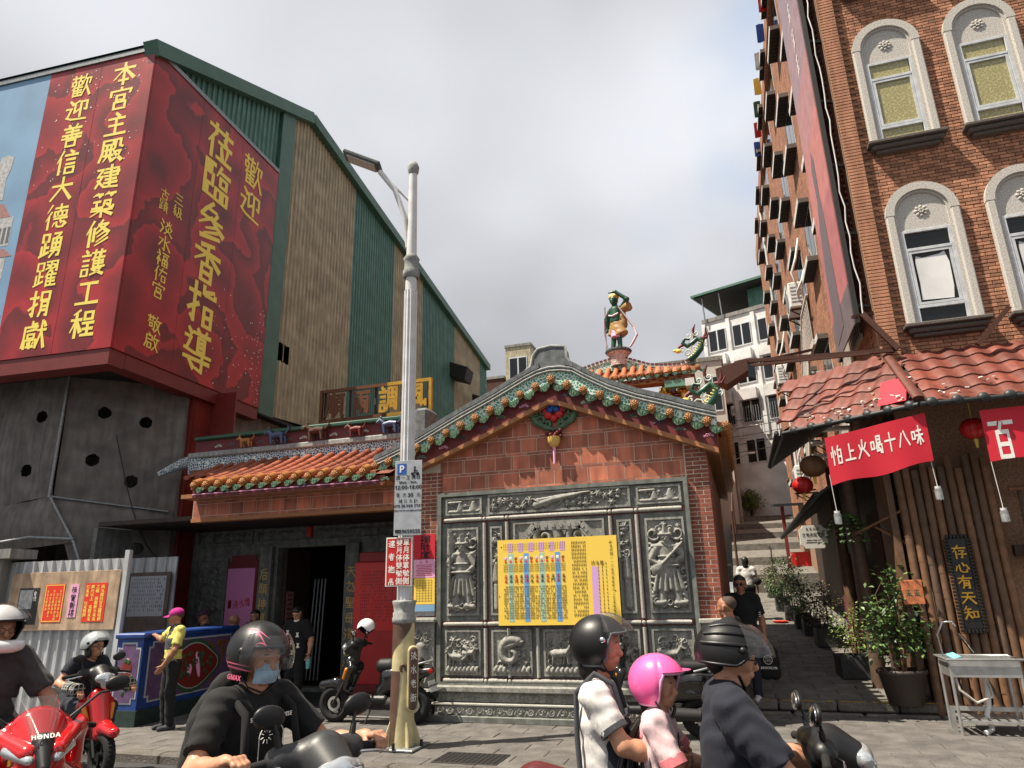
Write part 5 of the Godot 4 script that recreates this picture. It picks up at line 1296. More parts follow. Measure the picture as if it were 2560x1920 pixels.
	part("sheet",slab(-9.0,-2.716,0.0,6.78,0.0,0.046),M.print_sky,pb)
	var pr := MB.new()
	for r in [[3.6,3.25,-3.2],[2.5,2.3,-2.95],[1.1,0.95,-2.9]]:
		pr.prism(PackedVector2Array([Vector2(-8.9,r[0]),Vector2(r[2] - 0.1,r[0]),Vector2(r[2] + 0.16,r[1]),Vector2(-8.9,r[1])]),0.046,0.05)
	part("printed_roofs",pr,M.print_rose,pb)
	pr = MB.new()
	for r in [[3.24,2.56],[2.28,1.2],[0.94,0.05]]: pr.prism(PackedVector2Array([Vector2(-8.9,r[0]),Vector2(-2.95,r[0]),Vector2(-2.95,r[1]),Vector2(-8.9,r[1])]),0.046,0.049)
	part("printed_walls",pr,M.print_pale,pb)
	pr = MB.new()
	for k in 9: pr.prism(PackedVector2Array([Vector2(-4.0 + 0.12 * k,3.0),Vector2(-3.93 + 0.12 * k,3.0),Vector2(-3.93 + 0.12 * k,2.62),Vector2(-4.0 + 0.12 * k,2.62)]),0.049,0.051)
	for r in [[2.0,1.7],[0.8,0.5],[0.4,0.1]]: pr.prism(PackedVector2Array([Vector2(-8.9,r[0]),Vector2(-3.1,r[0]),Vector2(-3.1,r[1]),Vector2(-8.9,r[1])]),0.049,0.051)
	part("printed_shadow",pr,M.print_dim,pb)
	pr = MB.new()
	pr.prism(PackedVector2Array([Vector2(-3.75,3.7),Vector2(-3.35,3.7),Vector2(-3.38,4.2),Vector2(-3.3,4.45),Vector2(-3.28,4.75),Vector2(-3.45,4.82),Vector2(-3.62,4.78),Vector2(-3.68,4.5),Vector2(-3.75,4.2)]),0.046,0.05)
	part("printed_statue",pr,M.print_pale,pb)
	# steel columns and the tarpaulin round the site under the hall
	for x in [[-0.42,-2.55],[-8.2,-2.55]]:
		var c := MB.new()
		c.box(V(x[0],3.1,x[1]),V(0.62,6.3,0.06)); c.box(V(x[0] + 0.28,3.1,x[1] - 0.3),V(0.06,6.3,0.6)); c.box(V(x[0] + 0.62,3.1,x[1] - 0.6),V(0.6,6.3,0.05))
		part("steel_column",c,M.steel_red,h)
	var tp := thing("tarpaulin","grey tarpaulin with round holes wrapped round the site below the banner","tarpaulin",V(-10.8,0,-9.3),4.0)
	var sheet := func(a: Vector3,b: Vector3,c: Vector3,d: Vector3,bulge: float,holes := []) -> MB:
		var q := MB.new(); var pts := []
		var ng := 101 if holes else 25
		for j in ng:
			for i in ng:
				var u := i / (ng - 1.0); var w := j / (ng - 1.0)
				var p := a.lerp(b,u).lerp(d.lerp(c,u),w)
				p += (b - a).cross(d - a).normalized() * (bulge * sin(PI * u) * sin(PI * w) + 0.025 * sin(u * 17 + w * 5) * sin(w * 9 + u * 3) + rr(-0.001,0.001))
				pts.append(p)
		q.grid(pts,ng,ng,holes)
		return q
	part("front_sheet",sheet.call(V(-9,2.9,-1.0),V(-4.7,3.42,-1.0),V(-4.7,6.25,-1.0),V(-9,6.25,-1.0),0.05),M.tarp,tp)
	part("front_sheet",sheet.call(V(-4.7,3.42,-1.0),V(-1.88,3.76,-1.0),V(-1.95,6.25,-1.0),V(-4.7,6.25,-1.0),0.08,[V(-2.45,5.4,-0.99),V(-2.6,4.3,-0.97),V(-4.4,5.3,-0.93)]),M.tarp,tp)
	part("sagging_sheet",sheet.call(V(-9,2.2,-0.8),V(-1.2,2.85,-1.05),V(-1.88,3.76,-1.0),V(-9,2.9,-1.0),0.35),M.tarp,tp)
	part("corner_sheet",sheet.call(V(-1.86,3.74,-1.02),V(-0.2,3.5,-2.4),V(-0.2,6.25,-2.4),V(-1.93,6.25,-1.02),0.05,[V(-1.35,5.5,-1.42),V(-1.42,4.5,-1.37),V(-0.75,5.35,-1.92),V(-0.85,4.1,-1.84)]),M.tarp,tp)
	part("corner_sheet",sheet.call(V(-1.2,2.2,-1.1),V(-0.2,2.2,-2.4),V(-0.2,3.5,-2.4),V(-1.86,3.74,-1.02),0.05,[V(-0.62,2.75,-1.98)]),M.tarp,tp)
	part("side_sheet",sheet.call(V(-0.2,2.2,-2.4),V(-0.5,3.5,-8.0),V(-0.5,6.25,-8.0),V(-0.2,6.25,-2.4),0.05),M.tarp,tp)
	part("site_wall",slab(-9,0.0,0.0,6.2,-8.2,-8.0),M.concrete,tp); part("site_wall",slab(-9.2,-9,0.0,6.2,-8.0,-0.6),M.concrete,tp)
	var pi := MB.new()
	pi.tube([V(-1.9,6.2,-0.95),V(-1.87,3.72,-0.93)],0.03,8); pi.tube([V(-1.87,3.74,-0.95),V(-1.2,2.85,-1.0),V(-1.05,2.5,-1.05)],0.025,8); pi.tube([V(-1.87,3.74,-0.95),V(-0.25,3.5,-2.3)],0.022,8); pi.tube([V(-9,2.85,-0.6),V(-3.5,2.75,-0.6),V(-2.0,2.95,-0.75),V(-1.2,2.9,-1.0)],0.03,8)
	part("scaffold_pipe",pi,M.galv,tp)
	var rp := MB.new(); var rpts := []
	for k in 14: rpts.append(V(-1.0 + 0.06 * k,5.0 - 0.12 * k - 1.0 * sin(PI * k / 20.0),-1.45 - 0.055 * k))
	rp.tube(rpts,0.012,5); part("loose_rope",rp,M.black_plastic,tp)
	build_hoarding()

func build_hoarding():
	# white ribbed hoarding,in the hall's direction,with the notice board
	var h := thing("site_hoarding","white ribbed metal hoarding along the pavement below the tarpaulin","fence",V(-10.8,0,-9.3),4.0)
	var k := 0
	var x := -6.0
	while x < 1.5:
		var b := MB.new()
		b.box(V(x + 0.09,1.2,0.55),V(0.178,2.4,0.02)); b.prism(PackedVector2Array([Vector2(x + 0.12,0.56),Vector2(x + 0.178,0.56),Vector2(x + 0.165,0.6),Vector2(x + 0.133,0.6)]),0.0,2.4,Transform3D(Basis(V(1,0,0),V(0,0,1),V(0,1,0)),Vector3.ZERO))
		part("hoarding_sheet",b,M.zinc,h)
		x += 0.18; k += 1
	part("hoarding_post",slab(1.5,1.58,0.0,2.52,0.55,0.62),M.zinc,h)
	part("hoarding_post",slab(-0.92,-0.75,0.0,2.45,0.6,0.75),M.concrete,h)
	part("hoarding_cap",slab(-1.3,-0.45,2.45,2.6,0.4,0.9),M.concrete,h)
	part("hoarding_sheet",slab(-1.23,0.62,0.0,2.54,-1.7,-1.66),M.zinc,h)
	for i in 7: part("rib",slab(-1.15 + 0.25 * i,-1.09 + 0.25 * i,0.0,2.54,-1.66,-1.62),M.zinc,h)
	var nb := thing("notice_board","raw plywood notice board pinned with red paper notices on the white hoarding","board",V(-10.8,0,-9.3),4.0)
	part("plywood",slab(-0.62,1.48,1.33,2.22,0.605,0.635,0.003),M.ply,nb)
	part("dark_board",slab(-0.86,0.58,1.19,2.26,-1.61,-1.58,0.003),mat("board_brown",Color(0.42,0.36,0.33),0.8,"stain",0.5),nb)
	# notices: [x0,x1,y0,y1,z,material,ink material,columns,label]
	var poster := func(x0: float,x1: float,y0: float,y1: float,z: float,m: Material,label: String) -> Node3D:
		var p := thing("paper_notice",label,"notice",V(-10.8,0,-9.3),4.0,"notices on the hoarding")
		part("sheet",slab(x0,x1,y0,y1,z,z + 0.004),m,p)
		return p
	var p: Node3D = poster.call(-0.42,-0.02,1.42,1.98,0.636,mat("poster_dark",Color(0.16,0.16,0.17),0.5),"dark photo poster with white brush characters at the board's left")
	part("photo",slab(-0.4,-0.14,1.66,1.95,0.64,0.643),M.print_pale,p)
	part("photo",slab(-0.4,-0.15,1.5,1.6,0.64,0.643),M.print_dim,p)
	var tx := MB.new(); put_text(tx,"自性",V(-0.13,1.93,0.643),V(0.07,0,0),V(0,-0.07,0),V(0,-0.08,0),2.0); part("lettering",tx,M.paper,p)
	p = poster.call(0.09,0.47,1.45,2.03,0.637,M.print_red,"orange red notice with gold corner scrolls and columns of small gold writing")
	tx = MB.new()
	for c in 5: put_text(tx,"本宮主殿修護期間".substr(0,8 - c / 2),V(0.38 - 0.062 * c,1.94 - 0.05 * (c % 2),0.642),V(0.042,0,0),V(0,-0.042,0),V(0,-0.053,0),2.0)
	part("lettering",tx,M.print_gold,p)
	var fr := MB.new(); frame(fr,0.1,0.46,1.46,2.02,0.012,0.641,0.642); part("border",fr,M.print_gold,p)
	p = poster.call(0.57,0.74,1.52,2.02,0.638,M.print_pink,"narrow pink new year greeting slip with black brush characters")
	tx = MB.new(); put_text(tx,"恭賀新禧",V(0.605,1.98,0.643),V(0.1,0,0),V(0,-0.1,0),V(0,-0.115,0),2.2); part("lettering",tx,M.ink,p)
	p = poster.call(0.86,1.27,1.45,2.03,0.637,M.print_red,"orange red notice with four columns of large yellow characters")
	tx = MB.new()
	for c in 4: put_text(tx,["淡水福佑宮主殿維修","工程 捐款新台幣壹","萬元以上 落款篆刻","石碑誌 以資感謝"][c],V(1.16 - 0.095 * c,2.0,0.642),V(0.066,0,0),V(0,-0.055,0),V(0,-0.06,0),2.5)
	part("lettering",tx,M.letter_yellow,p)
	p = poster.call(-0.82,-0.34,1.56,2.25,-1.578,mat("print_brick",Color(0.66,0.15,0.10),0.7),"brick red tablet of columns on the dark board by the column")
	tx = MB.new()
	for c in 3: put_text(tx,["人口□□","□年二十","□年□□"][c],V(-0.79 + 0.11 * c,2.21,-1.572),V(0.056,0,0),V(0,-0.056,0),V(0,-0.08,0),2.0)
	put_text(tx,"天上聖母□□年一百",V(-0.42,2.22,-1.572),V(0.056,0,0),V(0,-0.05,0),V(0,-0.063,0),2.0)
	part("lettering",tx,M.print_gold,p)
	for c in 4: part("slip",slab(-0.79 + 0.17 * (c % 2),-0.64 + 0.17 * (c % 2),1.6 + 0.15 * (c / 2),1.74 + 0.15 * (c / 2),-1.573,-1.571),M.print_rose,p)
	p = poster.call(-0.3,0.5,1.46,2.19,-1.578,mat("news",Color(0.62,0.63,0.66),0.8),"grey sheet of newsprint columns on the dark board")
	tx = MB.new()
	for c in 18:
		for r in 9:
			if rng.randf() < 0.8: tx.box(V(-0.26 + 0.042 * c,2.13 - 0.07 * r,-1.573),V(0.008 if c < 14 else 0.015,rr(0.025,0.06),0.002))
	part("print",tx,mat("news_ink",Color(0.28,0.28,0.31),0.8),p)
	p = poster.call(-0.78,-0.48,1.2,1.52,-1.577,mat("slip_pink",Color(0.70,0.50,0.60),0.8),"small pink slip below the red tablet on the dark board")
	tx = MB.new(); put_text(tx,"□□□□",V(-0.7,1.48,-1.571),V(0.05,0,0),V(0,-0.05,0),V(0,-0.06,0),2.0); part("lettering",tx,M.ink,p)

# ---------------------------------------------------------------- painted parapet beside the porch
func build_parapet():
	var p := thing("painted_parapet","blue painted parapet with purple panel and red medallion by the porch","parapet",V(-8.58,0,-8.69),5.5)
	mat("paint_blue",Color(0.12,0.27,0.56),0.5,"stain",0.8)
	mat("paint_mauve",Color(0.42,0.30,0.46),0.6,"stain",1.0)
	mat("paint_ochre",Color(0.50,0.33,0.13),0.6,"mottle",0.9)
	mat("paint_red",Color(0.52,0.14,0.10),0.6,"mottle",1.2)
	mat("paint_green",Color(0.20,0.36,0.22),0.6,"mottle",1.2)
	mat("paint_pale",Color(0.66,0.68,0.70),0.6)
	mat("paint_base",Color(0.14,0.22,0.20),0.7,"stain",1.0)
	part("wall",slab(-0.45,0.0,0.2,1.2,-2.35,0.0),M.paint_blue,p)
	part("coping",slab(-0.48,0.04,1.2,1.28,-2.38,0.04,0.02),M.paint_blue,p)
	part("foot",slab(-0.47,0.03,0.0,0.22,-2.38,0.03),M.paint_base,p)
	# face towards the porch: x = 0 plane,u = -z
	var xf := Transform3D(Basis(V(0,0,-1),V(0,1,0),V(1,0,0)),V(0.0,0,0))
	var panel := func(w0: float,w1: float,y0: float,y1: float,z: float,c: float) -> PackedVector2Array:
		return PackedVector2Array([Vector2(w0 + c,y0),Vector2(w1 - c,y0),Vector2(w1 - c,y0 + c),Vector2(w1,y0 + c),Vector2(w1,y1 - c),Vector2(w1 - c,y1 - c),Vector2(w1 - c,y1),Vector2(w0 + c,y1),Vector2(w0 + c,y1 - c),Vector2(w0,y1 - c),Vector2(w0,y0 + c),Vector2(w0 + c,y0 + c)])
	for face in [[xf,0.16,2.22,1.2],[Transform3D(Basis.IDENTITY,V(-0.45,0,0.0)),0.05,0.4,0.22]]:
		var f: Transform3D = face[0]; var w0: float = face[1]; var w1: float = face[2]; var cx := (w0 + w1) / 2.0
		var q := MB.new(); q.prism(panel.call(w0 - 0.025,w1 + 0.025,0.3,1.15,0,0.07),0.0,0.006,f); part("panel_border",q,M.paint_pale,p)
		q = MB.new(); q.prism(panel.call(w0,w1,0.325,1.125,0,0.07),0.006,0.012,f); part("panel",q,M.paint_mauve,p)
		if w1 > 1.0:
			q = MB.new()
			for k in 30: q.ball(f * V(rr(w0 + 0.15,w1 - 0.15),rr(0.4,1.05),0.011),V(0.004,rr(0.03,0.09),rr(0.03,0.12)),Basis.IDENTITY,8,4)
			part("ochre_clouds",q,M.paint_ochre,p)
			for ring in [[0.66,0.38,"paint_green",0.018],[0.6,0.33,"paint_pale",0.022],[0.58,0.315,"paint_red",0.026]]:
				var o := PackedVector2Array()
				for k in 28:
					var a := TAU * k / 28; var wob := 1.0 + 0.07 * cos(4 * a)
					o.append(Vector2(cx + cos(a) * ring[0] * wob,0.72 + sin(a) * ring[1] * wob))
				q = MB.new(); q.prism(o,0.006,ring[3],f); part("medallion",q,M[ring[2]],p)
			q = MB.new()
			for k in 24:
				var a := rr(0,TAU); var r := sqrt(rng.randf())
				var c := f * V(cx + cos(a) * 0.46 * r,0.72 + sin(a) * 0.24 * r,0.03); var ps := []
				for s in spiral(0,0,rr(0.03,0.06),rr(0,6),0.8,7): ps.append(c + V(0,s.y,s.x))
				q.tube(ps,[0.016,0.018,0.016,0.014,0.012,0.01,0.006],5)
			part("painted_leaves",q,M.paint_green,p)
			q = MB.new(); q.ball(f * V(cx + 0.1,0.72,0.028),V(0.008,0.22,0.05),Basis.from_euler(V(0.3,0,0)),8,5); q.ball(f * V(cx - 0.1,0.66,0.028),V(0.008,0.09,0.06),Basis.IDENTITY,8,5)
			part("painted_flower",q,M.print_pink,p)
		else:
			q = MB.new(); q.ball(f * V(0.22,0.72,0.012),V(0.1,0.22,0.006),Basis.IDENTITY,10,5); part("medallion",q,M.paint_red,p)
			q = MB.new()
			for k in 6: q.ball(f * V(rr(0.14,0.32),rr(0.45,1.0),0.016),V(0.03,0.04,0.005),Basis.IDENTITY,8,4)
			part("painted_leaves",q,M.paint_green,p)

# ---------------------------------------------------------------- posters and boards at the temple
func build_posters():
	# the yellow calendar board on the carved stone
	var y := thing("calendar_board","large yellow printed calendar board hung on the carved stone front","poster",V(-3.42,1.28,-9.93),0.0)
	part("sheet",slab(0.0,1.78,0.0,1.2,-0.012,0.0),M.print_yellow,y)
	mat("col_blue",Color(0.38,0.63,0.85),0.6); mat("col_mint",Color(0.62,0.76,0.70),0.6); mat("col_lilac",Color(0.80,0.62,0.82),0.6); mat("ink_small",Color(0.40,0.34,0.15),0.7); mat("ink_green",Color(0.12,0.30,0.22),0.7)
	var head := ["死符","歲破","龍德","白虎","福德","天狗","病符","太歲","太陽","喪門","太陰","五鬼"]
	var mids := [1,4,7,10]
	for k in 12:
		var x := 0.085 + 0.079 * k
		if k in mids: part("colour_strip",slab(x,x + 0.078,0.05,0.5 if k % 3 else 0.5,0.0,0.002),M.col_blue if k in [4,10] else M.col_mint,y)
		if k in mids: part("colour_strip",slab(x,x + 0.078,0.5,1.0,0.0,0.002),M.col_blue if k in [4,10] else M.col_mint,y)
		if k % 2 == 1: part("colour_strip",slab(x,x + 0.07,1.02,1.15,0.0,0.002),M.col_lilac,y)
		var t := MB.new(); put_text(t,head[k],V(x + 0.012,0.7,0.004),V(0.055,0,0),V(0,-0.055,0),V(0,-0.06,0),2.4)
		part("heading",t,[M.ink_red,M.ink_green,M.ink_red,M.rust][k % 4],y)
		t = MB.new()
		for c in 5:
			for r in 14:
				if rng.randf() < 0.86: t.box(V(x + 0.01 + 0.014 * c,0.53 - 0.033 * r,0.004),V(0.0055,rr(0.018,0.03),0.001))
			for r in 4: t.box(V(x + 0.01 + 0.014 * c,0.84 - 0.03 * r,0.004),V(0.005,rr(0.012,0.024),0.001))
			if c % 2 == 0:
				for r in 3: t.box(V(x + 0.014 + 0.014 * c,1.13 - 0.035 * r,0.004),V(0.005,0.022,0.001))
		part("small_print",t,M.ink_small,y)
		t = MB.new(); t.ball(V(x + 0.038,0.93,0.002),V(0.024,0.026,0.002),Basis.IDENTITY,10,4); part("printed_dot",t,[M.print_pink,M.paper,M.orange][k % 3],y)
		t = MB.new(); t.box(V(x + 0.038,0.885,0.004),V(0.03,0.03,0.001),Basis.from_euler(V(0,0,PI / 4))); part("printed_dot",t,M.print_red,y)
	var t := MB.new()
	for c in 9:
		for r in 20:
			if rng.randf() < 0.88: t.box(V(1.13 + 0.024 * c,1.12 - 0.052 * r,0.004),V(0.009,rr(0.028,0.042),0.001))
	for c in 3:
		for r in 14: t.box(V(1.5 + 0.055 * c,0.82 - 0.05 * r,0.004),V(0.009,rr(0.02,0.04),0.001))
	for p in [[0.06,1.1],[0.8,1.09],[1.68,1.1],[1.72,0.45],[0.02,0.4],[0.84,0.42]]: t.ball(V(p[0],p[1],0.002),V(0.01,0.01,0.004),Basis.IDENTITY,8,4)
	put_text(t,"中華民國一一三歲次甲辰年十二生肖運勢表",V(1.675,1.13,0.004),V(0.042,0,0),V(0,-0.042,0),V(0,-0.054,0),2.0)
	put_text(t,"淡水媽",V(1.4,0.86,0.004),V(0.055,0,0),V(0,-0.06,0),V(0.062,0,0),2.0)
	part("small_print",t,M.ink_small,y)
	part("colour_strip",slab(1.4,1.5,0.08,0.78,0.0,0.002),M.col_lilac,y)
	# vertical notices left of the stone
	var n := thing("wall_notice","stack of pink and yellow notices on the brick pier behind the lamp post","notice",V(-4.85,1.42,-10.07),0.0)
	part("red_sheet",slab(0.0,0.36,0.84,1.22,0.0,0.006),M.print_crimson,n)
	t = MB.new(); put_text(t,"補財庫",V(0.11,1.2,0.008),V(0.16,0,0),V(0,-0.115,0),V(0,-0.12,0),2.2); part("lettering",t,M.ink,n)
	part("pink_sheet",slab(0.0,0.36,0.56,0.835,0.0,0.006),M.print_pink,n)
	t = MB.new(); put_text(t,"公告",V(0.1,0.82,0.008),V(0.045,0,0),V(0,-0.045,0),V(0.1,0,0),2.0)
	for r in 7: t.box(V(0.18,0.75 - 0.025 * r,0.008),V(0.28 - 0.02 * (r % 3),0.008,0.001))
	part("small_print",t,M.ink_red,n)
	part("yellow_sheet",slab(0.01,0.36,0.17,0.555,0.0,0.006),M.print_yellow,n)
	t = MB.new()
	for c in 6: t.box(V(0.06 + 0.05 * c,0.37,0.008),V(0.004,0.32,0.001))
	for r in 9: t.box(V(0.185,0.22 + 0.038 * r,0.008),V(0.26,0.003,0.001))
	part("small_print",t,M.ink_small,n)
	part("photo_sheet",slab(0.01,0.36,0.0,0.165,0.0,0.006),M.print_sky,n)
	part("printed_roofs",slab(0.01,0.36,0.0,0.07,0.006,0.008),M.print_dim,n)
	# standing red board and the pink poster in the porch
	var rb := thing("red_board","tall red board with a printed sheet standing in the porch behind the black scooter","board",V(-6.25,0.02,-11.45),8.0)
	part("panel",slab(-0.4,0.4,0.25,2.3,-0.03,0.0,0.01),M.red_board,rb)
	part("top_cap",slab(-0.34,0.34,2.3,2.47,-0.03,-0.005,0.01),mat("cap_red",Color(0.55,0.07,0.08),0.5),rb)
	part("foot",slab(-0.42,0.42,0.0,0.26,-0.15,0.06,0.02),M.maroon_board,rb)
	part("sheet",slab(-0.4,0.38,1.12,2.28,0.002,0.01),mat("sheet_red",Color(0.78,0.13,0.12),0.35),rb)
	t = MB.new()
	for r in 16:
		for c in 18:
			if rng.randf() < 0.9: t.box(V(-0.27 + 0.034 * c,2.12 - 0.055 * r,0.012),V(0.012,0.034,0.001))
	part("small_print",t,M.maroon_board,rb)
	var pp := thing("pink_poster","pink poster on a maroon hanging in the dark porch left of the doorway","poster",V(-9.72,0.75,-12.2),0.0)
	part("backing",slab(-0.36,0.36,0.0,1.72,-0.02,0.0),M.maroon_board,pp)
	part("top_cap",slab(-0.3,0.3,1.72,1.84,-0.02,0.0),M.maroon_board,pp)
	part("sheet",slab(-0.36,0.3,0.1,1.58,0.002,0.008),mat("poster_pink",Color(0.80,0.50,0.70),0.6),pp)
	t = MB.new(); put_text(t,"淡水媽",V(-0.17,0.96,0.01),V(0.13,0,0),V(0,-0.16,0),V(0.14,0.02,0),2.0); part("lettering",t,M.ink_red,pp)
	t = MB.new(); t.box(V(-0.25,0.88,0.01),V(0.08,0.16,0.003),Basis.IDENTITY,0.001); part("seal",t,M.maroon_board,pp)
	var dn := thing("door_notice","small pale notice on the left door leaf of the temple","notice",V(-8.84,1.25,-12.6),90.0)
	part("sheet",slab(-0.12,0.12,0.0,0.6,0.0,0.006),M.print_rose,dn)
	t = MB.new()
	for r in 6: t.box(V(0,0.08 + 0.09 * r,0.008),V(0.16,0.025,0.002))
	part("small_print",t,M.maroon_board,dn)

# ---------------------------------------------------------------- brick house on the right
func arch_window(parent: Node3D,at: Vector3,kind: int):
	# sill top is at the origin; arched stone surround with flower,three-part aluminium window
	var b := MB.new()
	var n := 16
	for i in n:
		var a0 := PI * i / n; var a1 := PI * (i + 1) / n
		for q in [[0.40,0.53,0.10],[0.36,0.42,0.06]]:
			b.prism(PackedVector2Array([Vector2(cos(a0) * q[0],1.9 + sin(a0) * q[0] * 1.02),Vector2(cos(a0) * q[1],1.9 + sin(a0) * q[1] * 1.02),Vector2(cos(a1) * q[1],1.9 + sin(a1) * q[1] * 1.02),Vector2(cos(a1) * q[0],1.9 + sin(a1) * q[0] * 1.02)]),0.0,q[2])
	for sg in [-1.0,1.0]:
		b.box(V(sg * 0.465,0.95,0.05),V(0.13,1.9,0.1),Basis.IDENTITY,0.02); b.box(V(sg * 0.39,0.95,0.03),V(0.06,1.9,0.06))
	var w := MeshInstance3D.new()
	w.mesh = b.mesh(M.plaster); w.name = "window"; w.position = at; parent.add_child(w,true)
	var ty := MB.new()
	var poly := PackedVector2Array([Vector2(-0.38,1.62),Vector2(0.38,1.62)])
	for i in n + 1: poly.append(Vector2(cos(PI * i / n) * 0.38,1.9 + sin(PI * i / n) * 0.38))
	ty.prism(poly,0.0,0.03)
	for k in 8: ty.ball(V(cos(k * TAU / 8) * 0.075,1.94 + sin(k * TAU / 8) * 0.075,0.035),V(0.034,0.026,0.02),Basis.from_euler(V(0,0,k * TAU / 8)),8,5)
	for k in 6: ty.ball(V(cos(k * TAU / 6) * 0.03,1.94 + sin(k * TAU / 6) * 0.03,0.05),V(0.02,0.02,0.015),Basis.IDENTITY,6,4)
	part("tympanum",ty,M.plaster,w)
	var f := MB.new()
	for q in [[-0.36,-0.31,0.0,1.62],[0.31,0.36,0.0,1.62]]: f.box(V((q[0] + q[1]) / 2,0.81,0.02),V(0.05,1.62,0.05),Basis.IDENTITY,0.004)
	for y in [0.025,0.3,1.28,1.6]: f.box(V(0,y,0.022),V(0.62,0.05,0.05),Basis.IDENTITY,0.004)
	frame(f,-0.305,0.305,0.335,1.25,0.04,0.0,0.04)
	part("window_frame",f,M.alu,w)
	for q in [[0.05,0.275],[0.37,1.215],[1.31,1.575]]:
		var g := slab(-0.3,0.3,q[0],q[1],0.004,0.01)
		part("pane",g,M.glass_pattern if kind == 0 else M.glass_black,w)
	if kind > 0:
		var pp := MB.new()
		pp.prism(PackedVector2Array([Vector2(-0.24,0.42),Vector2(0.2,0.4),Vector2(0.23,0.6),Vector2(0.24,1.0),Vector2(0.2,1.2),Vector2(0.12,1.16),Vector2(-0.12,1.13),Vector2(-0.21,1.17),Vector2(-0.23,1.05),Vector2(-0.22,0.7)]),0.011,0.016)
		part("white_board",pp,M.far_white,w)
	var s := MB.new()
	s.box(V(0,-0.03,0.1),V(1.18,0.06,0.24),Basis.IDENTITY,0.012); s.box(V(0,-0.1,0.08),V(1.08,0.08,0.17),Basis.IDENTITY,0.02); s.box(V(0,-0.17,0.05),V(0.96,0.06,0.12),Basis.IDENTITY,0.015)
	part("window_sill",s,M.sill,w)

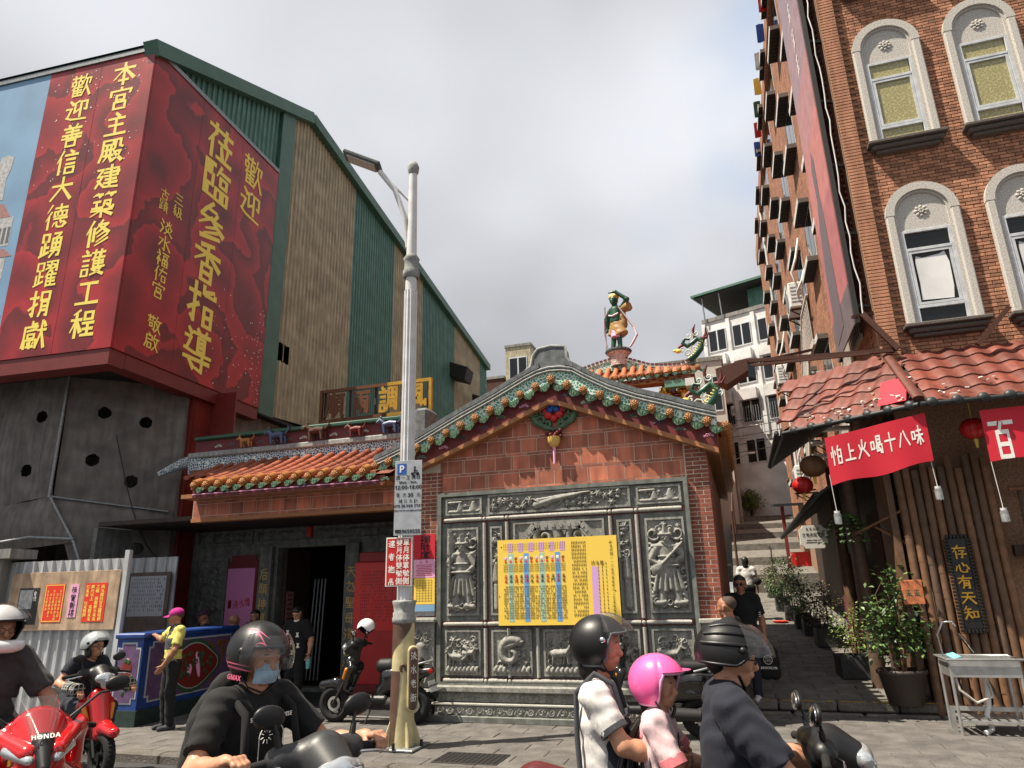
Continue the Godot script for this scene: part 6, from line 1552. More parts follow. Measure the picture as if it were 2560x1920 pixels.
func build_brick_house():
	mat("plaster",Color(0.84,0.82,0.79),0.85,"mottle",1.3,0.15); mat("alu",Color(0.84,0.85,0.86),0.35,"soft",1.0,0.0,"fine",0.2)
	mat("sill",Color(0.42,0.39,0.37),0.9,"mottle",0.9,0.2); mat("glass_black",Color(0.07,0.08,0.09),0.08); mat("side_brick",Color.WHITE,0.9)
	var gp := mat("glass_pattern",Color.WHITE,0.25)
	gp.albedo_texture = ramp_tex(0.07,2,[[0.0,Color(0.50,0.47,0.32)],[0.5,Color(0.62,0.59,0.42)],[1.0,Color(0.76,0.73,0.55)]],FastNoiseLite.TYPE_CELLULAR,41,256); gp.uv1_triplanar = true; gp.uv1_scale = Vector3.ONE * 1.6
	M.side_brick.albedo_texture = ramp_tex(0.2,3,[[0.0,Color(0.50,0.31,0.22)],[0.5,Color(0.66,0.43,0.31)],[1.0,Color(0.74,0.51,0.39)]],FastNoiseLite.TYPE_SIMPLEX_SMOOTH,43); M.side_brick.uv1_triplanar = true; M.side_brick.uv1_world_triplanar = true; M.side_brick.uv1_scale = V(1.0,5.0,0.7)
	var h := thing("brick_house","five storey orange brick house with white arched windows on the right","building",V(2.47,0,-11.5))
	var core := slab(0.0,7.0,0.0,16.9,-21.0,-0.012)
	core.add(slab(0.6,7.0,0.0,17.4,-30.0,-21.0))
	part("wall",core,M.joint_tan,h)
	part("side_wall",slab(-0.02,0.0,3.6,16.9,-20.99,-0.3),M.side_brick,h)
	var sb := MB.new(); sb.box(Vector3.ZERO,V(0.02,0.049,0.196))
	for tone in 3: # small facing bricks of the long side,too many to part
		var mm := MultiMesh.new(); var ps := []
		for rw in 220:
			for cl in 100:
				if (rw * 7 + cl * 13 + (rw * cl) % 5) % 3 == tone: ps.append(V(-0.03,3.7 + 0.06 * rw,-0.4 - 0.206 * cl - (0.103 if rw % 2 else 0.0)))
		mm.transform_format = MultiMesh.TRANSFORM_3D; mm.mesh = sb.mesh(null); mm.instance_count = ps.size()
		for i in ps.size(): mm.set_instance_transform(i,Transform3D(Basis.IDENTITY,ps[i]))
		var mi := MultiMeshInstance3D.new()
		mi.multimesh = mm; mi.material_override = M["facade_brick%d" % [0,1,3][tone]]; mi.name = "side_bricks"; h.add_child(mi,true); mi.set_meta("kind","stuff")
	part("side_wall",slab(0.58,0.6,3.6,17.4,-30.0,-21.0),M.side_brick,h)
	part("parapet",slab(-0.14,0.2,16.6,17.2,-21.1,0.05),M.facade_brick1,h)
	# facing bricks: the lowest three hundred as single pieces,those above joined
	var bb := MB.new(); bb.box(Vector3.ZERO,V(0.196,0.05,0.024),Basis.IDENTITY,0.005)
	var bm := bb.mesh(null)
	var half := MB.new(); half.box(Vector3.ZERO,V(0.094,0.05,0.024),Basis.IDENTITY,0.005)
	var hm := half.mesh(null)
	var rest := []
	var cnt := 0
	var y := 4.9
	var r := 0
	var wins := [[0.93,5.55,1],[2.35,5.55,2],[0.93,8.83,0],[2.35,8.83,0],[0.93,12.11,0],[2.35,12.11,0],[3.8,8.83,0],[3.8,5.55,1]]
	while y < 13.4:
		var x := 0.34 - (0.105 if r % 2 else 0.0)
		while x < 4.6:
			var skip := x < 0.3
			for w in wins:
				if absf(x - w[0]) < 0.46 and y > w[1] - 0.02 and (y < w[1] + 1.9 or Vector2(x - w[0],y - w[1] - 1.9).length() < 0.5): skip = true
			if not skip:
				if cnt < 290 and x < 3.4:
					inst("brick",bm,h,Transform3D(Basis.IDENTITY,V(x,y,rr(-0.003,0.003))),M["facade_brick%d" % (rng.randi() % 4)]); cnt += 1
				else: rest.append(V(x,y,rr(-0.003,0.003)))
			x += 0.206
		y += 0.0605; r += 1
	for k in 4:
		var sub := rest.filter(func(p): return int(absf(p.x * 917.0 + p.y * 571.0)) % 4 == k)
		var mm := MultiMesh.new()
		mm.transform_format = MultiMesh.TRANSFORM_3D; mm.mesh = bm; mm.instance_count = sub.size()
		for i in sub.size(): mm.set_instance_transform(i,Transform3D(Basis.IDENTITY,sub[i]))
		var mi := MultiMeshInstance3D.new()
		mi.multimesh = mm; mi.material_override = M["facade_brick%d" % k]; mi.name = "facing_bricks"; h.add_child(mi,true); mi.set_meta("kind","stuff")
	# corner pilaster with its own bricks
	part("pilaster",slab(-0.03,0.24,4.7,13.4,-0.25,0.10),M.joint_tan,h)
	var pb := MB.new(); pb.box(Vector3.ZERO,V(0.262,0.052,0.02),Basis.IDENTITY,0.005)
	for k in 136: pb.box(V(0,0.0605 * (k + 1),rr(-0.002,0.002)),V(0.262,0.051,0.02),Basis.IDENTITY,0.005)
	var pl := part("pilaster_bricks",pb,M.facade_brick0,h)
	pl.position = V(0.105,4.95,0.105); pl.set_meta("kind","stuff")
	for w in wins: arch_window(h,V(w[0],w[1],0.012),w[2])
	# hooded windows of the long side towards the alley
	var hood := MB.new(); hood.box(V(-0.12,0,0),V(0.26,0.12,1.25),Basis.IDENTITY,0.004)
	var hmesh := hood.mesh(M.sill)
	var under := MB.new(); under.box(V(-0.125,-0.068,0),V(0.25,0.015,1.23))
	for k in 9: under.box(V(-0.125,-0.08,-0.56 + 0.14 * k),V(0.25,0.012,0.09))
	var um := under.mesh(M.dark_iron)
	var cap := MB.new()
	cap.box(V(-0.255,0.0,0),V(0.012,0.14,1.26))
	var cm := cap.mesh(M.white)
	for f in 4:
		for c in 7:
			var z := -2.6 - 2.55 * c + (0.4 if f % 2 else 0.0); var yy := 5.6 + 3.25 * f
			if f == 0 and c < 1: continue
			for part2 in 2:
				var q := V(-0.02,yy + [1.5,0.0,0.75][part2],z + [0.0,0.0,1.05][part2])
				var bs := Basis.IDENTITY.scaled(V(1,1,[1.0,1.0,0.42][part2]))
				inst("window_hood",hmesh,h,Transform3D(bs,q)); inst("hood_lining",um,h,Transform3D(bs,q)); inst("hood_edge",cm,h,Transform3D(bs,q))
			part("side_window",slab(-0.045,-0.02,yy + 0.1,yy + 1.4,z - 0.6,z + 0.6),M.alu,h)
			part("side_pane",slab(-0.052,-0.046,yy + 0.18,yy + 1.32,z - 0.54,z - 0.03),M.glass_black,h)
			part("side_pane",slab(-0.052,-0.046,yy + 0.18,yy + 1.32,z + 0.03,z + 0.54),M.glass_black,h)
	for c in 3:
		for f in 5: inst("window_hood",hmesh,h,Transform3D(Basis.IDENTITY,V(0.56,4.4 + 2.6 * f,-22.5 - 2.4 * c)))
	# cast iron pipe along the roof edge
	var pi := MB.new(); pi.tube([V(-0.1,17.1,-16.0),V(-0.12,14.5,-15.6),V(-0.08,12.0,-16.2),V(-0.08,6.0,-16.2)],0.05,8); part("drain_pipe",pi,M.white,h)
	# air conditioners on brackets
	for a in [[2.08,8.6,-18.4,"upper air conditioner with looped pipes on the brick side wall"],[2.08,8.5,-25.4,"second air conditioner further along the brick side wall"],[1.9,4.35,-21.8,"low air conditioner over the alley near the stairs"],[1.98,5.4,-19.2,"air conditioner beside the cream fire stair"]]:
		var ac := thing("air_conditioner",a[3],"air conditioner",V(a[0],a[1],a[2]),0.0,"air conditioners on the alley wall")
		var b := MB.new(); b.box(V(0.05,0.35,0),V(0.36,0.7,0.95),Basis.IDENTITY,0.03); part("casing",b,M.white,ac)
		b = MB.new(); b.lathe([Vector2(0.25,0.0),Vector2(0.27,0.012),Vector2(0.0,0.014)],18,Transform3D(Basis.from_euler(V(0,0,PI / 2)),V(-0.13,0.35,-0.1))); part("fan_grille",b,M.galv,ac)
		b = MB.new()
		for k in 5: b.box(V(0.05,0.15 + 0.1 * k,0.478),V(0.26,0.03,0.008))
		part("end_louvres",b,M.galv,ac)
		b = MB.new(); b.tube([V(0.1,0.5,0.5),V(0.0,0.9,0.62),V(0.15,1.3,0.6),V(0.3,1.9,0.5)],0.035,6); b.tube([V(0.1,0.2,0.5),V(0.05,0.3,0.75),V(0.2,0.6,0.8),V(0.3,0.9,0.7)],0.03,6); part("pipe",b,M.white,ac)
		b = MB.new()
		for z in [-0.35,0.35]: b.bar(V(-0.15,-0.02,z),V(0.38,-0.02,z),0.04,0.04); b.bar(V(-0.12,-0.04,z),V(0.38,-0.4,z),0.03,0.03)
		part("bracket",b,M.rust,ac)
	# cream fire stair
	var fe := thing("fire_stair","cream steel stair with mesh rails on the brick side wall above the alley","staircase",V(2.0,4.1,-14.4))
	for k in 8: part("tread",slab(-0.35,0.4,0.22 * k - 0.02,0.22 * k + 0.02,-0.28 * (8 - k) + 0.6,-0.28 * (8 - k) + 0.9),M.plaster,fe)
	for x in [-0.36,0.4]:
		var b := MB.new(); b.bar(V(x,-0.1,-1.9),V(x,1.7,0.9),0.03,0.16); b.bar(V(x,0.8,-1.9),V(x,2.6,0.9),0.04,0.04); b.bar(V(x,2.6,0.9),V(x,2.6,2.0),0.04,0.04); b.bar(V(x,1.7,0.9),V(x,1.7,2.0),0.04,0.1)
		for k in 26: b.bar(V(x,-0.1 + 0.07 * k,-1.9 + 0.108 * k),V(x,0.8 + 0.07 * k,-1.9 + 0.108 * k),0.014,0.014)
		for k in 6: b.bar(V(x,1.7,0.95 + 0.18 * k),V(x,2.6,0.95 + 0.18 * k),0.014,0.014)
		part("railing",b,M.plaster,fe)
	# tall printed sign hung at the corner
	var vs := thing("vertical_sign","tall faded pink and grey printed sign hanging down the corner of the brick house","sign",V(2.16,5.7,-11.45))
	for q in [[0.0,0.7,Color(0.42,0.37,0.38)],[0.7,2.6,Color(0.70,0.40,0.40)],[2.6,4.2,Color(0.76,0.46,0.43)],[4.2,5.4,Color(0.70,0.48,0.48)],[5.4,6.8,Color(0.62,0.49,0.52)],[6.8,11.0,Color(0.58,0.49,0.53)]]:
		var b := slab(-0.02,0.0,q[0],q[1],-2.05,0.0)
		part("printed_band",b,mat("sign_band%d" % int(q[0]),q[2],0.5,"soft",0.5),vs)
	var fg := MB.new()
	var fx := Transform3D(Basis(V(0,0,1),V(0,1,0),V(-1,0,0)),V(-0.022,0,0))
	fg.prism(PackedVector2Array([Vector2(-0.9,0.3),Vector2(-1.7,0.2),Vector2(-1.75,1.6),Vector2(-1.55,2.6),Vector2(-1.35,3.0),Vector2(-1.4,3.7),Vector2(-1.2,4.0),Vector2(-1.02,3.7),Vector2(-1.05,3.0),Vector2(-0.95,2.4)]),0.0,0.004,fx)
	part("printed_figure",fg,mat("sign_figure",Color(0.44,0.38,0.40),0.5,"mottle",0.8),vs)
	var st := MB.new()
	put_text(st,"□□□□",V(-0.03,7.9,-0.75),V(0,0,-0.28),V(0,-0.5,0),V(0,-0.62,0),1.4); put_text(st,"□□□□□□",V(-0.03,9.8,-1.3),V(0,0,-0.14),V(0,-0.22,0),V(0,-0.3,0),1.6)
	part("lettering",st,M.paper,vs)
	var sf := MB.new(); sf.bar(V(0.03,0,0.03),V(0.03,11,0.03),0.07,0.07); sf.bar(V(0.03,0,-2.05),V(0.03,11,-2.05),0.06,0.06)
	for k in 9: sf.bar(V(0.03,0.3 + 1.3 * k,0.03),V(0.35,0.3 + 1.3 * k,-0.1),0.05,0.05)
	part("sign_frame",sf,M.dark_iron,vs)
	var wr := MB.new(); var wp := []
	for k in 40: wp.append(V(0.12 + rr(-0.03,0.03),11.0 - 0.28 * k,0.1 + rr(-0.02,0.02)))
	wr.tube(wp,0.012,5); part("cable",wr,M.white,vs)
	# flags along the roof edge
	var fcol := [M.print_yellow,M.green_dark,M.sign_red,M.sign_blue,M.white]
	for k in 9:
		var fl := MB.new(); var pts := []
		for j in 4:
			for i in 4: pts.append(V(2.3 - 0.07 * i + 0.03 * sin(i * 2.0 + k),17.15 - 0.15 * j + 0.03 * sin(i + j),-14.0 - 1.15 * k - 0.06 * j))
		fl.grid(pts,4,4)
		solo("flag",fl,fcol[k % 5],"small %s flag in the string along the brick roof edge, number %s from the top" % [["yellow","green","red","blue","white"][k % 5],["one","two","three","four","five","six","seven","eight","nine"][k]],"flag","flags along the roof edge")

# ---------------------------------------------------------------- tiled canopy and shop front
func build_canopy():
	var c := thing("tiled_canopy","red tile canopy with dark eave wrapped round the brick house corner","canopy",V(2.5,4.05,-10.2))
	var tb := MB.new(); var pts := []
	for j in 4:
		for i in 9:
			var u := i / 8.0
			pts.append(V((u - 0.5) * 0.31,0.02 * sin(TAU * u - 0.6) + (0.028 if j > 0 else 0.0) - 0.012 * j + (0.0 if j else -0.02),[0.17,0.171,0.0,-0.19][j]))
	tb.grid(pts,9,4)
	var tm := tb.mesh(null)
	var slope := V(0,1.1,-1.3); var sl := slope.length()
	var fb := Basis(V(1,0,0),V(0,1.3,1.1) / sl,-slope / sl)
	for r in 5:
		for k in 22:
			var x := -1.2 + 0.3 * k
			var t := (r + 0.5) / 5.0
			if x > 0.02 - 0.02 * t and x < 5.4: inst("roof_tile",tm,c,Transform3D(fb.rotated(fb.y,0.0),V(x,0,0) + slope * t),M["canopy%d" % (rng.randi() % 4)])
	# slanting face over the corner towards the alley
	var e1 := V(0,0,0); var s1 := V(-1.63,0,-1.2); var t1 := V(-0.02,1.1,-1.3)
	var ud := (s1 - e1).normalized(); var nn := (t1 - e1).cross(s1 - e1).normalized()
	if nn.y < 0: nn = -nn
	var up := nn.cross(ud)
	if up.y < 0: up = -up
	var db := Basis(-ud,nn,(-ud).cross(nn))
	var hgt := (t1 - e1).dot(up)
	for r in 6:
		for k in 14:
			var d := -0.6 + 0.3 * k; var w := hgt * (r + 0.5) / 5.0
			var right := (t1 - e1).dot(ud) * w / hgt
			var left := s1.length() + 0.35 * w
			if d > right and d < left and r < 5: inst("roof_tile",tm,c,Transform3D(db,e1 + ud * d + up * w),M["canopy%d" % (rng.randi() % 4)])
	var hp := MB.new(); hp.tube([e1 + V(0.02,0.06,0.0),t1 + V(0.02,0.05,0)],0.075,8,true,0.6); part("hip_cap",hp,M.canopy1,c)
	# dark lining below,eave gutter with round ends
	var ln := MB.new()
	ln.quad(V(5.5,-0.05,0.02),V(0,-0.05,0.02),V(-0.02,1.04,-1.3),V(5.5,1.04,-1.3)); ln.quad(e1 + V(0,-0.05,0),s1 + V(0,-0.05,0),V(-0.1,1.0,-2.6),t1 + V(0,-0.06,0))
	ln.quad(s1 + V(0,-0.05,0),V(-1.7,-0.05,-4.5),V(-0.1,0.95,-4.5),V(-0.1,1.0,-2.6)); ln.quad(s1 + V(0,0.03,0),V(-0.1,1.05,-2.6),V(-0.1,1.0,-4.5),V(-1.7,0.03,-4.5))
	part("lining",ln,M.wood_dark,c)
	var gt := MB.new()
	gt.tube([V(5.5,-0.03,0.05),e1 + V(0.02,-0.03,0.04)],0.035,8); gt.tube([e1 + V(0.0,-0.03,0.03),s1 + V(-0.02,-0.03,0.02)],0.035,8); gt.tube([s1 + V(-0.02,-0.03,0),V(-1.72,-0.03,-4.5)],0.035,8)
	part("gutter",gt,M.canopy_dark,c)
	var cap := MB.new(); cap.ball(Vector3.ZERO,V(0.075,0.07,0.05),Basis.IDENTITY,10,6)
	var cm := cap.mesh(M.canopy_dark)
	for k in 18: inst("eave_cap",cm,c,Transform3D(Basis.IDENTITY,V(0.15 + 0.3 * k,-0.02,0.07)))
	for k in 7: inst("eave_cap",cm,c,Transform3D(Basis.from_euler(V(0,-0.63,0)),e1.lerp(s1,(k + 0.4) / 7.0) + V(0,-0.02,0.03)))
	for k in 22: inst("eave_cap",cm,c,Transform3D(Basis.from_euler(V(0,PI / 2,0)).scaled(V(0.8,0.8,0.8)),V(-1.74,-0.02,-1.25 - 0.15 * k)))
	# flakes of broken foam and a red scrap lying on the tiles
	var fk := MB.new()
	for k in 46:
		var p: Vector3
		if k < 34: p = e1 + ud * (0.15 + 1.6 * rng.randf()) + up * (0.06 + 0.75 * rng.randf() * rng.randf()) + nn * 0.05
		else: p = V(rr(0.1,2.6),0,0) + slope * rr(0.04,0.3) + fb.y * 0.05
		fk.box(p,V(rr(0.02,0.08),0.012,rr(0.015,0.04)),Basis.from_euler(V(rr(-0.5,0.5),rr(0,6),rr(-0.4,0.4))))
	var fo := part("foam_flakes",fk,M.paper,c); fo.set_meta("kind","stuff")
	var rs := MB.new(); var rp := []
	for j in 4:
		for i in 4: rp.append(e1 + ud * (0.14 + 0.13 * i + 0.03 * j) + up * (0.05 + 0.2 * j) + nn * (0.05 + 0.012 * sin(i * 3.0 + j)))
	rs.grid(rp,4,4); solo("red_scrap",rs,M.print_crimson,"crumpled bright red plastic scrap lying on the canopy tiles","scrap").position = c.position
	# rusty brackets above the canopy
	var rb := thing("rusty_frame","rusty steel brackets sticking out above the canopy with an old lamp hood","bracket",V(2.4,5.15,-11.35))
	var b := MB.new()
	b.bar(V(0.2,0,0.05),V(-2.0,0.08,0.1),0.06,0.06); b.bar(V(-0.2,-0.08,0.3),V(-1.9,0.0,0.1),0.04,0.04); b.bar(V(0.24,0.0,0.1),V(-0.15,0.65,0.05),0.08,0.08); b.bar(V(-0.3,0.62,0.05),V(0.05,0.7,-0.1),0.05,0.05); b.bar(V(1.25,-0.1,0.2),V(1.75,0.42,0.2),0.07,0.07); b.bar(V(-1.75,0.05,0.1),V(-0.9,0.3,-0.4),0.04,0.04)
	part("bars",b,M.rust,rb)
	b = MB.new(); b.prism(PackedVector2Array([Vector2(-2.45,-0.02),Vector2(-1.95,0.1),Vector2(-1.95,-0.1),Vector2(-2.3,-0.3),Vector2(-2.42,-0.22)]),-0.2,0.2)
	part("lamp_hood",b,M.rust,rb)
	# walls below: bamboo front,dark shop,door side
	var s := thing("bamboo_shop","dark shop front under the canopy with a wall of bamboo poles","shop",V(2.28,0,-11.3))
	part("back_wall",slab(0.0,5.5,0.0,4.0,-0.6,-0.25),M.wood_dark,s)
	part("side_wall",slab(0.1,0.2,0.3,4.2,-14.0,-0.25),M.wood_dark,s)
	for k in 11:
		var x := 0.04 + 0.112 * k
		var q := MB.new(); var bp := []; var br := []
		var yy := 0.0
		while yy < 3.55:
			bp.append(V(x + 0.004 * sin(yy * 3 + k),yy,0)); br.append(0.054); bp.append(V(x,yy + 0.012,0)); br.append(0.06); bp.append(V(x,yy + 0.024,0)); br.append(0.053)
			yy += 0.36 + 0.05 * sin(k * 7.0 + yy)
		q.tube(bp,br,9); part("bamboo_pole",q,M["bamboo%d" % (k % 3)],s)
	for k in 12:
		var q := MB.new(); q.tube([V(1.35,2.95 + 0.0 * k,0.1 - 0.001 * k),V(3.4,2.95,0.1)],0.035,8)
		if k == 0: part("bamboo_rail",q,M.bamboo1,s)
		var q2 := MB.new(); q2.tube([V(1.5 + 0.2 * k,2.2,0.0),V(1.5 + 0.2 * k,2.95,0.02)],0.025,6)
		if k < 9: part("bamboo_slat",q2,M.bamboo2,s)
	part("lintel_board",slab(1.3,4.2,2.05,2.2,-0.1,0.0),M.wood_dark,s)
	part("menu_board",slab(1.75,2.4,0.9,2.0,-0.12,-0.05),M.dark_iron,s)
	for k in 3: part("menu_picture",slab(1.8,2.3,1.0 + 0.33 * k,1.26 + 0.33 * k,-0.05,-0.045),[M.rust,M.print_dim,M.bamboo1][k],s)
	part("shelf_light",slab(1.5,3.4,1.98,2.03,0.02,0.06),M.white,s)
	# alley side of the shop: posts,painted boards,half-open door
	for q in [[-0.5,-1.0,0.11,"bamboo2"],[-0.45,-3.2,0.1,"bamboo0"]]:
		var b2 := MB.new(); b2.tube([V(q[0],0.1,q[1]),V(q[0] + 0.02,1.8,q[1]),V(q[0],3.9,q[1])],[q[2],q[2] * 0.95,q[2] * 0.9],10); part("timber_post",b2,M[q[3]],s)
	part("torn_board",slab(-0.14,-0.05,0.5,3.5,-0.9,-0.05),M.bamboo0,s)
	part("door",slab(-0.1,-0.02,0.3,2.9,-2.3,-1.3),M.rust,s)
	for k in 5: part("painted_board",slab(-0.32,-0.26,0.6,2.3,-5.2 + 0.32 * k,-4.92 + 0.32 * k),M.magenta,s)
	var st := MB.new(); st.bar(V(-0.6,2.45,-0.6),V(0.05,2.75,0.05),0.03,0.03); st.bar(V(-0.3,2.55,-0.4),V(0.1,2.2,0.0),0.03,0.03); part("brace",st,M.bamboo1,s)
	var aw := thing("alley_awning","long dark awning with ribbed edge along the alley side of the house","awning",V(1.3,3.15,-12.2))
	b = MB.new(); b.quad(V(0,0,0),V(0,0,-11),V(1.1,0.75,-11),V(1.1,0.75,0)); b.quad(V(0,-0.05,0),V(1.1,0.7,0),V(1.1,0.7,-11),V(0,-0.05,-11)); b.quad(V(0,-0.05,0),V(0,0,0),V(1.1,0.75,0),V(1.1,0.7,0))
	part("sheet",b,M.canopy_dark,aw)
	b = MB.new(); b.tube([V(-0.01,-0.02,0.05),V(-0.01,-0.02,-11)],0.05,8)
	for k in 60: b.ball(V(-0.01,-0.02,-0.18 * k),V(0.062,0.062,0.05),Basis.IDENTITY,8,4)
	part("ribbed_edge",b,M.canopy_dark,aw)
	# cloth banners,lanterns,jars
	var cloth := func(called: String,label: String,x0: float,x1: float,ya: float,yb: float,hh: float,z: float,txt: String,sz: float) -> Node3D:
		var n := thing(called,label,"banner",V(x0,ya,z))
		var g := MB.new(); var gp := []
		for j in 9:
			for i in 21:
				var u := i / 20.0; var w := j / 8.0
				gp.append(V((x1 - x0) * u,(yb - ya) * u - hh * (1 - w) + 0.02 * sin(u * 9) * (1 - w),0.025 * sin(u * 11 + w) * (0.4 + 0.6 * (1 - w))))
		g.grid(gp,21,9); part("cloth",g,M.print_crimson,n)
		var t := MB.new(); var stp := V((x1 - x0) * 0.93 / maxi(txt.length(),3),(yb - ya) * 0.93 / txt.length(),0)
		put_text(t,txt,V(0.05,-0.14,0.04),V(sz * 0.86,sz * 0.86 * (yb - ya) / (x1 - x0),0),V(0,-sz * 1.5,0),stp,2.2,0)
		for i in t.v.size(): # the print lies on the waving cloth
			var q := t.v[i]
			var u := q.x / (x1 - x0); var w := 1.0 + (q.y - (yb - ya) * u) / hh
			t.v[i].z = q.z - 0.036 + 0.025 * sin(u * 11 + w) * (0.4 + 0.6 * (1 - w))
		part("lettering",t,M.paper,n)
		return n
	cloth.call("cloth_banner","red cloth banner with seven white characters hung under the canopy corner",1.29,2.57,3.68,3.92,0.66,-10.25,"怕上火喝十八味",0.165)
	cloth.call("cloth_banner","red cloth banner with one large white character at the right edge",3.2,5.0,3.88,3.95,0.68,-10.25,"百",0.34)
	var lan := func(at: Vector3,r: float,m: Material,label: String):
		var n := thing("lantern",label,"lantern",at)
		var g := MB.new(); g.ball(Vector3.ZERO,V(r,r * 0.86,r),Basis.IDENTITY,18,10); part("shade",g,m,n)
		g = MB.new()
		for k in 12: 
			var ps := []
			for j in 9: ps.append(V(cos(k * TAU / 12) * sin(PI * j / 8) * r * 1.01,cos(PI * j / 8) * r * 0.87,sin(k * TAU / 12) * sin(PI * j / 8) * r * 1.01))
			g.tube(ps,0.004,4,false)
		part("ribs",g,M.barge_red if m != M.bamboo1 else M.bamboo0,n)
		g = MB.new(); g.tube([V(0,r * 0.84,0),V(0,r * 0.84 + 0.3,0)],0.008,5); g.tube([V(0,-r * 0.85,0),V(0,-r * 0.85 - 0.12,0)],[0.03,0.015],6); part("tassel",g,M.print_gold,n)
	lan.call(V(3.26,3.75,-10.8),0.17,M.sign_red,"round red lantern behind the right-hand cloth banner")
	lan.call(V(1.28,3.57,-12.0),0.2,M.bamboo1,"round woven straw lantern under the canopy")
	lan.call(V(1.1,3.3,-12.2),0.16,M.sign_red,"dim red lantern below the woven straw one")
	for a in [[1.31,2.61,0.5,"small glass jar hanging from the left end of the seven-character banner"],[2.56,2.86,0.4,"small glass jar hanging from the right end of the seven-character banner"],[3.24,2.54,0.7,"small glass jar hanging from the left end of the right banner"]]:
		var j := thing("hanging_jar",a[3],"jar",V(a[0],a[1],-10.3),0.0,"jars hanging from the banners")
		var g := MB.new(); g.lathe([Vector2(0.0,-0.1),Vector2(0.042,-0.1),Vector2(0.048,-0.09),Vector2(0.048,0.03),Vector2(0.034,0.05),Vector2(0.034,0.06)],14); part("glass",g,M.glass_clear,j)
		g = MB.new(); g.lathe([Vector2(0.0,-0.094),Vector2(0.043,-0.094),Vector2(0.043,0.0),Vector2(0.0,0.0)],14); part("water",g,M.glass_clear,j)
		g = MB.new(); g.lathe([Vector2(0.036,0.045),Vector2(0.038,0.075),Vector2(0.0,0.078)],14); part("lid",g,M.white,j)
		g = MB.new(); g.tube([V(0,0.07,0),V(-0.02,0.07 + a[2],0)],0.005,5); part("string",g,M.white,j)
	# carved name board with gilded characters
	var wb := thing("carved_board","black carved wooden board with five gilt characters on the bamboo wall","sign",V(2.875,1.07,-11.2))
	part("board",slab(-0.11,0.11,0.05,1.24,-0.01,0.02,0.005),M.black_wood,wb)
	b = MB.new()
	for k in 27:
		for sg in [-1.0,1.0]: b.box(V(sg * 0.135,0.03 + 0.0455 * k,0.01),V(0.05,0.036,0.05),Basis.IDENTITY,0.006)
	for k in 6:
		for yy in [0.02,1.265]: b.box(V(-0.11 + 0.045 * k,yy,0.01),V(0.036,0.05,0.05),Basis.IDENTITY,0.006)
	part("rope_edge",b,M.black_wood,wb)
	b = MB.new(); put_text(b,"存心有天知",V(-0.085,1.14,0.022),V(0.17,0,0),V(0,-0.17,0),V(0,-0.2,0),2.2,1,0.012); part("lettering",b,M.gold,wb)
	var pq := thing("red_plaque","small orange wooden plaque on the post left of the bamboo wall","plaque",V(2.2,1.45,-11.1)); part("board",slab(-0.13,0.13,0.0,0.32,0.0,0.03,0.005),M.orange_brick,pq)
	b = MB.new(); put_text(b,"□□",V(-0.1,0.2,0.031),V(0.09,0,0),V(0,-0.1,0),V(0.1,0,0),1.8); part("lettering",b,M.green_dark,pq)
	var ws := thing("white_shop_sign","white plate sign with notched corners hanging over the alley planters","sign",V(1.27,2.55,-13.5),10.0)
	b = MB.new(); b.prism(PackedVector2Array([Vector2(-0.16,-0.2),Vector2(0.16,-0.2),Vector2(0.19,-0.15),Vector2(0.23,-0.13),Vector2(0.23,0.13),Vector2(0.19,0.15),Vector2(0.16,0.2),Vector2(-0.16,0.2),Vector2(-0.19,0.15),Vector2(-0.23,0.13),Vector2(-0.23,-0.13),Vector2(-0.19,-0.15)]),-0.015,0.015); part("plate",b,M.paper,ws)
	b = MB.new(); put_text(b,"古美術展覽館",V(-0.19,0.07,0.017),V(0.06,0,0),V(0,-0.075,0),V(0.064,0,0),2.0); part("lettering",b,M.ink,ws); b = MB.new(); put_text(b,"□□□□",V(-0.12,0.16,0.017),V(0.05,0,0),V(0,-0.05,0),V(0.06,0,0),2.2); part("lettering",b,M.ink,ws)
	latin(ws,"ASIAN FINE ART",V(0,-0.06,0.016),0.032,M.ink); latin(ws,"EXHIBITION HALL",V(0,-0.1,0.016),0.032,M.ink)

func latin(parent: Node3D,txt: String,at: Vector3,size: float,m: Material,bold := true,basis := Basis.IDENTITY,depth := 0.002) -> MeshInstance3D:
	var f := SystemFont.new()
	f.font_names = PackedStringArray(["Droid Sans"]); f.font_weight = 700 if bold else 400
	var t := TextMesh.new()
	t.text = txt; t.font = f; t.font_size = 32; t.pixel_size = size / 32.0; t.depth = depth; t.material = m
	var o := MeshInstance3D.new()
	o.mesh = t; o.name = "lettering"; o.transform = Transform3D(basis,at)
	parent.add_child(o,true)
	return o

# ---------------------------------------------------------------- things beyond: far houses,wall,pole,greenery
func far_house(called: String,label: String,x0: float,x1: float,y0: float,y1: float,z: float,m: Material,cols: int,rows: int):
	var h := thing(called,label,"building",V(x0,y0,z))
	var w := x1 - x0; var ht := y1 - y0
	part("wall",slab(0,w,-8,ht,-8,0),m,h)
	part("roof_edge",slab(-0.1,w + 0.1,ht,ht + 0.25,-8.1,0.1),M.concrete,h)
	for c in cols:
		for r in rows:
			var cx := w * (c + 0.5) / cols; var cy := ht * (r + 0.45) / rows; var ww := w / cols * 0.36; var wh := ht / rows * 0.3
			part("window",slab(cx - ww,cx + ww,cy - wh,cy + wh,0.0,0.06),M.alu,h)
			for k in 2: part("pane",slab(cx - ww * 0.92 + ww * k,cx - ww * 0.08 + ww * k,cy - wh * 0.9,cy + wh * 0.9,0.06,0.07),M.glass_black,h)
	return h

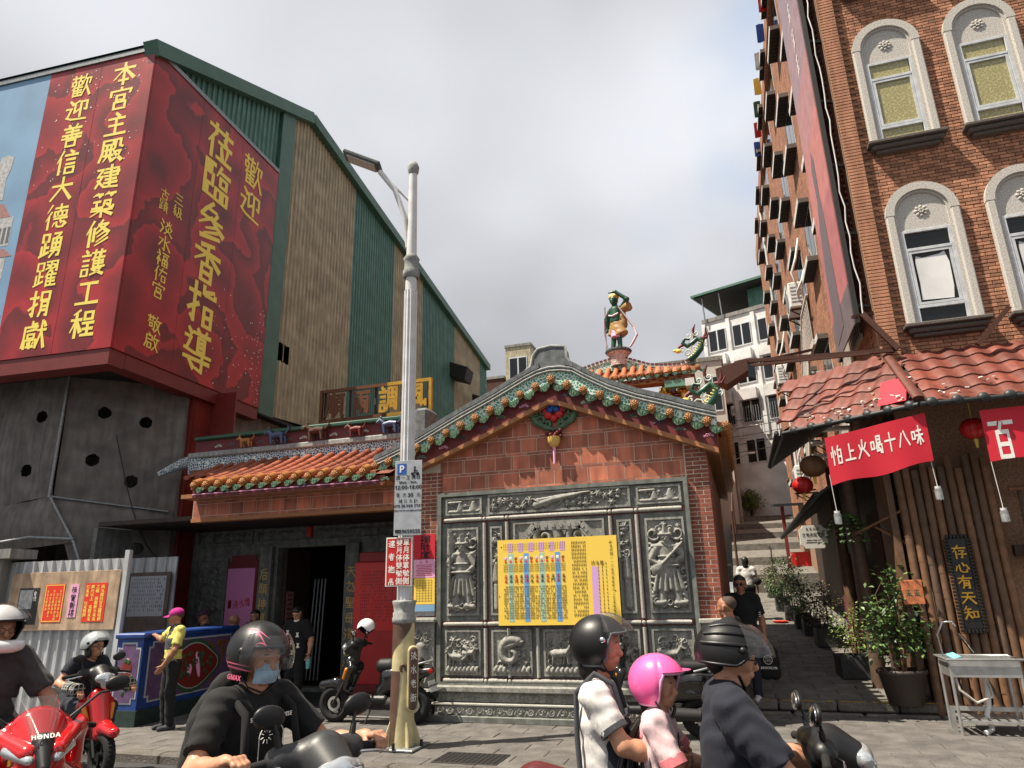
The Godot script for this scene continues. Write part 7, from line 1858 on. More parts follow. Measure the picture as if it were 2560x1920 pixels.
func build_far():
	var h: Node3D = far_house("white_house","white tiled house with balconies and a metal roof shed at the top of the alley",-0.6,6.0,8.5,18.6,-45.0,M.far_white,4,4)
	h.rotation_degrees.y = -22.0
	for k in 4:
		for r in 2:
			part("balcony",slab(0.25 + 1.65 * k,1.4 + 1.65 * k,4.3 + 2.6 * r,5.0 + 2.6 * r,0.0,0.5),M.far_white,h)
			var b := MB.new()
			for i in 8: b.bar(V(0.3 + 1.65 * k + 0.15 * i,2.6,0.35),V(0.3 + 1.65 * k + 0.15 * i,3.9,0.35),0.03,0.03)
			if r == 0: part("window_grille",b,M.galv,h)
	for k in 5: part("rib",slab(1.65 * k - 0.12,1.65 * k + 0.12,2.0,10.0,0.0,0.16),M.far_white,h)
	var rf := MB.new(); rf.bar(V(3.0,12.0,0.6),V(3.0,12.0,-6),7.0,0.15); part("shed_roof",rf,M.trim_green,h)
	rf = MB.new(); rf.box(V(3.0,11.85,-2.5),V(6.6,0.1,6)); part("shed_lining",rf,M.dark_iron,h)
	rf = MB.new()
	for x in [0.2,1.4]: rf.bar(V(x,10.0,0.2),V(x,12.0,0.4),0.07,0.07)
	part("shed_post",rf,M.galv,h)
	part("shed_wall",slab(3.0,6.4,10.0,12.0,-5.8,-0.4),M.sheet_green,h)
	var ac: Node3D = thing("air_conditioner","small air conditioner on the far white house","air conditioner",V(0.9,12.0,-44.7),0.0,"air conditioners on the alley wall")
	part("casing",slab(-0.45,0.45,0.0,0.65,0.0,0.35,0.03),M.white,ac); var fg := MB.new(); fg.lathe([Vector2(0.24,0.0),Vector2(0.25,0.02),Vector2(0.0,0.02)],16,Transform3D(Basis.from_euler(V(PI / 2,0,0)),V(-0.1,0.32,0.352))); part("fan_grille",fg,M.galv,ac)
	far_house("cream_house","low cream house showing behind the pavilion roof",-3.6,0.2,11.0,14.7,-41.0,M.plaster,3,1)
	far_house("tan_tower","tan concrete stair tower standing beyond the metal hall",-19.5,-17.0,16.0,24.4,-60.0,M.sheet_tan,1,2)
	far_house("old_house","brown roofed old house beside the tan tower beyond the hall",-23.5,-19.8,16.0,21.4,-60.0,M.rust,2,1)
	far_house("terrace_house","house on the slope behind the temple next to the stairs",-7.5,-1.2,4.0,10.0,-34.0,M.concrete,3,2)
	var cw := thing("retaining_wall","grey concrete wall at the head of the alley steps","wall",V(-1.0,6.0,-49.0)); part("wall",slab(-1.5,4.5,-4.0,4.6,-1.0,0.0),M.concrete,cw); part("coping",slab(-1.6,4.6,4.6,4.8,-1.0,0.1),M.concrete,cw)
	var up := thing("utility_pole","grey utility pole with lamp arms at the head of the steps","pole",V(0.3,5.8,-42.0))
	var b := MB.new(); b.tube([V(0,-1,0),V(0,5.2,0)],[0.13,0.1],10); part("pole",b,M.concrete,up)
	b = MB.new(); b.tube([V(0,4.6,0),V(0.5,4.9,0),V(1.1,4.95,0)],0.04,6); b.tube([V(0,3.0,0),V(0.8,3.3,0)],0.03,6); part("lamp_arm",b,M.galv,up)
	b = MB.new(); b.box(V(1.3,4.95,0),V(0.5,0.1,0.2),Basis.IDENTITY,0.03); b.box(V(1.0,3.35,0),V(0.4,0.1,0.2),Basis.IDENTITY,0.03); part("lamp_head",b,M.white,up)
	for k in 5:
		var w := MB.new(); var ps := []
		for i in 12: ps.append(V(-8.0 + 1.1 * i,9.6 + 0.45 * k - 0.5 * sin(PI * i / 11.0),-41.9 + 0.1 * k))
		w.tube(ps,0.018,4); solo("overhead_wire",w,M.dark_iron,"thin overhead wire across the head of the alley, %s from the bottom" % ["first","second","third","fourth","fifth"][k],"wire","overhead wires")
	var hr := thing("handrail","rusty handrail post line on the left of the alley steps","handrail",V(-0.1,1.2,-22.0))
	b = MB.new(); b.tube([V(0,-0.2,0),V(0,2.7,0)],0.035,8); b.tube([V(0,2.6,0),V(0.1,5.0,-10.0)],0.03,8); b.tube([V(0.05,2.4,-5.0),V(0.05,3.8,-5.0)],0.035,8); part("rail",b,M.rust,hr)
	var po := thing("porch_post","dark red shed with posts right of the alley steps","shed",V(1.7,2.3,-28.0))
	b = MB.new(); b.bar(V(0,-0.8,0),V(0,2.3,0),0.12,0.12); b.bar(V(1.4,-0.8,0),V(1.4,2.3,0),0.12,0.12); part("post",b,M.barge_red,po)
	b = MB.new(); b.box(V(0.8,2.4,-0.8),V(2.2,0.1,2.4),Basis.from_euler(V(0.1,0,0))); part("roof",b,M.canopy_dark,po)
	part("screen",slab(0.1,1.4,-0.8,0.6,-0.3,-0.25),M.sign_red,po)
	var fn := thing("wooden_fence","weathered fence beside the greenery at the head of the steps","fence",V(-0.2,7.0,-47.0))
	for k in 14: part("picket",slab(0.2 * k,0.2 * k + 0.12,0.0,1.2 + 0.04 * sin(k * 3.0),0.0,0.05),M.bamboo2,fn)

# ---------------------------------------------------------------- smooth bodies: tapered capsules blended on a grid and meshed as surface nets
# a primitive is [from,to,radius,radius,flat ends (1 = first,2 = last),depth / width]
func blob(mb: MB,prims: Array,cell := 0.014,k := 0.03,fold := 0.0):
	var lo := Vector3.ONE * 1e6; var hi := -lo
	for p in prims:
		var r := maxf(p[2],p[3]) + k
		lo = lo.min(Vector3(p[0]).min(p[1]) - Vector3.ONE * r); hi = hi.max(Vector3(p[0]).max(p[1]) + Vector3.ONE * r)
	lo -= Vector3.ONE * cell * 2.0; hi += Vector3.ONE * cell * 2.0
	var nx := int((hi.x - lo.x) / cell) + 2; var ny := int((hi.y - lo.y) / cell) + 2; var nz := int((hi.z - lo.z) / cell) + 2
	var f := PackedFloat32Array(); f.resize(nx * ny * nz); f.fill(9.0)
	for p in prims:
		var a: Vector3 = p[0]; var b: Vector3 = p[1]; var ra: float = p[2]; var rb: float = p[3]
		var fl: int = p[4] if p.size() > 4 else 0
		var sz: float = p[5] if p.size() > 5 else 1.0
		var r := maxf(ra,rb) + k + cell * 2.0
		var i0 := maxi(0,int((minf(a.x,b.x) - r - lo.x) / cell)); var i1 := mini(nx - 1,int((maxf(a.x,b.x) + r - lo.x) / cell) + 1)
		var j0 := maxi(0,int((minf(a.y,b.y) - r - lo.y) / cell)); var j1 := mini(ny - 1,int((maxf(a.y,b.y) + r - lo.y) / cell) + 1)
		var k0 := maxi(0,int((minf(a.z,b.z) - r - lo.z) / cell)); var k1 := mini(nz - 1,int((maxf(a.z,b.z) + r - lo.z) / cell) + 1)
		var ab := b - a; var l2 := maxf(ab.length_squared(),1e-8); var ll := sqrt(l2)
		var corr := (1.0 + sz) * 0.5
		for kk in range(k0,k1 + 1):
			for jj in range(j0,j1 + 1):
				var row := (kk * ny + jj) * nx
				for ii in range(i0,i1 + 1):
					var q := Vector3(lo.x + ii * cell,lo.y + jj * cell,lo.z + kk * cell) - a
					var t := q.dot(ab) / l2
					var tc := clampf(t,0.0,1.0)
					var w := q - ab * tc
					if fl:
						if (fl & 1 and t < 0.0) or (fl & 2 and t > 1.0): w = q - ab * t
					if sz != 1.0: w.z /= sz
					var d := (w.length() - (ra + (rb - ra) * tc)) * corr
					if fl & 1: d = maxf(d,-t * ll)
					if fl & 2: d = maxf(d,(t - 1.0) * ll)
					var o := f[row + ii]
					if o > 8.0: f[row + ii] = d
					else:
						var h := clampf(0.5 + 0.5 * (o - d) / k,0.0,1.0)
						f[row + ii] = o + (d - o) * h - k * h * (1.0 - h)
	if fold > 0.0: # cloth folds
		for kk in nz:
			for jj in ny:
				for ii in nx:
					var id := (kk * ny + jj) * nx + ii
					if absf(f[id]) < 0.05:
						var x := ii * cell; var y := jj * cell; var z := kk * cell
						f[id] += fold * (sin(y * 34.0 + 3.0 * sin(x * 13.0 + z * 9.0)) * sin(x * 19.0 + z * 23.0 + y * 11.0) + 0.5 * sin(y * 71.0 + x * 47.0 + 2.0 * sin(z * 31.0)))
	var ids := PackedInt32Array(); ids.resize(nx * ny * nz); ids.fill(-1)
	var sxy := nx * ny
	var offs := [0,1,nx,nx + 1,sxy,sxy + 1,sxy + nx,sxy + nx + 1]
	var ed := [[0,1],[2,3],[4,5],[6,7],[0,2],[1,3],[4,6],[5,7],[0,4],[1,5],[2,6],[3,7]]
	var lim := cell * 2.2
	var live := PackedInt32Array()
	for kk in nz - 1:
		for jj in ny - 1:
			var row := (kk * ny + jj) * nx
			for ii in nx - 1:
				var id := row + ii
				if absf(f[id]) > lim: continue
				var m := 0
				for c in 8:
					if f[id + offs[c]] < 0.0: m += 1
				if m == 0 or m == 8: continue
				var s := Vector3.ZERO; var n := 0
				for e in ed:
					var da := f[id + offs[e[0]]]; var db := f[id + offs[e[1]]]
					if (da < 0.0) != (db < 0.0):
						var t := da / (da - db)
						var ca: int = e[0]; var cb: int = e[1]
						s += Vector3(lerpf(ca & 1,cb & 1,t),lerpf((ca >> 1) & 1,(cb >> 1) & 1,t),lerpf(ca >> 2,cb >> 2,t)); n += 1
				var g := Vector3(f[id + 1] - f[id] + f[id + offs[7]] - f[id + offs[6]] + f[id + offs[3]] - f[id + offs[2]] + f[id + offs[5]] - f[id + offs[4]],f[id + nx] - f[id] + f[id + offs[7]] - f[id + offs[5]] + f[id + offs[3]] - f[id + 1] + f[id + offs[6]] - f[id + offs[4]],f[id + sxy] - f[id] + f[id + offs[7]] - f[id + offs[3]] + f[id + offs[5]] - f[id + 1] + f[id + offs[6]] - f[id + offs[2]])
				ids[id] = mb.vert(lo + (Vector3(ii,jj,kk) + s / n) * cell,g.normalized())
				live.append(id)
	for id in live:
		for ax in 3:
			var st: int = [1,nx,sxy][ax]
			var u: int = [nx,sxy,1][ax]; var w: int = [sxy,1,nx][ax]
			if id + st >= f.size() or id - u < 0 or id - w < 0 or id - u - w < 0: continue
			var s0 := f[id] < 0.0; var s1 := f[id + st] < 0.0
			if s0 == s1: continue
			var a := ids[id]; var b := ids[id - u]; var c := ids[id - u - w]; var d := ids[id - w]
			if a < 0 or b < 0 or c < 0 or d < 0: continue
			if s0: mb.tri3(a,b,c); mb.tri3(a,c,d)
			else: mb.tri3(a,c,b); mb.tri3(a,d,c)

func hand_prims(wr: Vector3,dir: Vector3,pn: Vector3,side: float,curl: float,s := 1.0) -> Array: # palm and five fingers; pn points out of the palm
	var o := []
	dir = dir.normalized(); pn = (pn - dir * pn.dot(dir)).normalized()
	var across := dir.cross(pn) * side
	for k in 4:
		var w := (k - 1.5) * 0.02 * s
		var kn := wr + dir * (0.088 - 0.004 * absf(k - 1.4)) * s + across * w
		o.append([wr + dir * 0.02 * s + across * w * 0.7,kn,0.014 * s,0.0125 * s])
		var a := curl * 0.9; var l: float = [0.036,0.042,0.04,0.03][k] * s
		var d1 := dir * cos(a) + pn * sin(a); var d2 := dir * cos(a * 2.1) + pn * sin(a * 2.1); var d3 := dir * cos(a * 3.0) + pn * sin(a * 3.0)
		o.append([kn,kn + d1 * l,0.0105 * s,0.0095 * s]); o.append([kn + d1 * l,kn + d1 * l + d2 * l * 0.75,0.0095 * s,0.0085 * s]); o.append([kn + d1 * l + d2 * l * 0.75,kn + d1 * l + d2 * l * 0.75 + d3 * l * 0.5,0.0085 * s,0.0075 * s])
	var tb := wr + dir * 0.03 * s - across * 0.028 * s
	var td := (dir * 0.75 - across * 0.6 + pn * (0.3 + 0.5 * curl)).normalized()
	o.append([wr + dir * 0.015 * s - across * 0.012 * s,tb,0.016 * s,0.014 * s]); o.append([tb,tb + td * 0.038 * s,0.0125 * s,0.011 * s]); o.append([tb + td * 0.038 * s,tb + td * 0.038 * s + (td + dir * 0.4).normalized() * 0.028 * s,0.0105 * s,0.0085 * s])
	return o

# J holds joints; a person faces +z,the left side is +x
func skeleton(h: float) -> Dictionary:
	var s := h / 1.7
	var d := {"head": V(0,1.57,0.02),"neck": V(0,1.42,-0.01),"chest": V(0,1.24,0),"waist": V(0,1.04,0.0),"pelvis": V(0,0.92,0),"sl": V(0.175,1.38,-0.01),"sr": V(-0.175,1.38,-0.01),"el": V(0.24,1.1,-0.02),"er": V(-0.24,1.1,-0.02),"wl": V(0.25,0.86,0.06),"wr": V(-0.25,0.86,0.06),
		"hl": V(0.095,0.9,0),"hr": V(-0.095,0.9,0),"kl": V(0.1,0.49,0.02),"kr": V(-0.1,0.49,0.02),"al": V(0.1,0.08,-0.02),"ar": V(-0.1,0.08,-0.02),"s": s}
	for q in d: if q != "s": d[q] = d[q] * s
	return d

func seated(lean := 0.0,h := 1.7) -> Dictionary:
	var d := skeleton(h)
	var s: float = d.s
	for q in ["head","neck","chest","waist","pelvis","sl","sr"]:
		d[q] = d[q] - V(0,0.12 * s,0)
		d[q].z += lean * maxf(0.0,d[q].y - 0.8 * s)
	d.hl = V(0.1,0.8,0.02) * s; d.hr = V(-0.1,0.8,0.02) * s; d.kl = V(0.17,0.76,0.44) * s; d.kr = V(-0.17,0.76,0.44) * s; d.al = V(0.16,0.36,0.4) * s; d.ar = V(-0.16,0.36,0.4) * s
	return d

# build a person; L: skin,shirt,pants,shoes,hair (materials),sleeve (share of the arm),leg (share of the leg),bulk,cell,yaw / pitch of the head,curl,extra
func person(label: String,at: Vector3,turn: float,J: Dictionary,L: Dictionary) -> Node3D:
	var t := thing("person",label,"person",at,turn)
	var s: float = J.s
	var bulk: float = L.get("bulk",1.0); var cell: float = L.get("cell",0.014)
	var hb := Basis.from_euler(V(L.get("pitch",0.0),L.get("yaw",0.0),L.get("tilt",0.0)))
	t.set_meta("head",Transform3D(hb,J.head))
	var hd := func(x: float,y: float,z: float) -> Vector3: return J.head + hb * (V(x,y,z) * s)
	var sk := MB.new()
	var body := [[J.neck + V(0,-0.06,0),J.head + V(0,-0.03,0),0.06 * s,0.052 * s],[J.chest,J.neck,0.09 * s,0.07 * s],[J.pelvis,J.chest,0.08 * s,0.09 * s],[J.chest,J.sl,0.06 * s,0.05 * s],[J.chest,J.sr,0.06 * s,0.05 * s]]
	for q in [["sl","el","wl"],["sr","er","wr"]]:
		body.append([J[q[0]],J[q[1]],0.05 * s * bulk,0.041 * s * bulk]); body.append([J[q[1]],J[q[1]].lerp(J[q[2]],0.35),0.041 * s * bulk,0.043 * s * bulk]); body.append([J[q[1]].lerp(J[q[2]],0.35),J[q[2]],0.043 * s * bulk,0.027 * s])
		body.append([J[q[2]],J[q[2]] + (J[q[2]] - J[q[1]]).normalized() * 0.03 * s,0.027 * s,0.024 * s])
	if L.get("leg",1.0) < 0.95:
		for q in [["hl","kl","al"],["hr","kr","ar"]]:
			body.append([J[q[0]],J[q[1]],0.075 * s,0.055 * s]); body.append([J[q[1]],J[q[1]].lerp(J[q[2]],0.35),0.055 * s,0.058 * s]); body.append([J[q[1]].lerp(J[q[2]],0.35),J[q[2]],0.058 * s,0.036 * s]); body.append([J[q[2]] + V(0,-0.045,-0.03) * s,J[q[2]] + V(0,-0.055,0.13) * s,0.035 * s,0.028 * s])
	blob(sk,body,cell,0.03)
	for q in [["el","wl",1.0],["er","wr",-1.0]]:
		var dr: Vector3 = J[q[1]] - J[q[0]]
		var pn: Vector3 = L.get("palm" + q[1][1],V(-q[2],0,0))
		blob(sk,hand_prims(J[q[1]],L.get("fdir" + q[1][1],dr),pn,q[2],L.get("curl",0.45),s * 1.02),L.get("hcell",0.0075),0.009)
	# head: skull,face,jaw,nose,ears,lips,brow
	var hp := [[hd.call(0,0.03,-0.02),hd.call(0,0.035,0.012),0.088 * s,0.084 * s],[hd.call(0,-0.02,0.02),hd.call(0,-0.055,0.034),0.07 * s,0.054 * s],[hd.call(0,-0.085,0.05),hd.call(0,-0.09,0.052),0.035 * s,0.03 * s],[hd.call(0,0.0,0.096),hd.call(0,-0.03,0.108),0.012 * s,0.017 * s],[hd.call(-0.03,0.022,0.083),hd.call(0.03,0.022,0.083),0.02 * s,0.02 * s],[hd.call(-0.016,-0.063,0.088),hd.call(0.016,-0.063,0.088),0.012 * s,0.012 * s],[hd.call(-0.038,-0.02,0.066),hd.call(-0.042,-0.024,0.06),0.026 * s,0.026 * s],[hd.call(0.038,-0.02,0.066),hd.call(0.042,-0.024,0.06),0.026 * s,0.026 * s]]
	for sg in [-1.0,1.0]: hp.append([hd.call(0.085 * sg,0.012,-0.012),hd.call(0.083 * sg,-0.03,-0.004),0.017 * s,0.012 * s])
	hp.append([hd.call(0,-0.08,-0.02),J.neck,0.056 * s,0.054 * s])
	blob(sk,hp,0.0075 if cell < 0.016 else 0.011,0.018)
	part("body",sk,M[L.get("skin","skin")],t)
	var ey := MB.new()
	for sg in [-1.0,1.0]: ey.ball(hd.call(0.031 * sg,0.002,0.087),V(0.014,0.0055,0.009) * s,hb,8,5); ey.ball(hd.call(0.033 * sg,0.03,0.096),V(0.02,0.0045,0.008) * s,hb,8,4)
	part("eyes_and_brows",ey,M.hair,t)
	var mo := MB.new(); mo.ball(hd.call(0,-0.063,0.096),V(0.022,0.0045,0.008) * s,hb,8,4); part("mouth",mo,M.lips,t)
	# shirt
	var sh := MB.new()
	var hem: Vector3 = L.get("hem",J.pelvis + V(0,-0.04,0) * s)
	var sp := [[J.chest,hem,0.168 * s * bulk,0.172 * s * bulk,2,0.66],[J.chest,J.chest.lerp(J.neck,0.5),0.165 * s * bulk,0.13 * s * bulk,0,0.66],[J.sl * 0.85 + J.neck * 0.15,J.sr * 0.85 + J.neck * 0.15,0.07 * s * bulk,0.07 * s * bulk],[J.neck + V(0,-0.06,0) * s,J.neck + V(0,-0.015,0.006) * s,0.09 * s,0.072 * s,2]]
	var sv: float = L.get("sleeve",0.6)
	for q in [["sl","el","wl"],["sr","er","wr"]]:
		if sv <= 1.0: sp.append([J[q[0]],J[q[0]].lerp(J[q[1]],sv),0.074 * s * bulk,0.072 * s * bulk,2])
		else: sp.append([J[q[0]],J[q[1]],0.072 * s * bulk,0.058 * s * bulk]); sp.append([J[q[1]],J[q[1]].lerp(J[q[2]],sv - 1.0),0.058 * s * bulk,0.046 * s * bulk,2])
	blob(sh,sp,cell,0.035,L.get("fold",0.0055))
	part("shirt",sh,M[L.shirt],t)
	# trousers or shorts
	var tr := MB.new(); var lg: float = L.get("leg",1.0)
	var tp := [[J.pelvis + V(0,0.08,0) * s,J.pelvis,0.145 * s * bulk,0.15 * s * bulk,1,0.72]]
	for q in [["hl","kl","al"],["hr","kr","ar"]]:
		tp.append([J.pelvis,J[q[0]],0.12 * s * bulk,0.1 * s * bulk])
		if lg < 0.95: tp.append([J[q[0]],J[q[0]].lerp(J[q[1]],lg * 2.0),0.1 * s * bulk,0.085 * s * bulk,2])
		else: tp.append([J[q[0]],J[q[1]],0.098 * s * bulk,0.07 * s * bulk]); tp.append([J[q[1]],J[q[2]] + V(0,-0.03,0) * s,0.07 * s * bulk,0.06 * s,2])
	blob(tr,tp,cell * 1.1,0.04,0.004)
	part("trousers",tr,M[L.get("pants","cloth_black")],t)
	if L.has("shoes"):
		for q in ["al","ar"]:
			var so := MB.new(); blob(so,[[J[q] + V(0,-0.035,-0.05) * s,J[q] + V(0,-0.045,0.14) * s,0.042 * s,0.036 * s],[J[q] + V(0,0.0,-0.01) * s,J[q] + V(0,-0.03,0.03) * s,0.045 * s,0.045 * s]],0.013,0.02); part("shoe",so,M[L.shoes],t)
	var hr: String = L.get("hair","short")
	if hr != "none":
		var ha := MB.new(); var pr := [[hd.call(0,0.05,-0.035),hd.call(0,0.062,0.01),0.088 * s,0.08 * s]]
		if hr == "buzz": pr = [[hd.call(0,0.046,-0.04),hd.call(0,0.05,-0.005),0.086 * s,0.078 * s]]
		elif hr == "long": pr.append([hd.call(0,0.0,-0.05),hd.call(0,-0.12,-0.06),0.085 * s,0.07 * s])
		elif hr == "bob":
			for sg in [-1.0,1.0]: pr.append([hd.call(0.07 * sg,0.02,-0.02),hd.call(0.075 * sg,-0.1,0.0),0.036 * s,0.03 * s])
			pr.append([hd.call(0,0.0,-0.05),hd.call(0,-0.09,-0.06),0.08 * s,0.06 * s]); pr.append([hd.call(-0.05,0.075,0.06),hd.call(0.05,0.075,0.06),0.03 * s,0.03 * s])
		else: pr.append([hd.call(-0.04,0.08,0.05),hd.call(0.04,0.085,0.05),0.032 * s,0.03 * s]); pr.append([hd.call(0,-0.02,-0.06),hd.call(0,0.02,-0.05),0.06 * s,0.07 * s])
		blob(ha,pr,0.009 if cell < 0.016 else 0.012,0.02,0.002); part("hair",ha,M.hair if hr != "buzz" else M.stubble,t)
	if L.has("glasses"):
		var gl := MB.new()
		for sg in [-1.0,1.0]:
			var ring := []
			for k in 11: ring.append(hd.call(0.033 * sg + cos(k * TAU / 10) * 0.024,0.002 + sin(k * TAU / 10) * 0.019,0.104))
			gl.tube(ring,0.0028,5,false); gl.tube([hd.call(0.056 * sg,0.004,0.1),hd.call(0.086 * sg,0.008,0.0)],0.0028,5)
			if L.glasses == "dark": gl.ball(hd.call(0.033 * sg,0.002,0.103),V(0.026,0.02,0.004) * s,hb,10,5)
		gl.tube([hd.call(-0.01,0.006,0.106),hd.call(0.01,0.006,0.106)],0.0028,5)
		part("glasses",gl,M.ink,t)
	return t

# helmet: shell with a face opening,rim,lining,visor; face along +z of the head
func helmet(t: Node3D,m: Material,rim: Material,kind: int,s := 1.0,visor_up := 0.0,vis: Material = null) -> Node3D:
	var xf: Transform3D = t.get_meta("head")
	var R := V(0.128,0.138,0.152) * s
	var nodes := MeshInstance3D.new()
	var edge := func(az: float) -> float: # lowest elevation of the shell,by direction
		var a := absf(az)
		var front: float = [0.36,0.30,0.5][kind]
		return lerpf(front,[-0.86,-1.0,-0.34][kind],smoothstep([0.95,0.95,0.5][kind],[1.28,1.25,1.5][kind],a))
	var mk := func(scale: float,push: float) -> MB:
		var b := MB.new(); var pts := []; var na := 49; var ne := 15
		for j in ne:
			for i in na:
				var az := PI * 2.0 * i / (na - 1) - PI
				var e: float = lerpf(edge.call(az) + push,PI / 2,1.0 - pow(1.0 - float(j) / (ne - 1),1.0))
				pts.append(V(sin(az) * cos(e),sin(e),cos(az) * cos(e)) * R * scale + V(0,0.025,-0.01) * s)
		b.grid(pts,na,ne)
		return b
	nodes.mesh = (mk.call(1.0,0.0) as MB).mesh(m); nodes.name = "helmet"; nodes.transform = xf
	t.add_child(nodes,true)
	part("lining",mk.call(0.93,0.02),M.black_plastic,nodes)
	var rb := MB.new(); var rp := []
	for i in 49:
		var az := PI * 2.0 * i / 48 - PI
		var e: float = edge.call(az)
		rp.append(V(sin(az) * cos(e),sin(e),cos(az) * cos(e)) * R * 0.975 + V(0,0.025,-0.01) * s)
	rb.tube(rp,0.008 * s,6,false); part("rim",rb,rim,nodes)
	if vis:
		var vb := MB.new(); var vp := []
		for j in 8:
			for i in 21:
				var az := (i / 20.0 - 0.5) * 2.5; var e := lerpf(-0.42,0.52,j / 7.0) + visor_up * 0.75
				var k := 1.12 + 0.1 * (1.0 - j / 7.0) * (1.0 if visor_up < 0.2 else 1.9)
				vp.append(V(sin(az) * cos(e),sin(e),cos(az) * cos(e)) * R * k + V(0,0.025,-0.01) * s)
		vb.grid(vp,21,8); part("visor",vb,vis,nodes)
		vb = MB.new()
		for sg in [-1.0,1.0]: vb.ball(V(sg * 0.128,0.045,0.035) * s,V(0.014,0.016,0.016) * s,Basis.IDENTITY,10,6)
		part("visor_pivot",vb,M.chrome if kind == 0 else M.black_plastic,nodes)
	var stp := MB.new()
	for sg in [-1.0,1.0]: stp.tube([V(sg * 0.1,-0.06,0.02) * s,V(sg * 0.075,-0.11,0.045) * s,V(0,-0.14,0.06) * s],0.009 * s,6,true,0.4)
	part("chin_strap",stp,M.black_plastic,nodes)
	return nodes

func cap_hat(t: Node3D,m: Material):
	var xf: Transform3D = t.get_meta("head")
	var b := MB.new(); b.ball(V(0,0.055,-0.012),V(0.1,0.085,0.108),Basis.IDENTITY,18,7,0.0,0.56)
	var n := MeshInstance3D.new()
	n.mesh = b.mesh(m); n.name = "cap"; n.transform = xf; t.add_child(n,true)
	b = MB.new(); var pts := []
	for j in 5:
		for i in 11:
			var a := (i / 10.0 - 0.5) * 2.1; var r := 0.095 + 0.085 * j / 4.0 * cos(a * 0.7)
			pts.append(V(sin(a) * (0.095 + 0.012 * j / 4.0),0.05 - 0.02 * j / 4.0 - 0.02 * pow(sin(a),2),0.0 + cos(a) * r))
	b.grid(pts,11,5); part("cap_brim",b,m,n)

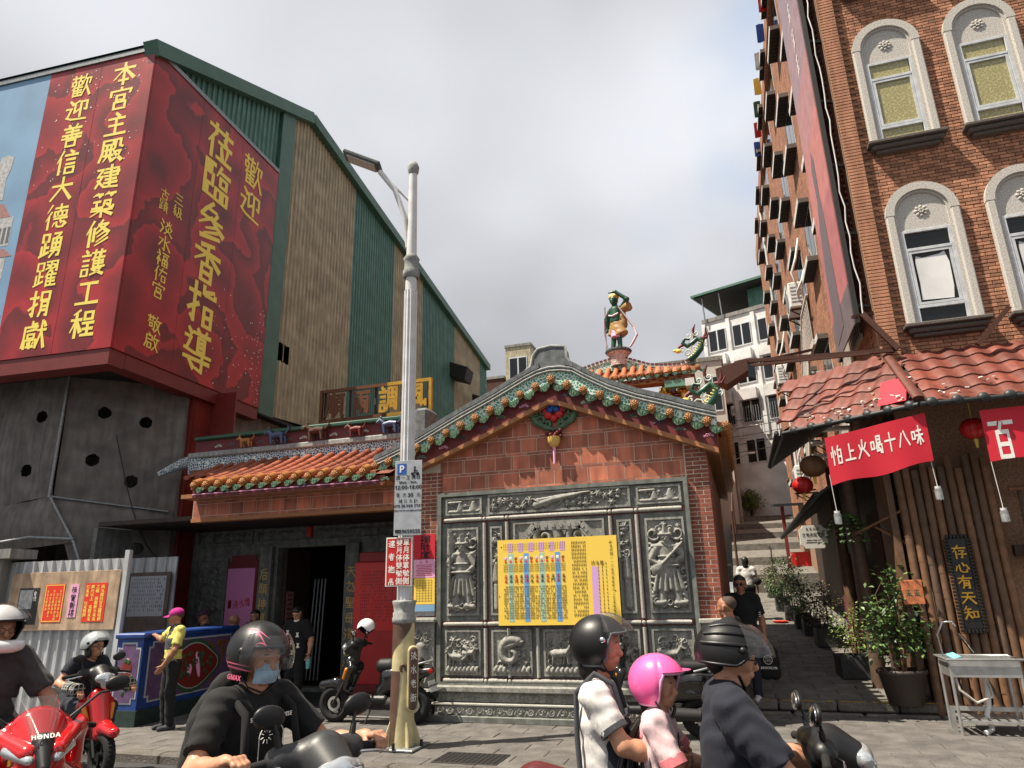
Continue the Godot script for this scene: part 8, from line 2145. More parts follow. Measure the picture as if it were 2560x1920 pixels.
func build_people():
	mat("lips",Color(0.55,0.30,0.27),0.6); mat("stubble",Color(0.30,0.23,0.19),0.8,"speck",6.0)
	for q in [["cloth_black",0.075,0.075,0.08],["cloth_navy",0.10,0.115,0.17],["cloth_white",0.84,0.83,0.82],["cloth_grey",0.24,0.235,0.24],["cloth_yellow",0.83,0.80,0.42],["cloth_slate",0.25,0.26,0.28],["cloth_magenta",0.68,0.10,0.48],["cloth_pinkwhite",0.88,0.76,0.77],["cloth_purple",0.27,0.13,0.22],["cloth_denim",0.13,0.15,0.20],["cloth_salmon",0.88,0.50,0.53],["cloth_mask",0.62,0.73,0.82]]:
		mat(q[0],Color(q[1],q[2],q[3]),0.9,"soft",5.0,0.06,"fine")
		M[q[0]].rim_enabled = true; M[q[0]].rim = 0.15
	mat("helmet_black",Color(0.07,0.07,0.075),0.42,"soft",3.0); mat("helmet_pink",Color(0.90,0.36,0.62),0.18); mat("helmet_white",Color(0.86,0.86,0.86),0.2); mat("helmet_silver",Color(0.70,0.72,0.72),0.22,"",1.0,0.0,"fine",0.5)
	for nm in ["helmet_pink","helmet_white"]: M[nm].clearcoat_enabled = true; M[nm].clearcoat = 0.6
	# the rider in the foreground with mask and backpack
	var J := seated(0.02,1.72)
	J.el = V(0.32,1.05,0.2); J.er = V(-0.34,1.04,0.08); J.wl = V(0.32,1.1,0.44); J.wr = V(-0.35,1.1,0.3); J.sl.x = 0.18; J.sr.x = -0.18
	var P := person("rider in black tee and pink striped black helmet with a face mask and backpack",V(-2.32,0.0,-3.05),76.0,J,{"shirt": "cloth_black","bulk": 1.0,"sleeve": 0.75,"shoes": "rubber","yaw": 0.0,"pitch": 0.1,"curl": 0.85,"palml": V(0,-1,0),"palmr": V(0,-1,0),"hair": "short","skin": "skin"})
	var hm := helmet(P,M.helmet_black,M.black_plastic,1,1.06,0.12,M.visor)
	mat("stripe_pink",Color(0.88,0.42,0.55),0.35)
	for q in [[0.25,0.75,0.5,1.2,0.022],[0.1,0.4,0.3,0.9,0.012],[-0.5,-0.45,0.9,2.2,0.02],[-0.32,-0.3,1.0,2.2,0.012],[0.55,0.9,0.4,1.5,0.012],[-0.75,-0.2,1.7,2.6,0.01]]:
		for sg in [-1.0,1.0]:
			var b := MB.new(); var pts := []
			for i in 9:
				var az: float = lerpf(q[2],q[3],i / 8.0) * sg; var e: float = lerpf(q[0],q[1],sin(PI * i / 12.0))
				for j in 2: pts.append(V(sin(az) * cos(e + q[4] * 4 * j * sin(PI * (i + 0.5) / 9)),sin(e + q[4] * 4 * j * sin(PI * (i + 0.5) / 9)),cos(az) * cos(e + q[4] * 4 * j * sin(PI * (i + 0.5) / 9))) * V(0.128,0.138,0.152) * 1.066 + V(0,0.0265,-0.0106))
			b.grid(pts,2,9); part("stripe",b,M.stripe_pink,hm)
	latin(P,"GMAX",hm.transform * V(-0.128,-0.075,-0.0),0.03,M.stripe_pink,true,hm.transform.basis * Basis.from_euler(V(0,-PI / 2 + 0.1,0)))
	var xf: Transform3D = P.get_meta("head")
	var mk := MB.new(); var mp := []
	for j in 6:
		for i in 9:
			var a := (i / 8.0 - 0.5) * 2.3
			mp.append(xf * V(sin(a) * 0.074,-0.1 + 0.085 * j / 5.0 + 0.004 * (j % 2),0.028 + cos(a) * (0.075 + 0.022 * sin(PI * j / 5.0))))
	mk.grid(mp,9,6); part("face_mask",mk,M.cloth_mask,P)
	# print on the tee: arched frame,rising sun,wave and words
	var pr := MB.new(); var fz := 0.165
	var arc := []
	for i in 25: arc.append(V(0.07 * cos(PI * i / 24.0),1.13 + 0.06 * sin(PI * i / 24.0),fz))
	arc.append(V(-0.07,0.99,fz)); arc.append(V(-0.05,0.97,fz)); arc.append(V(0.05,0.97,fz)); arc.append(V(0.07,0.99,fz)); arc.append(V(0.07,1.13,fz))
	pr.tube(arc,0.0025,4)
	for k in 9: pr.tube([V(-0.03 + 0.018 * cos(k * 0.7),1.14 + 0.018 * sin(k * 0.7),fz),V(-0.03 + 0.035 * cos(k * 0.7),1.14 + 0.035 * sin(k * 0.7),fz)],0.002,4)
	for c in [[0.03,1.06,0.03,0.0],[0.0,1.03,0.025,2.0],[0.035,1.02,0.02,4.0],[-0.03,1.0,0.02,1.0]]:
		var ps := []
		for q in spiral(c[0],c[1],c[2],c[3],1.2): ps.append(V(q.x,q.y,fz))
		pr.tube(ps,0.0022,4)
	part("shirt_print",pr,M.paper,P)
	latin(P,"KAILUA BEACH",V(0.0,0.93,fz),0.04,M.paper); latin(P,"SUMMER PARADISE",V(0.0,1.215,fz - 0.008),0.026,M.paper)
	var bp := MB.new(); blob(bp,[[V(0,1.16,-0.24),V(0,0.72,-0.3),0.15,0.17,0,0.75],[V(0,1.3,-0.19),V(0,1.26,-0.21),0.1,0.12,0,0.6]],0.014,0.04,0.003)
	var pack := thing("backpack","black backpack with small patches worn by the masked rider","backpack",P.position,76.0); part("bag",bp,M.cloth_black,pack)
	bp = MB.new()
	for sg in [-1.0,1.0]:
		var ps := [V(sg * 0.12,1.24,-0.16),V(sg * 0.135,1.335,-0.02),V(sg * 0.135,1.24,0.14),V(sg * 0.15,1.08,0.17),V(sg * 0.2,0.95,0.08),V(sg * 0.16,0.85,-0.14)]
		bp.tube(ps,0.018,8)
	part("strap",bp,M.cloth_black,pack)
	# three on the right-hand scooter: pillion,child,driver
	J = seated(0.0,1.6); J.head += V(0,0.04,0); J.el = V(0.2,0.98,0.12); J.er = V(-0.22,0.98,0.12); J.wl = V(0.14,0.92,0.32); J.wr = V(-0.15,0.92,0.32)
	P = person("woman pillion in white tee and dark pinafore with a matt black helmet",V(-0.77,0.05,-3.82),96.0,J,{"shirt": "cloth_white","sleeve": 0.68,"bulk": 1.06,"hair": "long","pants": "cloth_black","shoes": "rubber","yaw": -0.1,"curl": 0.5})
	helmet(P,M.helmet_black,M.grey_cap,0,1.03,1.0,M.visor)
	var br := MB.new(); blob(br,[[V(0,1.06,0.05),V(0,0.8,0.06),0.15,0.178,3,0.68]],0.014,0.02); part("pinafore_bib",br,M.cloth_denim,P)
	br = MB.new()
	for sg in [-1.0,1.0]: br.tube([V(sg * 0.1,1.1,0.12),V(sg * 0.11,1.24,0.08),V(sg * 0.11,1.29,-0.01),V(sg * 0.1,1.2,-0.11),V(sg * 0.12,1.0,-0.112),V(sg * 0.14,0.82,-0.1)],0.014,8)
	for q in [["sl","el"],["sr","er"]]:
		var a: Vector3 = J[q[0]].lerp(J[q[1]],0.66)
		br.tube([a - (J[q[1]] - J[q[0]]).normalized() * 0.012,a + (J[q[1]] - J[q[0]]).normalized() * 0.014],0.073,16)
	part("pinafore_strap",br,M.cloth_slate,P)
	br = MB.new(); br.tube([V(0.0,1.285,0.06),V(0.05,1.3,0.03),V(0.065,1.32,-0.01),V(0.04,1.33,-0.05),V(-0.04,1.33,-0.05),V(-0.065,1.32,-0.01),V(-0.05,1.3,0.03),V(0,1.285,0.06)],0.009,6); part("collar",br,M.ink,P)
	J = seated(0.0,1.36); J.pelvis.y += 0.13; for q in ["head","neck","chest","waist","sl","sr","hl","hr","kl","kr"]: J[q] += V(0,0.17,0)
	J.el = V(0.18,0.98,0.1); J.er = V(-0.19,0.97,0.1); J.wl = V(0.14,0.92,0.28); J.wr = V(-0.15,0.9,0.28)
	P = person("child in pink striped blouse and glossy pink helmet between the two adults",V(-0.47,-0.05,-3.74),92.0,J,{"shirt": "cloth_pinkwhite","sleeve": 0.75,"hair": "long","pants": "cloth_denim","yaw": -0.35,"curl": 0.5,"hcell": 0.009})
	hm = helmet(P,M.helmet_pink,M.print_pink,0,0.96)
	var bd := MB.new(); var bpts := []
	for j in 5:
		for i in 17:
			var az := (i / 16.0 - 0.5) * 2.0; var e := 0.4 - 0.06 * j / 4.0
			bpts.append(V(sin(az) * cos(e),sin(e),cos(az) * cos(e)) * V(0.128,0.138,0.152) * 0.96 * (1.0 + 0.07 * j * cos(az * 0.8)) + V(0,0.026,-0.01))
	bd.grid(bpts,17,5); part("helmet_peak",bd,M.helmet_pink,hm)
	# pale sticker patches on the back of the shell
	bd = MB.new(); bpts = []
	for j in 5:
		for i in 9:
			var az := PI + (i / 8.0 - 0.5) * 0.9 * (0.7 + 0.3 * sin(PI * j / 4.0)); var e := -0.75 + 0.65 * j / 4.0
			bpts.append(V(sin(az) * cos(e),sin(e),cos(az) * cos(e)) * V(0.128,0.138,0.152) * 0.966 + V(0,0.024,-0.0096))
	bd.grid(bpts,9,5); part("sticker",bd,M.print_pink,hm)
	br = MB.new()
	for k in 14: # woven stripes of the blouse
		var a := TAU * k / 14.0
		br.tube([V(cos(a) * 0.125,1.12,sin(a) * 0.09),V(cos(a) * 0.143,1.02,sin(a) * 0.098),V(cos(a) * 0.147,0.9,sin(a) * 0.1),V(cos(a) * 0.148,0.78,sin(a) * 0.101)],0.004,4)
	part("blouse_stripe",br,M.cloth_grey,P)
	br = MB.new()
	for q in [["sl","el"],["sr","er"]]:
		var a: Vector3 = J[q[0]].lerp(J[q[1]],0.7)
		var dd: Vector3 = (J[q[1]] - J[q[0]]).normalized()
		br.tube([a - dd * 0.02,a + dd * 0.022],0.064,16)
	blob(br,[[V(0.05,1.15,-0.03),V(0.07,1.12,-0.07),0.03,0.02],[V(-0.05,1.15,-0.03),V(-0.07,1.12,-0.07),0.03,0.02],[V(-0.05,1.15,-0.05),V(0.05,1.15,-0.05),0.024,0.024]],0.01,0.02)
	part("blouse_trim",br,M.cloth_salmon,P)
	br = MB.new()
	for k in 22:
		var a := rr(-0.04,0.04); var c := rr(-0.04,0.04)
		br.tube([V(a * 0.4,1.18,-0.09),V(a,1.1,-0.15 + c * 0.5),V(a * 1.6 - 0.02,0.98,-0.18 + c),V(a * 2.0 - 0.04,0.86 + rr(-0.03,0.03),-0.17 + c * 1.6),V(a * 2.4 - 0.05,0.74 + rr(-0.04,0.06),-0.2 + c * 2.0)],[0.016,0.014,0.012,0.009,0.002],5)
	part("pony_tail",br,M.hair,P)
	J = seated(0.05,1.76); J.el = V(0.3,1.03,0.25); J.er = V(-0.32,1.03,0.22); J.wl = V(0.3,0.99,0.5); J.wr = V(-0.3,0.99,0.48); J.sl.x = 0.215; J.sr.x = -0.215
	P = person("driver in navy tee with a ridged black helmet and glasses",V(-0.15,-0.085,-3.7),98.0,J,{"shirt": "cloth_navy","bulk": 1.2,"sleeve": 0.78,"hair": "short","pants": "cloth_black","shoes": "rubber","yaw": 0.0,"pitch": 0.1,"curl": 0.9,"palml": V(0,-1,0),"palmr": V(0,-1,0),"glasses": "clear"})
	hm = helmet(P,M.helmet_black,M.black_plastic,2,1.08,0.55,M.visor)
	for sg in [-1.0,1.0]:
		for q in [[0.25,0.05,0.012],[0.55,0.12,0.012],[0.85,0.2,0.01]]:
			bd = MB.new(); var ps := []
			for i in 9:
				var az: float = lerpf(0.5,2.6,i / 8.0) * sg; var e: float = q[0] + q[1] * sin(PI * i / 8.0)
				ps.append(V(sin(az) * cos(e),sin(e),cos(az) * cos(e)) * V(0.128,0.138,0.152) * 1.07 + V(0,0.027,-0.01))
			bd.tube(ps,q[2],6); part("ridge",bd,M.helmet_black,hm)
	br = MB.new(); var wp := []
	for k in 13: wp.append(J.wr.lerp(J.er,0.12) + V(0.027 * cos(k * TAU / 12),0.027 * sin(k * TAU / 12),0.0))
	br.tube(wp,0.004,5); part("red_bracelet",br,M.sign_red,P)
	# man with the sport motorcycle
	J = seated(0.18,1.74); J.el = V(0.36,1.0,0.22); J.er = V(-0.38,1.0,0.2); J.wl = V(0.34,0.86,0.42); J.wr = V(-0.34,0.86,0.42)
	P = person("rider in dark grey tee with a white full helmet at the left edge",V(-5.24,0.08,-3.91),65.0,J,{"shirt": "cloth_grey","bulk": 1.14,"sleeve": 0.8,"shoes": "rubber","yaw": 0.2,"curl": 0.9,"palml": V(0,-1,0),"palmr": V(0,-1,0),"skin": "skin_tan","glasses": "clear"})
	hm = helmet(P,M.helmet_white,M.black_plastic,1,1.1,0.95,M.visor)
	bd = MB.new(); var cps := []
	for i in 13:
		var a := (i / 12.0 - 0.5) * 2.3
		cps.append(V(sin(a) * 0.128,-0.085 - 0.02 * cos(a),0.02 + cos(a) * 0.135))
	bd.tube(cps,[0.03,0.036,0.04,0.042,0.044,0.044,0.044,0.044,0.044,0.042,0.04,0.036,0.03],8,true,1.0); part("chin_bar",bd,M.helmet_white,hm)
	# woman on the red scooter by the kerb
	J = seated(0.28,1.58); J.el = V(0.24,0.95,0.22); J.er = V(-0.3,0.98,0.1); J.wl = V(0.28,0.92,0.5); J.wr = V(-0.28,0.92,0.46)
	P = person("woman in navy dress and checked sleeve guards on the red scooter with a silver helmet",V(-7.44,-0.1,-6.68),76.0,J,{"shirt": "cloth_navy","sleeve": 0.55,"pants": "cloth_denim","shoes": "rubber","hair": "bob","cell": 0.018,"hcell": 0.011,"glasses": "clear","curl": 0.8,"yaw": 0.25,"palml": V(0,-1,0),"palmr": V(0,-1,0)})
	helmet(P,M.helmet_silver,M.black_plastic,2,1.04,0.9,M.glass_clear)
	for q in [["el","wl"],["er","wr"]]:
		br = MB.new(); blob(br,[[J[q[0]].lerp(J[q[1]],0.45),J[q[1]] + V(0,0,0.06),0.06,0.075,3]],0.018,0.02,0.003)
		part("sleeve_guard",br,M.check,P)
	# man in yellow and slate with magenta cap,one hand on the parapet
	J = skeleton(1.62); J.el = V(0.22,1.06,0.06); J.wl = V(0.12,0.86,0.16); J.er = V(-0.38,1.18,0.04); J.wr = V(-0.6,1.24,0.08); J.sr = V(-0.17,1.3,0)
	P = person("man in yellow and slate shirt and magenta cap leaning on the blue parapet",V(-7.95,0.0,-8.62),-28.0,J,{"shirt": "cloth_yellow","sleeve": 0.72,"shoes": "cloth_slate","cell": 0.017,"hcell": 0.01,"skin": "skin_tan","yaw": -0.7,"pitch": 0.1,"hair": "buzz","palmr": V(0,-1,0),"curl": 0.3,"pants": "cloth_black"})
	cap_hat(P,M.cloth_magenta)
	br = MB.new(); blob(br,[[V(0.0,1.2,0),V(0,1.06,0),0.168,0.17,3,0.67],[V(0,1.3,0),V(0,1.18,0),0.13,0.17,0,0.66]],0.016,0.03,0.003); part("shirt_yoke",br,M.cloth_slate,P)
	br = MB.new(); br.tube([V(-0.15,0.91,0),V(-0.08,0.91,0.11),V(0.08,0.91,0.11),V(0.15,0.91,0)],0.02,6); part("belt",br,M.ink,P)
	# woman in black bear-print tee leaving the temple
	J = skeleton(1.56); J.el = V(0.26,1.02,-0.02); J.er = V(-0.26,1.02,-0.02); J.wl = V(0.3,0.82,0.12); J.wr = V(-0.28,0.8,0.08); J.al.z += 0.08; J.ar.z -= 0.06
	P = person("woman in black printed tee with a lowered face mask stepping out of the temple",V(-7.42,0.02,-10.85),8.0,J,{"shirt": "cloth_black","bulk": 1.2,"sleeve": 0.85,"cell": 0.02,"hcell": 0.012,"leg": 1.0,"hair": "bob","pitch": 0.35,"yaw": -0.1,"glasses": "clear","shoes": "skin_tan"})
	br = MB.new()
	for q in [[-0.1,1.16],[0.08,1.12],[-0.02,1.0],[0.1,0.95],[-0.11,0.92],[0.0,0.84]]: # little white bears
		var z := 0.145; br.ball(V(q[0],q[1],z),V(0.02,0.018,0.012),Basis.IDENTITY,8,5); br.ball(V(q[0],q[1] - 0.035,z),V(0.024,0.024,0.012),Basis.IDENTITY,8,5)
		for sg in [-1.0,1.0]: br.ball(V(q[0] + 0.017 * sg,q[1] + 0.016,z),V(0.009,0.009,0.008),Basis.IDENTITY,6,4); br.ball(V(q[0] + 0.026 * sg,q[1] - 0.045,z),V(0.01,0.008,0.01),Basis.IDENTITY,6,4)
	part("bear_print",br,M.paper,P)
	xf = P.get_meta("head"); br = MB.new(); br.ball(xf * V(0,-0.1,0.05),V(0.06,0.028,0.045),xf.basis,12,6); part("face_mask",br,M.paper,P)
	var cu := thing("drink_cup","clear plastic cup with a turquoise drink in the temple visitor's hand","cup",P.transform * V(0.31,0.66,0.16))
	br = MB.new(); br.lathe([Vector2(0.0,-0.09),Vector2(0.033,-0.09),Vector2(0.046,0.09),Vector2(0.05,0.1),Vector2(0.0,0.1)],14); part("cup",br,M.glass_clear,cu)
	br = MB.new(); br.lathe([Vector2(0.0,-0.085),Vector2(0.031,-0.085),Vector2(0.042,0.06),Vector2(0.0,0.06)],14); part("drink",br,mat("drink",Color(0.30,0.72,0.72),0.3),cu)
	var wb := thing("shopping_bag","crumpled white bag in the temple visitor's other hand","bag",P.transform * V(-0.3,0.55,0.1))
	br = MB.new(); blob(br,[[V(0,-0.14,0),V(0,0.1,0),0.11,0.07,0,0.6]],0.016,0.02,0.006); br.tube([V(-0.04,0.12,0),V(0,0.22,0),V(0.04,0.12,0)],0.008,5); part("bag",br,M.white,wb)
	# people in the shade of the porch
	J = seated(0.0,1.66); J.el = V(0.24,0.98,0.12); J.er = V(-0.24,0.98,0.12); J.wl = V(0.1,1.02,0.3); J.wr = V(-0.1,1.02,0.3)
	P = person("man in purple cap seated behind the parapet looking at a phone",V(-9.82,0.0,-11.35),-35.0,J,{"shirt": "cloth_navy","cell": 0.022,"hcell": 0.013,"skin": "skin_tan","pitch": 0.25,"yaw": -0.3,"hair": "buzz","curl": 0.7})
	cap_hat(P,M.cloth_purple)
	part("phone",slab(-0.04,0.04,1.05,1.19,0.4,0.41),M.black_plastic,thing("phone","dark phone held by the man in the purple cap","phone",P.position,-35.0))
	var bench := thing("bench","dark bench in the porch behind the parapet","bench",V(-9.5,0.02,-11.5)); part("seat",slab(-0.9,1.2,0.6,0.68,-0.25,0.25,0.01),M.wood_dark,bench)
	for x in [-0.8,1.1]: part("leg",slab(x - 0.04,x + 0.04,0.0,0.6,-0.2,0.2),M.wood_dark,bench)
	J = seated(0.05,1.6); J.el = V(0.24,0.95,0.1); J.er = V(-0.24,0.95,0.1); J.wl = V(0.15,0.8,0.3); J.wr = V(-0.15,0.8,0.3)
	person("balding man seated in the porch seen from behind",V(-9.0,-0.02,-11.1),160.0,J,{"shirt": "cloth_slate","cell": 0.024,"hcell": 0.014,"skin": "skin_tan","hair": "none"})
	person("woman with glasses and short black hair standing in the porch",V(-8.98,0.02,-11.75),5.0,skeleton(1.5),{"shirt": "cloth_black","cell": 0.024,"hcell": 0.014,"hair": "bob","glasses": "clear"})
	# people at the mouth of the alley
	J = skeleton(1.76); J.el = V(0.25,1.12,-0.06); J.wl = V(0.27,0.88,0.02); J.er = V(-0.25,1.12,-0.04); J.al.z = 0.16; J.kl.z = 0.12; J.ar.z = -0.1
	P = person("man in black tee and sunglasses walking out of the alley with a black bag",V(-0.05,0.14,-11.6),-8.0,J,{"shirt": "cloth_black","bulk": 1.06,"sleeve": 0.8,"cell": 0.02,"hcell": 0.011,"skin": "skin_tan","glasses": "dark","pants": "cloth_denim","shoes": "cloth_white","hair": "short"})
	br = MB.new()
	for k in 3: br.box(V(0.245,1.22 - 0.028 * k,0.045),V(0.03,0.01,0.05),Basis.from_euler(V(0,0,0.2)))
	part("sleeve_stripes",br,M.paper,P)
	var bg := thing("carrier_bag","black plastic carrier bag with white round logo in the alley man's hand","bag",P.transform * V(0.29,0.56,0.06),-8.0)
	br = MB.new(); blob(br,[[V(-0.06,-0.18,0),V(-0.07,0.1,0),0.1,0.08,0,0.5],[V(0.06,-0.18,0),V(0.07,0.1,0),0.1,0.08,0,0.5]],0.014,0.03,0.004); br.tube([V(-0.09,0.14,0),V(-0.02,0.27,0),V(0.04,0.27,0),V(0.09,0.14,0)],0.01,5); part("bag",br,M.cloth_black,bg)
	br = MB.new(); var lp := []
	for k in 17: lp.append(V(0.06 * cos(k * TAU / 16),0.06 * sin(k * TAU / 16),0.06))
	br.tube(lp,0.004,4)
	for x in [-0.025,0.0,0.025]: br.tube([V(x - 0.014,-0.03,0.06),V(x,0.03,0.06),V(x + 0.014,-0.03,0.06)],0.003,4)
	part("logo",br,M.paper,bg); latin(bg,"BROCKLYN",V(0.0,-0.11,0.062),0.045,M.paper)
	J = skeleton(1.66); J.al.z = 0.2; J.kl.z = 0.14; J.ar.z = -0.2; J.kr.z = -0.02; J.er = V(-0.26,1.06,-0.05); J.wr = V(-0.28,0.84,0.02)
	person("man with cropped hair in black shirt and shorts walking past the alley mouth",V(-0.2,-0.02,-8.75),-105.0,J,{"shirt": "cloth_black","bulk": 1.12,"sleeve": 0.9,"leg": 0.45,"cell": 0.018,"hcell": 0.011,"skin": "skin_tan","hair": "buzz","pants": "cloth_black","shoes": "rubber","yaw": -0.2})
	J = skeleton(1.6); J.al.z = 0.14; J.kl.z = 0.1
	P = person("woman in white top with shoulder bag climbing the alley",V(0.1,0.85,-19.0),176.0,J,{"shirt": "cloth_white","cell": 0.03,"hcell": 0.016,"hair": "long","pants": "cloth_black","shoes": "rubber"})
	var sb := thing("shoulder_bag","black shoulder bag on the woman climbing the alley","bag",P.transform * V(-0.24,1.0,-0.02),176.0); br = MB.new(); blob(br,[[V(0,0,-0.1),V(0,0,0.1),0.1,0.1]],0.03,0.02); br.tube([V(0.0,0.06,-0.1),V(0.06,0.38,0),V(0.0,0.06,0.1)],0.012,5); part("bag",br,M.cloth_black,sb)

# ---------------------------------------------------------------- scooters and the motorcycle; forward is +z
func wheel(parent: Node3D,at: Vector3,r: float,w: float):
	var xf := Transform3D(Basis.from_euler(V(0,0,PI / 2)),at)
	var b := MB.new(); var pr := []
	for k in 15: pr.append(Vector2(r - w * 0.55 + cos(TAU * k / 14.0 - PI / 2) * w * 0.55,sin(TAU * k / 14.0 - PI / 2) * w * 0.5))
	b.lathe(pr,30,xf)
	for k in 36:
		for sg in [-1.0,1.0]: b.box(xf * V(cos(TAU * k / 36) * (r - 0.004),sg * w * 0.2,sin(TAU * k / 36) * (r - 0.004)),V(0.025,0.012,0.012),Basis.from_euler(V(-TAU * k / 36,0,0)))
	var t := part("wheel",b,M.rubber,parent)
	b = MB.new(); b.lathe([Vector2(r - w * 1.05,-w * 0.32),Vector2(r - w * 0.95,-w * 0.34),Vector2(r - w * 0.95,w * 0.34),Vector2(r - w * 1.05,w * 0.32)],24,xf); b.lathe([Vector2(0.0,-w * 0.45),Vector2(0.045,-w * 0.45),Vector2(0.045,w * 0.45),Vector2(0.0,w * 0.45)],14,xf)
	for k in 5: b.bar(xf * V(0,0,0),xf * V(cos(TAU * k / 5) * (r - w),0,sin(TAU * k / 5) * (r - w)),0.03,0.025,V(1,0,0))
	part("rim",b,M.rim_dark,t)
	b = MB.new(); b.lathe([Vector2(0.06,0.0),Vector2(0.1,0.0),Vector2(0.1,0.004),Vector2(0.06,0.004)],20,Transform3D(xf.basis,at + V(w * 0.4,0,0))); part("brake_disc",b,M.steel,t)

func mirror(parent: Node3D,base: Vector3,tip: Vector3,m: Material):
	var b := MB.new(); b.tube([base,base.lerp(tip,0.6) + V(0,0.02,0),tip + V(0,-0.04,0)],0.008,6); b.tube([base + V(0,-0.03,0),base + (tip - base).normalized() * 0.06],[0.018,0.012],8)
	var a := part("mirror_arm",b,m,parent)
	b = MB.new(); b.ball(tip,V(0.072,0.048,0.024),Basis.from_euler(V(0.1,0,0.15 * signf(tip.x))),16,10); part("mirror",b,m,a)
	b = MB.new(); b.ball(tip + V(0,0,-0.012),V(0.062,0.04,0.016),Basis.from_euler(V(0.1,0,0.15 * signf(tip.x))),16,10); part("mirror_glass",b,M.chrome,a)

func scooter(label: String,at: Vector3,turn: float,m: Material,trim: Material,group := "") -> Node3D:
	var t := thing("scooter",label,"scooter",at,turn,group)
	wheel(t,V(0,0.25,0.64),0.25,0.11); wheel(t,V(0,0.25,-0.6),0.25,0.12)
	var b := MB.new() # front apron and legshield
	blob(b,[[V(0,0.46,0.56),V(0,0.8,0.4),0.085,0.12,0,0.75],[V(-0.1,0.5,0.42),V(-0.13,0.74,0.33),0.06,0.06,0,0.7],[V(0.1,0.5,0.42),V(0.13,0.74,0.33),0.06,0.06,0,0.7],[V(-0.12,0.74,0.33),V(0.12,0.74,0.33),0.06,0.06]],0.014,0.05)
	part("front_apron",b,m,t)
	b = MB.new(); blob(b,[[V(0,0.5,0.86),V(0,0.53,0.64),0.055,0.07],[V(0,0.53,0.64),V(0,0.44,0.42),0.07,0.06]],0.014,0.03); part("front_fender",b,m,t)
	b = MB.new(); blob(b,[[V(0,1.05,0.36),V(0,1.0,0.46),0.105,0.085,0,0.9],[V(-0.17,1.06,0.3),V(0.17,1.06,0.3),0.055,0.055],[V(0,0.82,0.34),V(0,1.02,0.34),0.06,0.08]],0.013,0.05); part("handlebar_cover",b,trim,t)
	b = MB.new(); blob(b,[[V(0,1.0,0.5),V(0,0.95,0.51),0.075,0.05,0,0.6],[V(-0.065,1.015,0.485),V(0.065,1.015,0.485),0.042,0.042]],0.01,0.02)
	part("headlight",b,M.lens,t)
	b = MB.new(); b.ball(V(0.0,0.985,0.535),V(0.028,0.028,0.02),Basis.IDENTITY,10,6); part("bulb",b,M.chrome,t)
	for sg in [-1.0,1.0]:
		b = MB.new(); b.tube([V(sg * 0.18,1.06,0.3),V(sg * 0.34,1.04,0.27)],[0.018,0.017],10); b.ball(V(sg * 0.345,1.04,0.27),V(0.016,0.02,0.02)); part("grip",b,M.rubber,t)
		b = MB.new(); b.tube([V(sg * 0.17,1.045,0.34),V(sg * 0.25,1.04,0.36),V(sg * 0.34,1.02,0.34)],0.007,6); part("brake_lever",b,M.chrome,t)
		mirror(t,V(sg * 0.16,1.1,0.31),V(sg * 0.21,1.22,0.28),M.black_plastic)
		b = MB.new(); blob(b,[[V(sg * 0.15,0.72,0.4),V(sg * 0.12,0.6,0.46),0.03,0.022]],0.01,0.02); part("turn_signal",b,M.signal,t)
	b = MB.new(); blob(b,[[V(-0.13,0.33,0.32),V(-0.13,0.33,-0.2),0.05,0.06],[V(0.13,0.33,0.32),V(0.13,0.33,-0.2),0.05,0.06],[V(0,0.32,0.35),V(0,0.32,-0.2),0.06,0.06]],0.016,0.04); part("floorboard",b,trim,t)
	b = MB.new(); blob(b,[[V(0,0.42,-0.12),V(0,0.62,-0.3),0.12,0.13],[V(0,0.62,-0.2),V(0,0.66,-0.62),0.13,0.1],[V(0,0.64,-0.6),V(0,0.7,-0.86),0.1,0.05],[V(0,0.5,-0.3),V(0,0.5,-0.6),0.12,0.09]],0.016,0.06); part("rear_body",b,m,t)
	b = MB.new(); blob(b,[[V(0,0.76,-0.1),V(0,0.76,-0.34),0.1,0.11,0,1.0],[V(0,0.79,-0.34),V(0,0.81,-0.68),0.1,0.07]],0.014,0.05); part("seat",b,M.seat,t)
	b = MB.new(); b.tube([V(0.13,0.76,-0.55),V(0.13,0.82,-0.8),V(0.0,0.83,-0.88),V(-0.13,0.82,-0.8),V(-0.13,0.76,-0.55)],0.014,8); part("grab_rail",b,M.galv,t)
	b = MB.new(); blob(b,[[V(-0.06,0.7,-0.86),V(0.06,0.7,-0.86),0.035,0.035]],0.012,0.02); part("tail_light",b,M.sign_red,t)
	b = MB.new(); blob(b,[[V(0.1,0.28,-0.25),V(0.1,0.27,-0.6),0.08,0.07],[V(-0.14,0.32,-0.4),V(-0.15,0.36,-0.85),0.045,0.055]],0.016,0.03); part("engine_and_exhaust",b,M.dark_iron,t)
	b = MB.new(); b.tube([V(0,0.9,0.3),V(0,0.55,0.45)],0.03,8); for sg in [-1.0,1.0]: b.tube([V(sg * 0.075,0.55,0.47),V(sg * 0.075,0.25,0.64)],0.018,8)
	part("fork",b,M.dark_iron,t)
	b = MB.new(); b.tube([V(0.1,0.25,0.0),V(0.2,0.02,0.06)],0.012,6); part("side_stand",b,M.dark_iron,t)
	b = MB.new(); b.box(V(0,0.5,-0.88),V(0.26,0.15,0.006),Basis.from_euler(V(0.35,0,0)),0.002); part("number_plate",b,M.white,t)
	latin(t,"NYV-8690",V(0,0.5,-0.886),0.07,M.ink,true,Basis.from_euler(V(0.35,PI,0)))
	return t

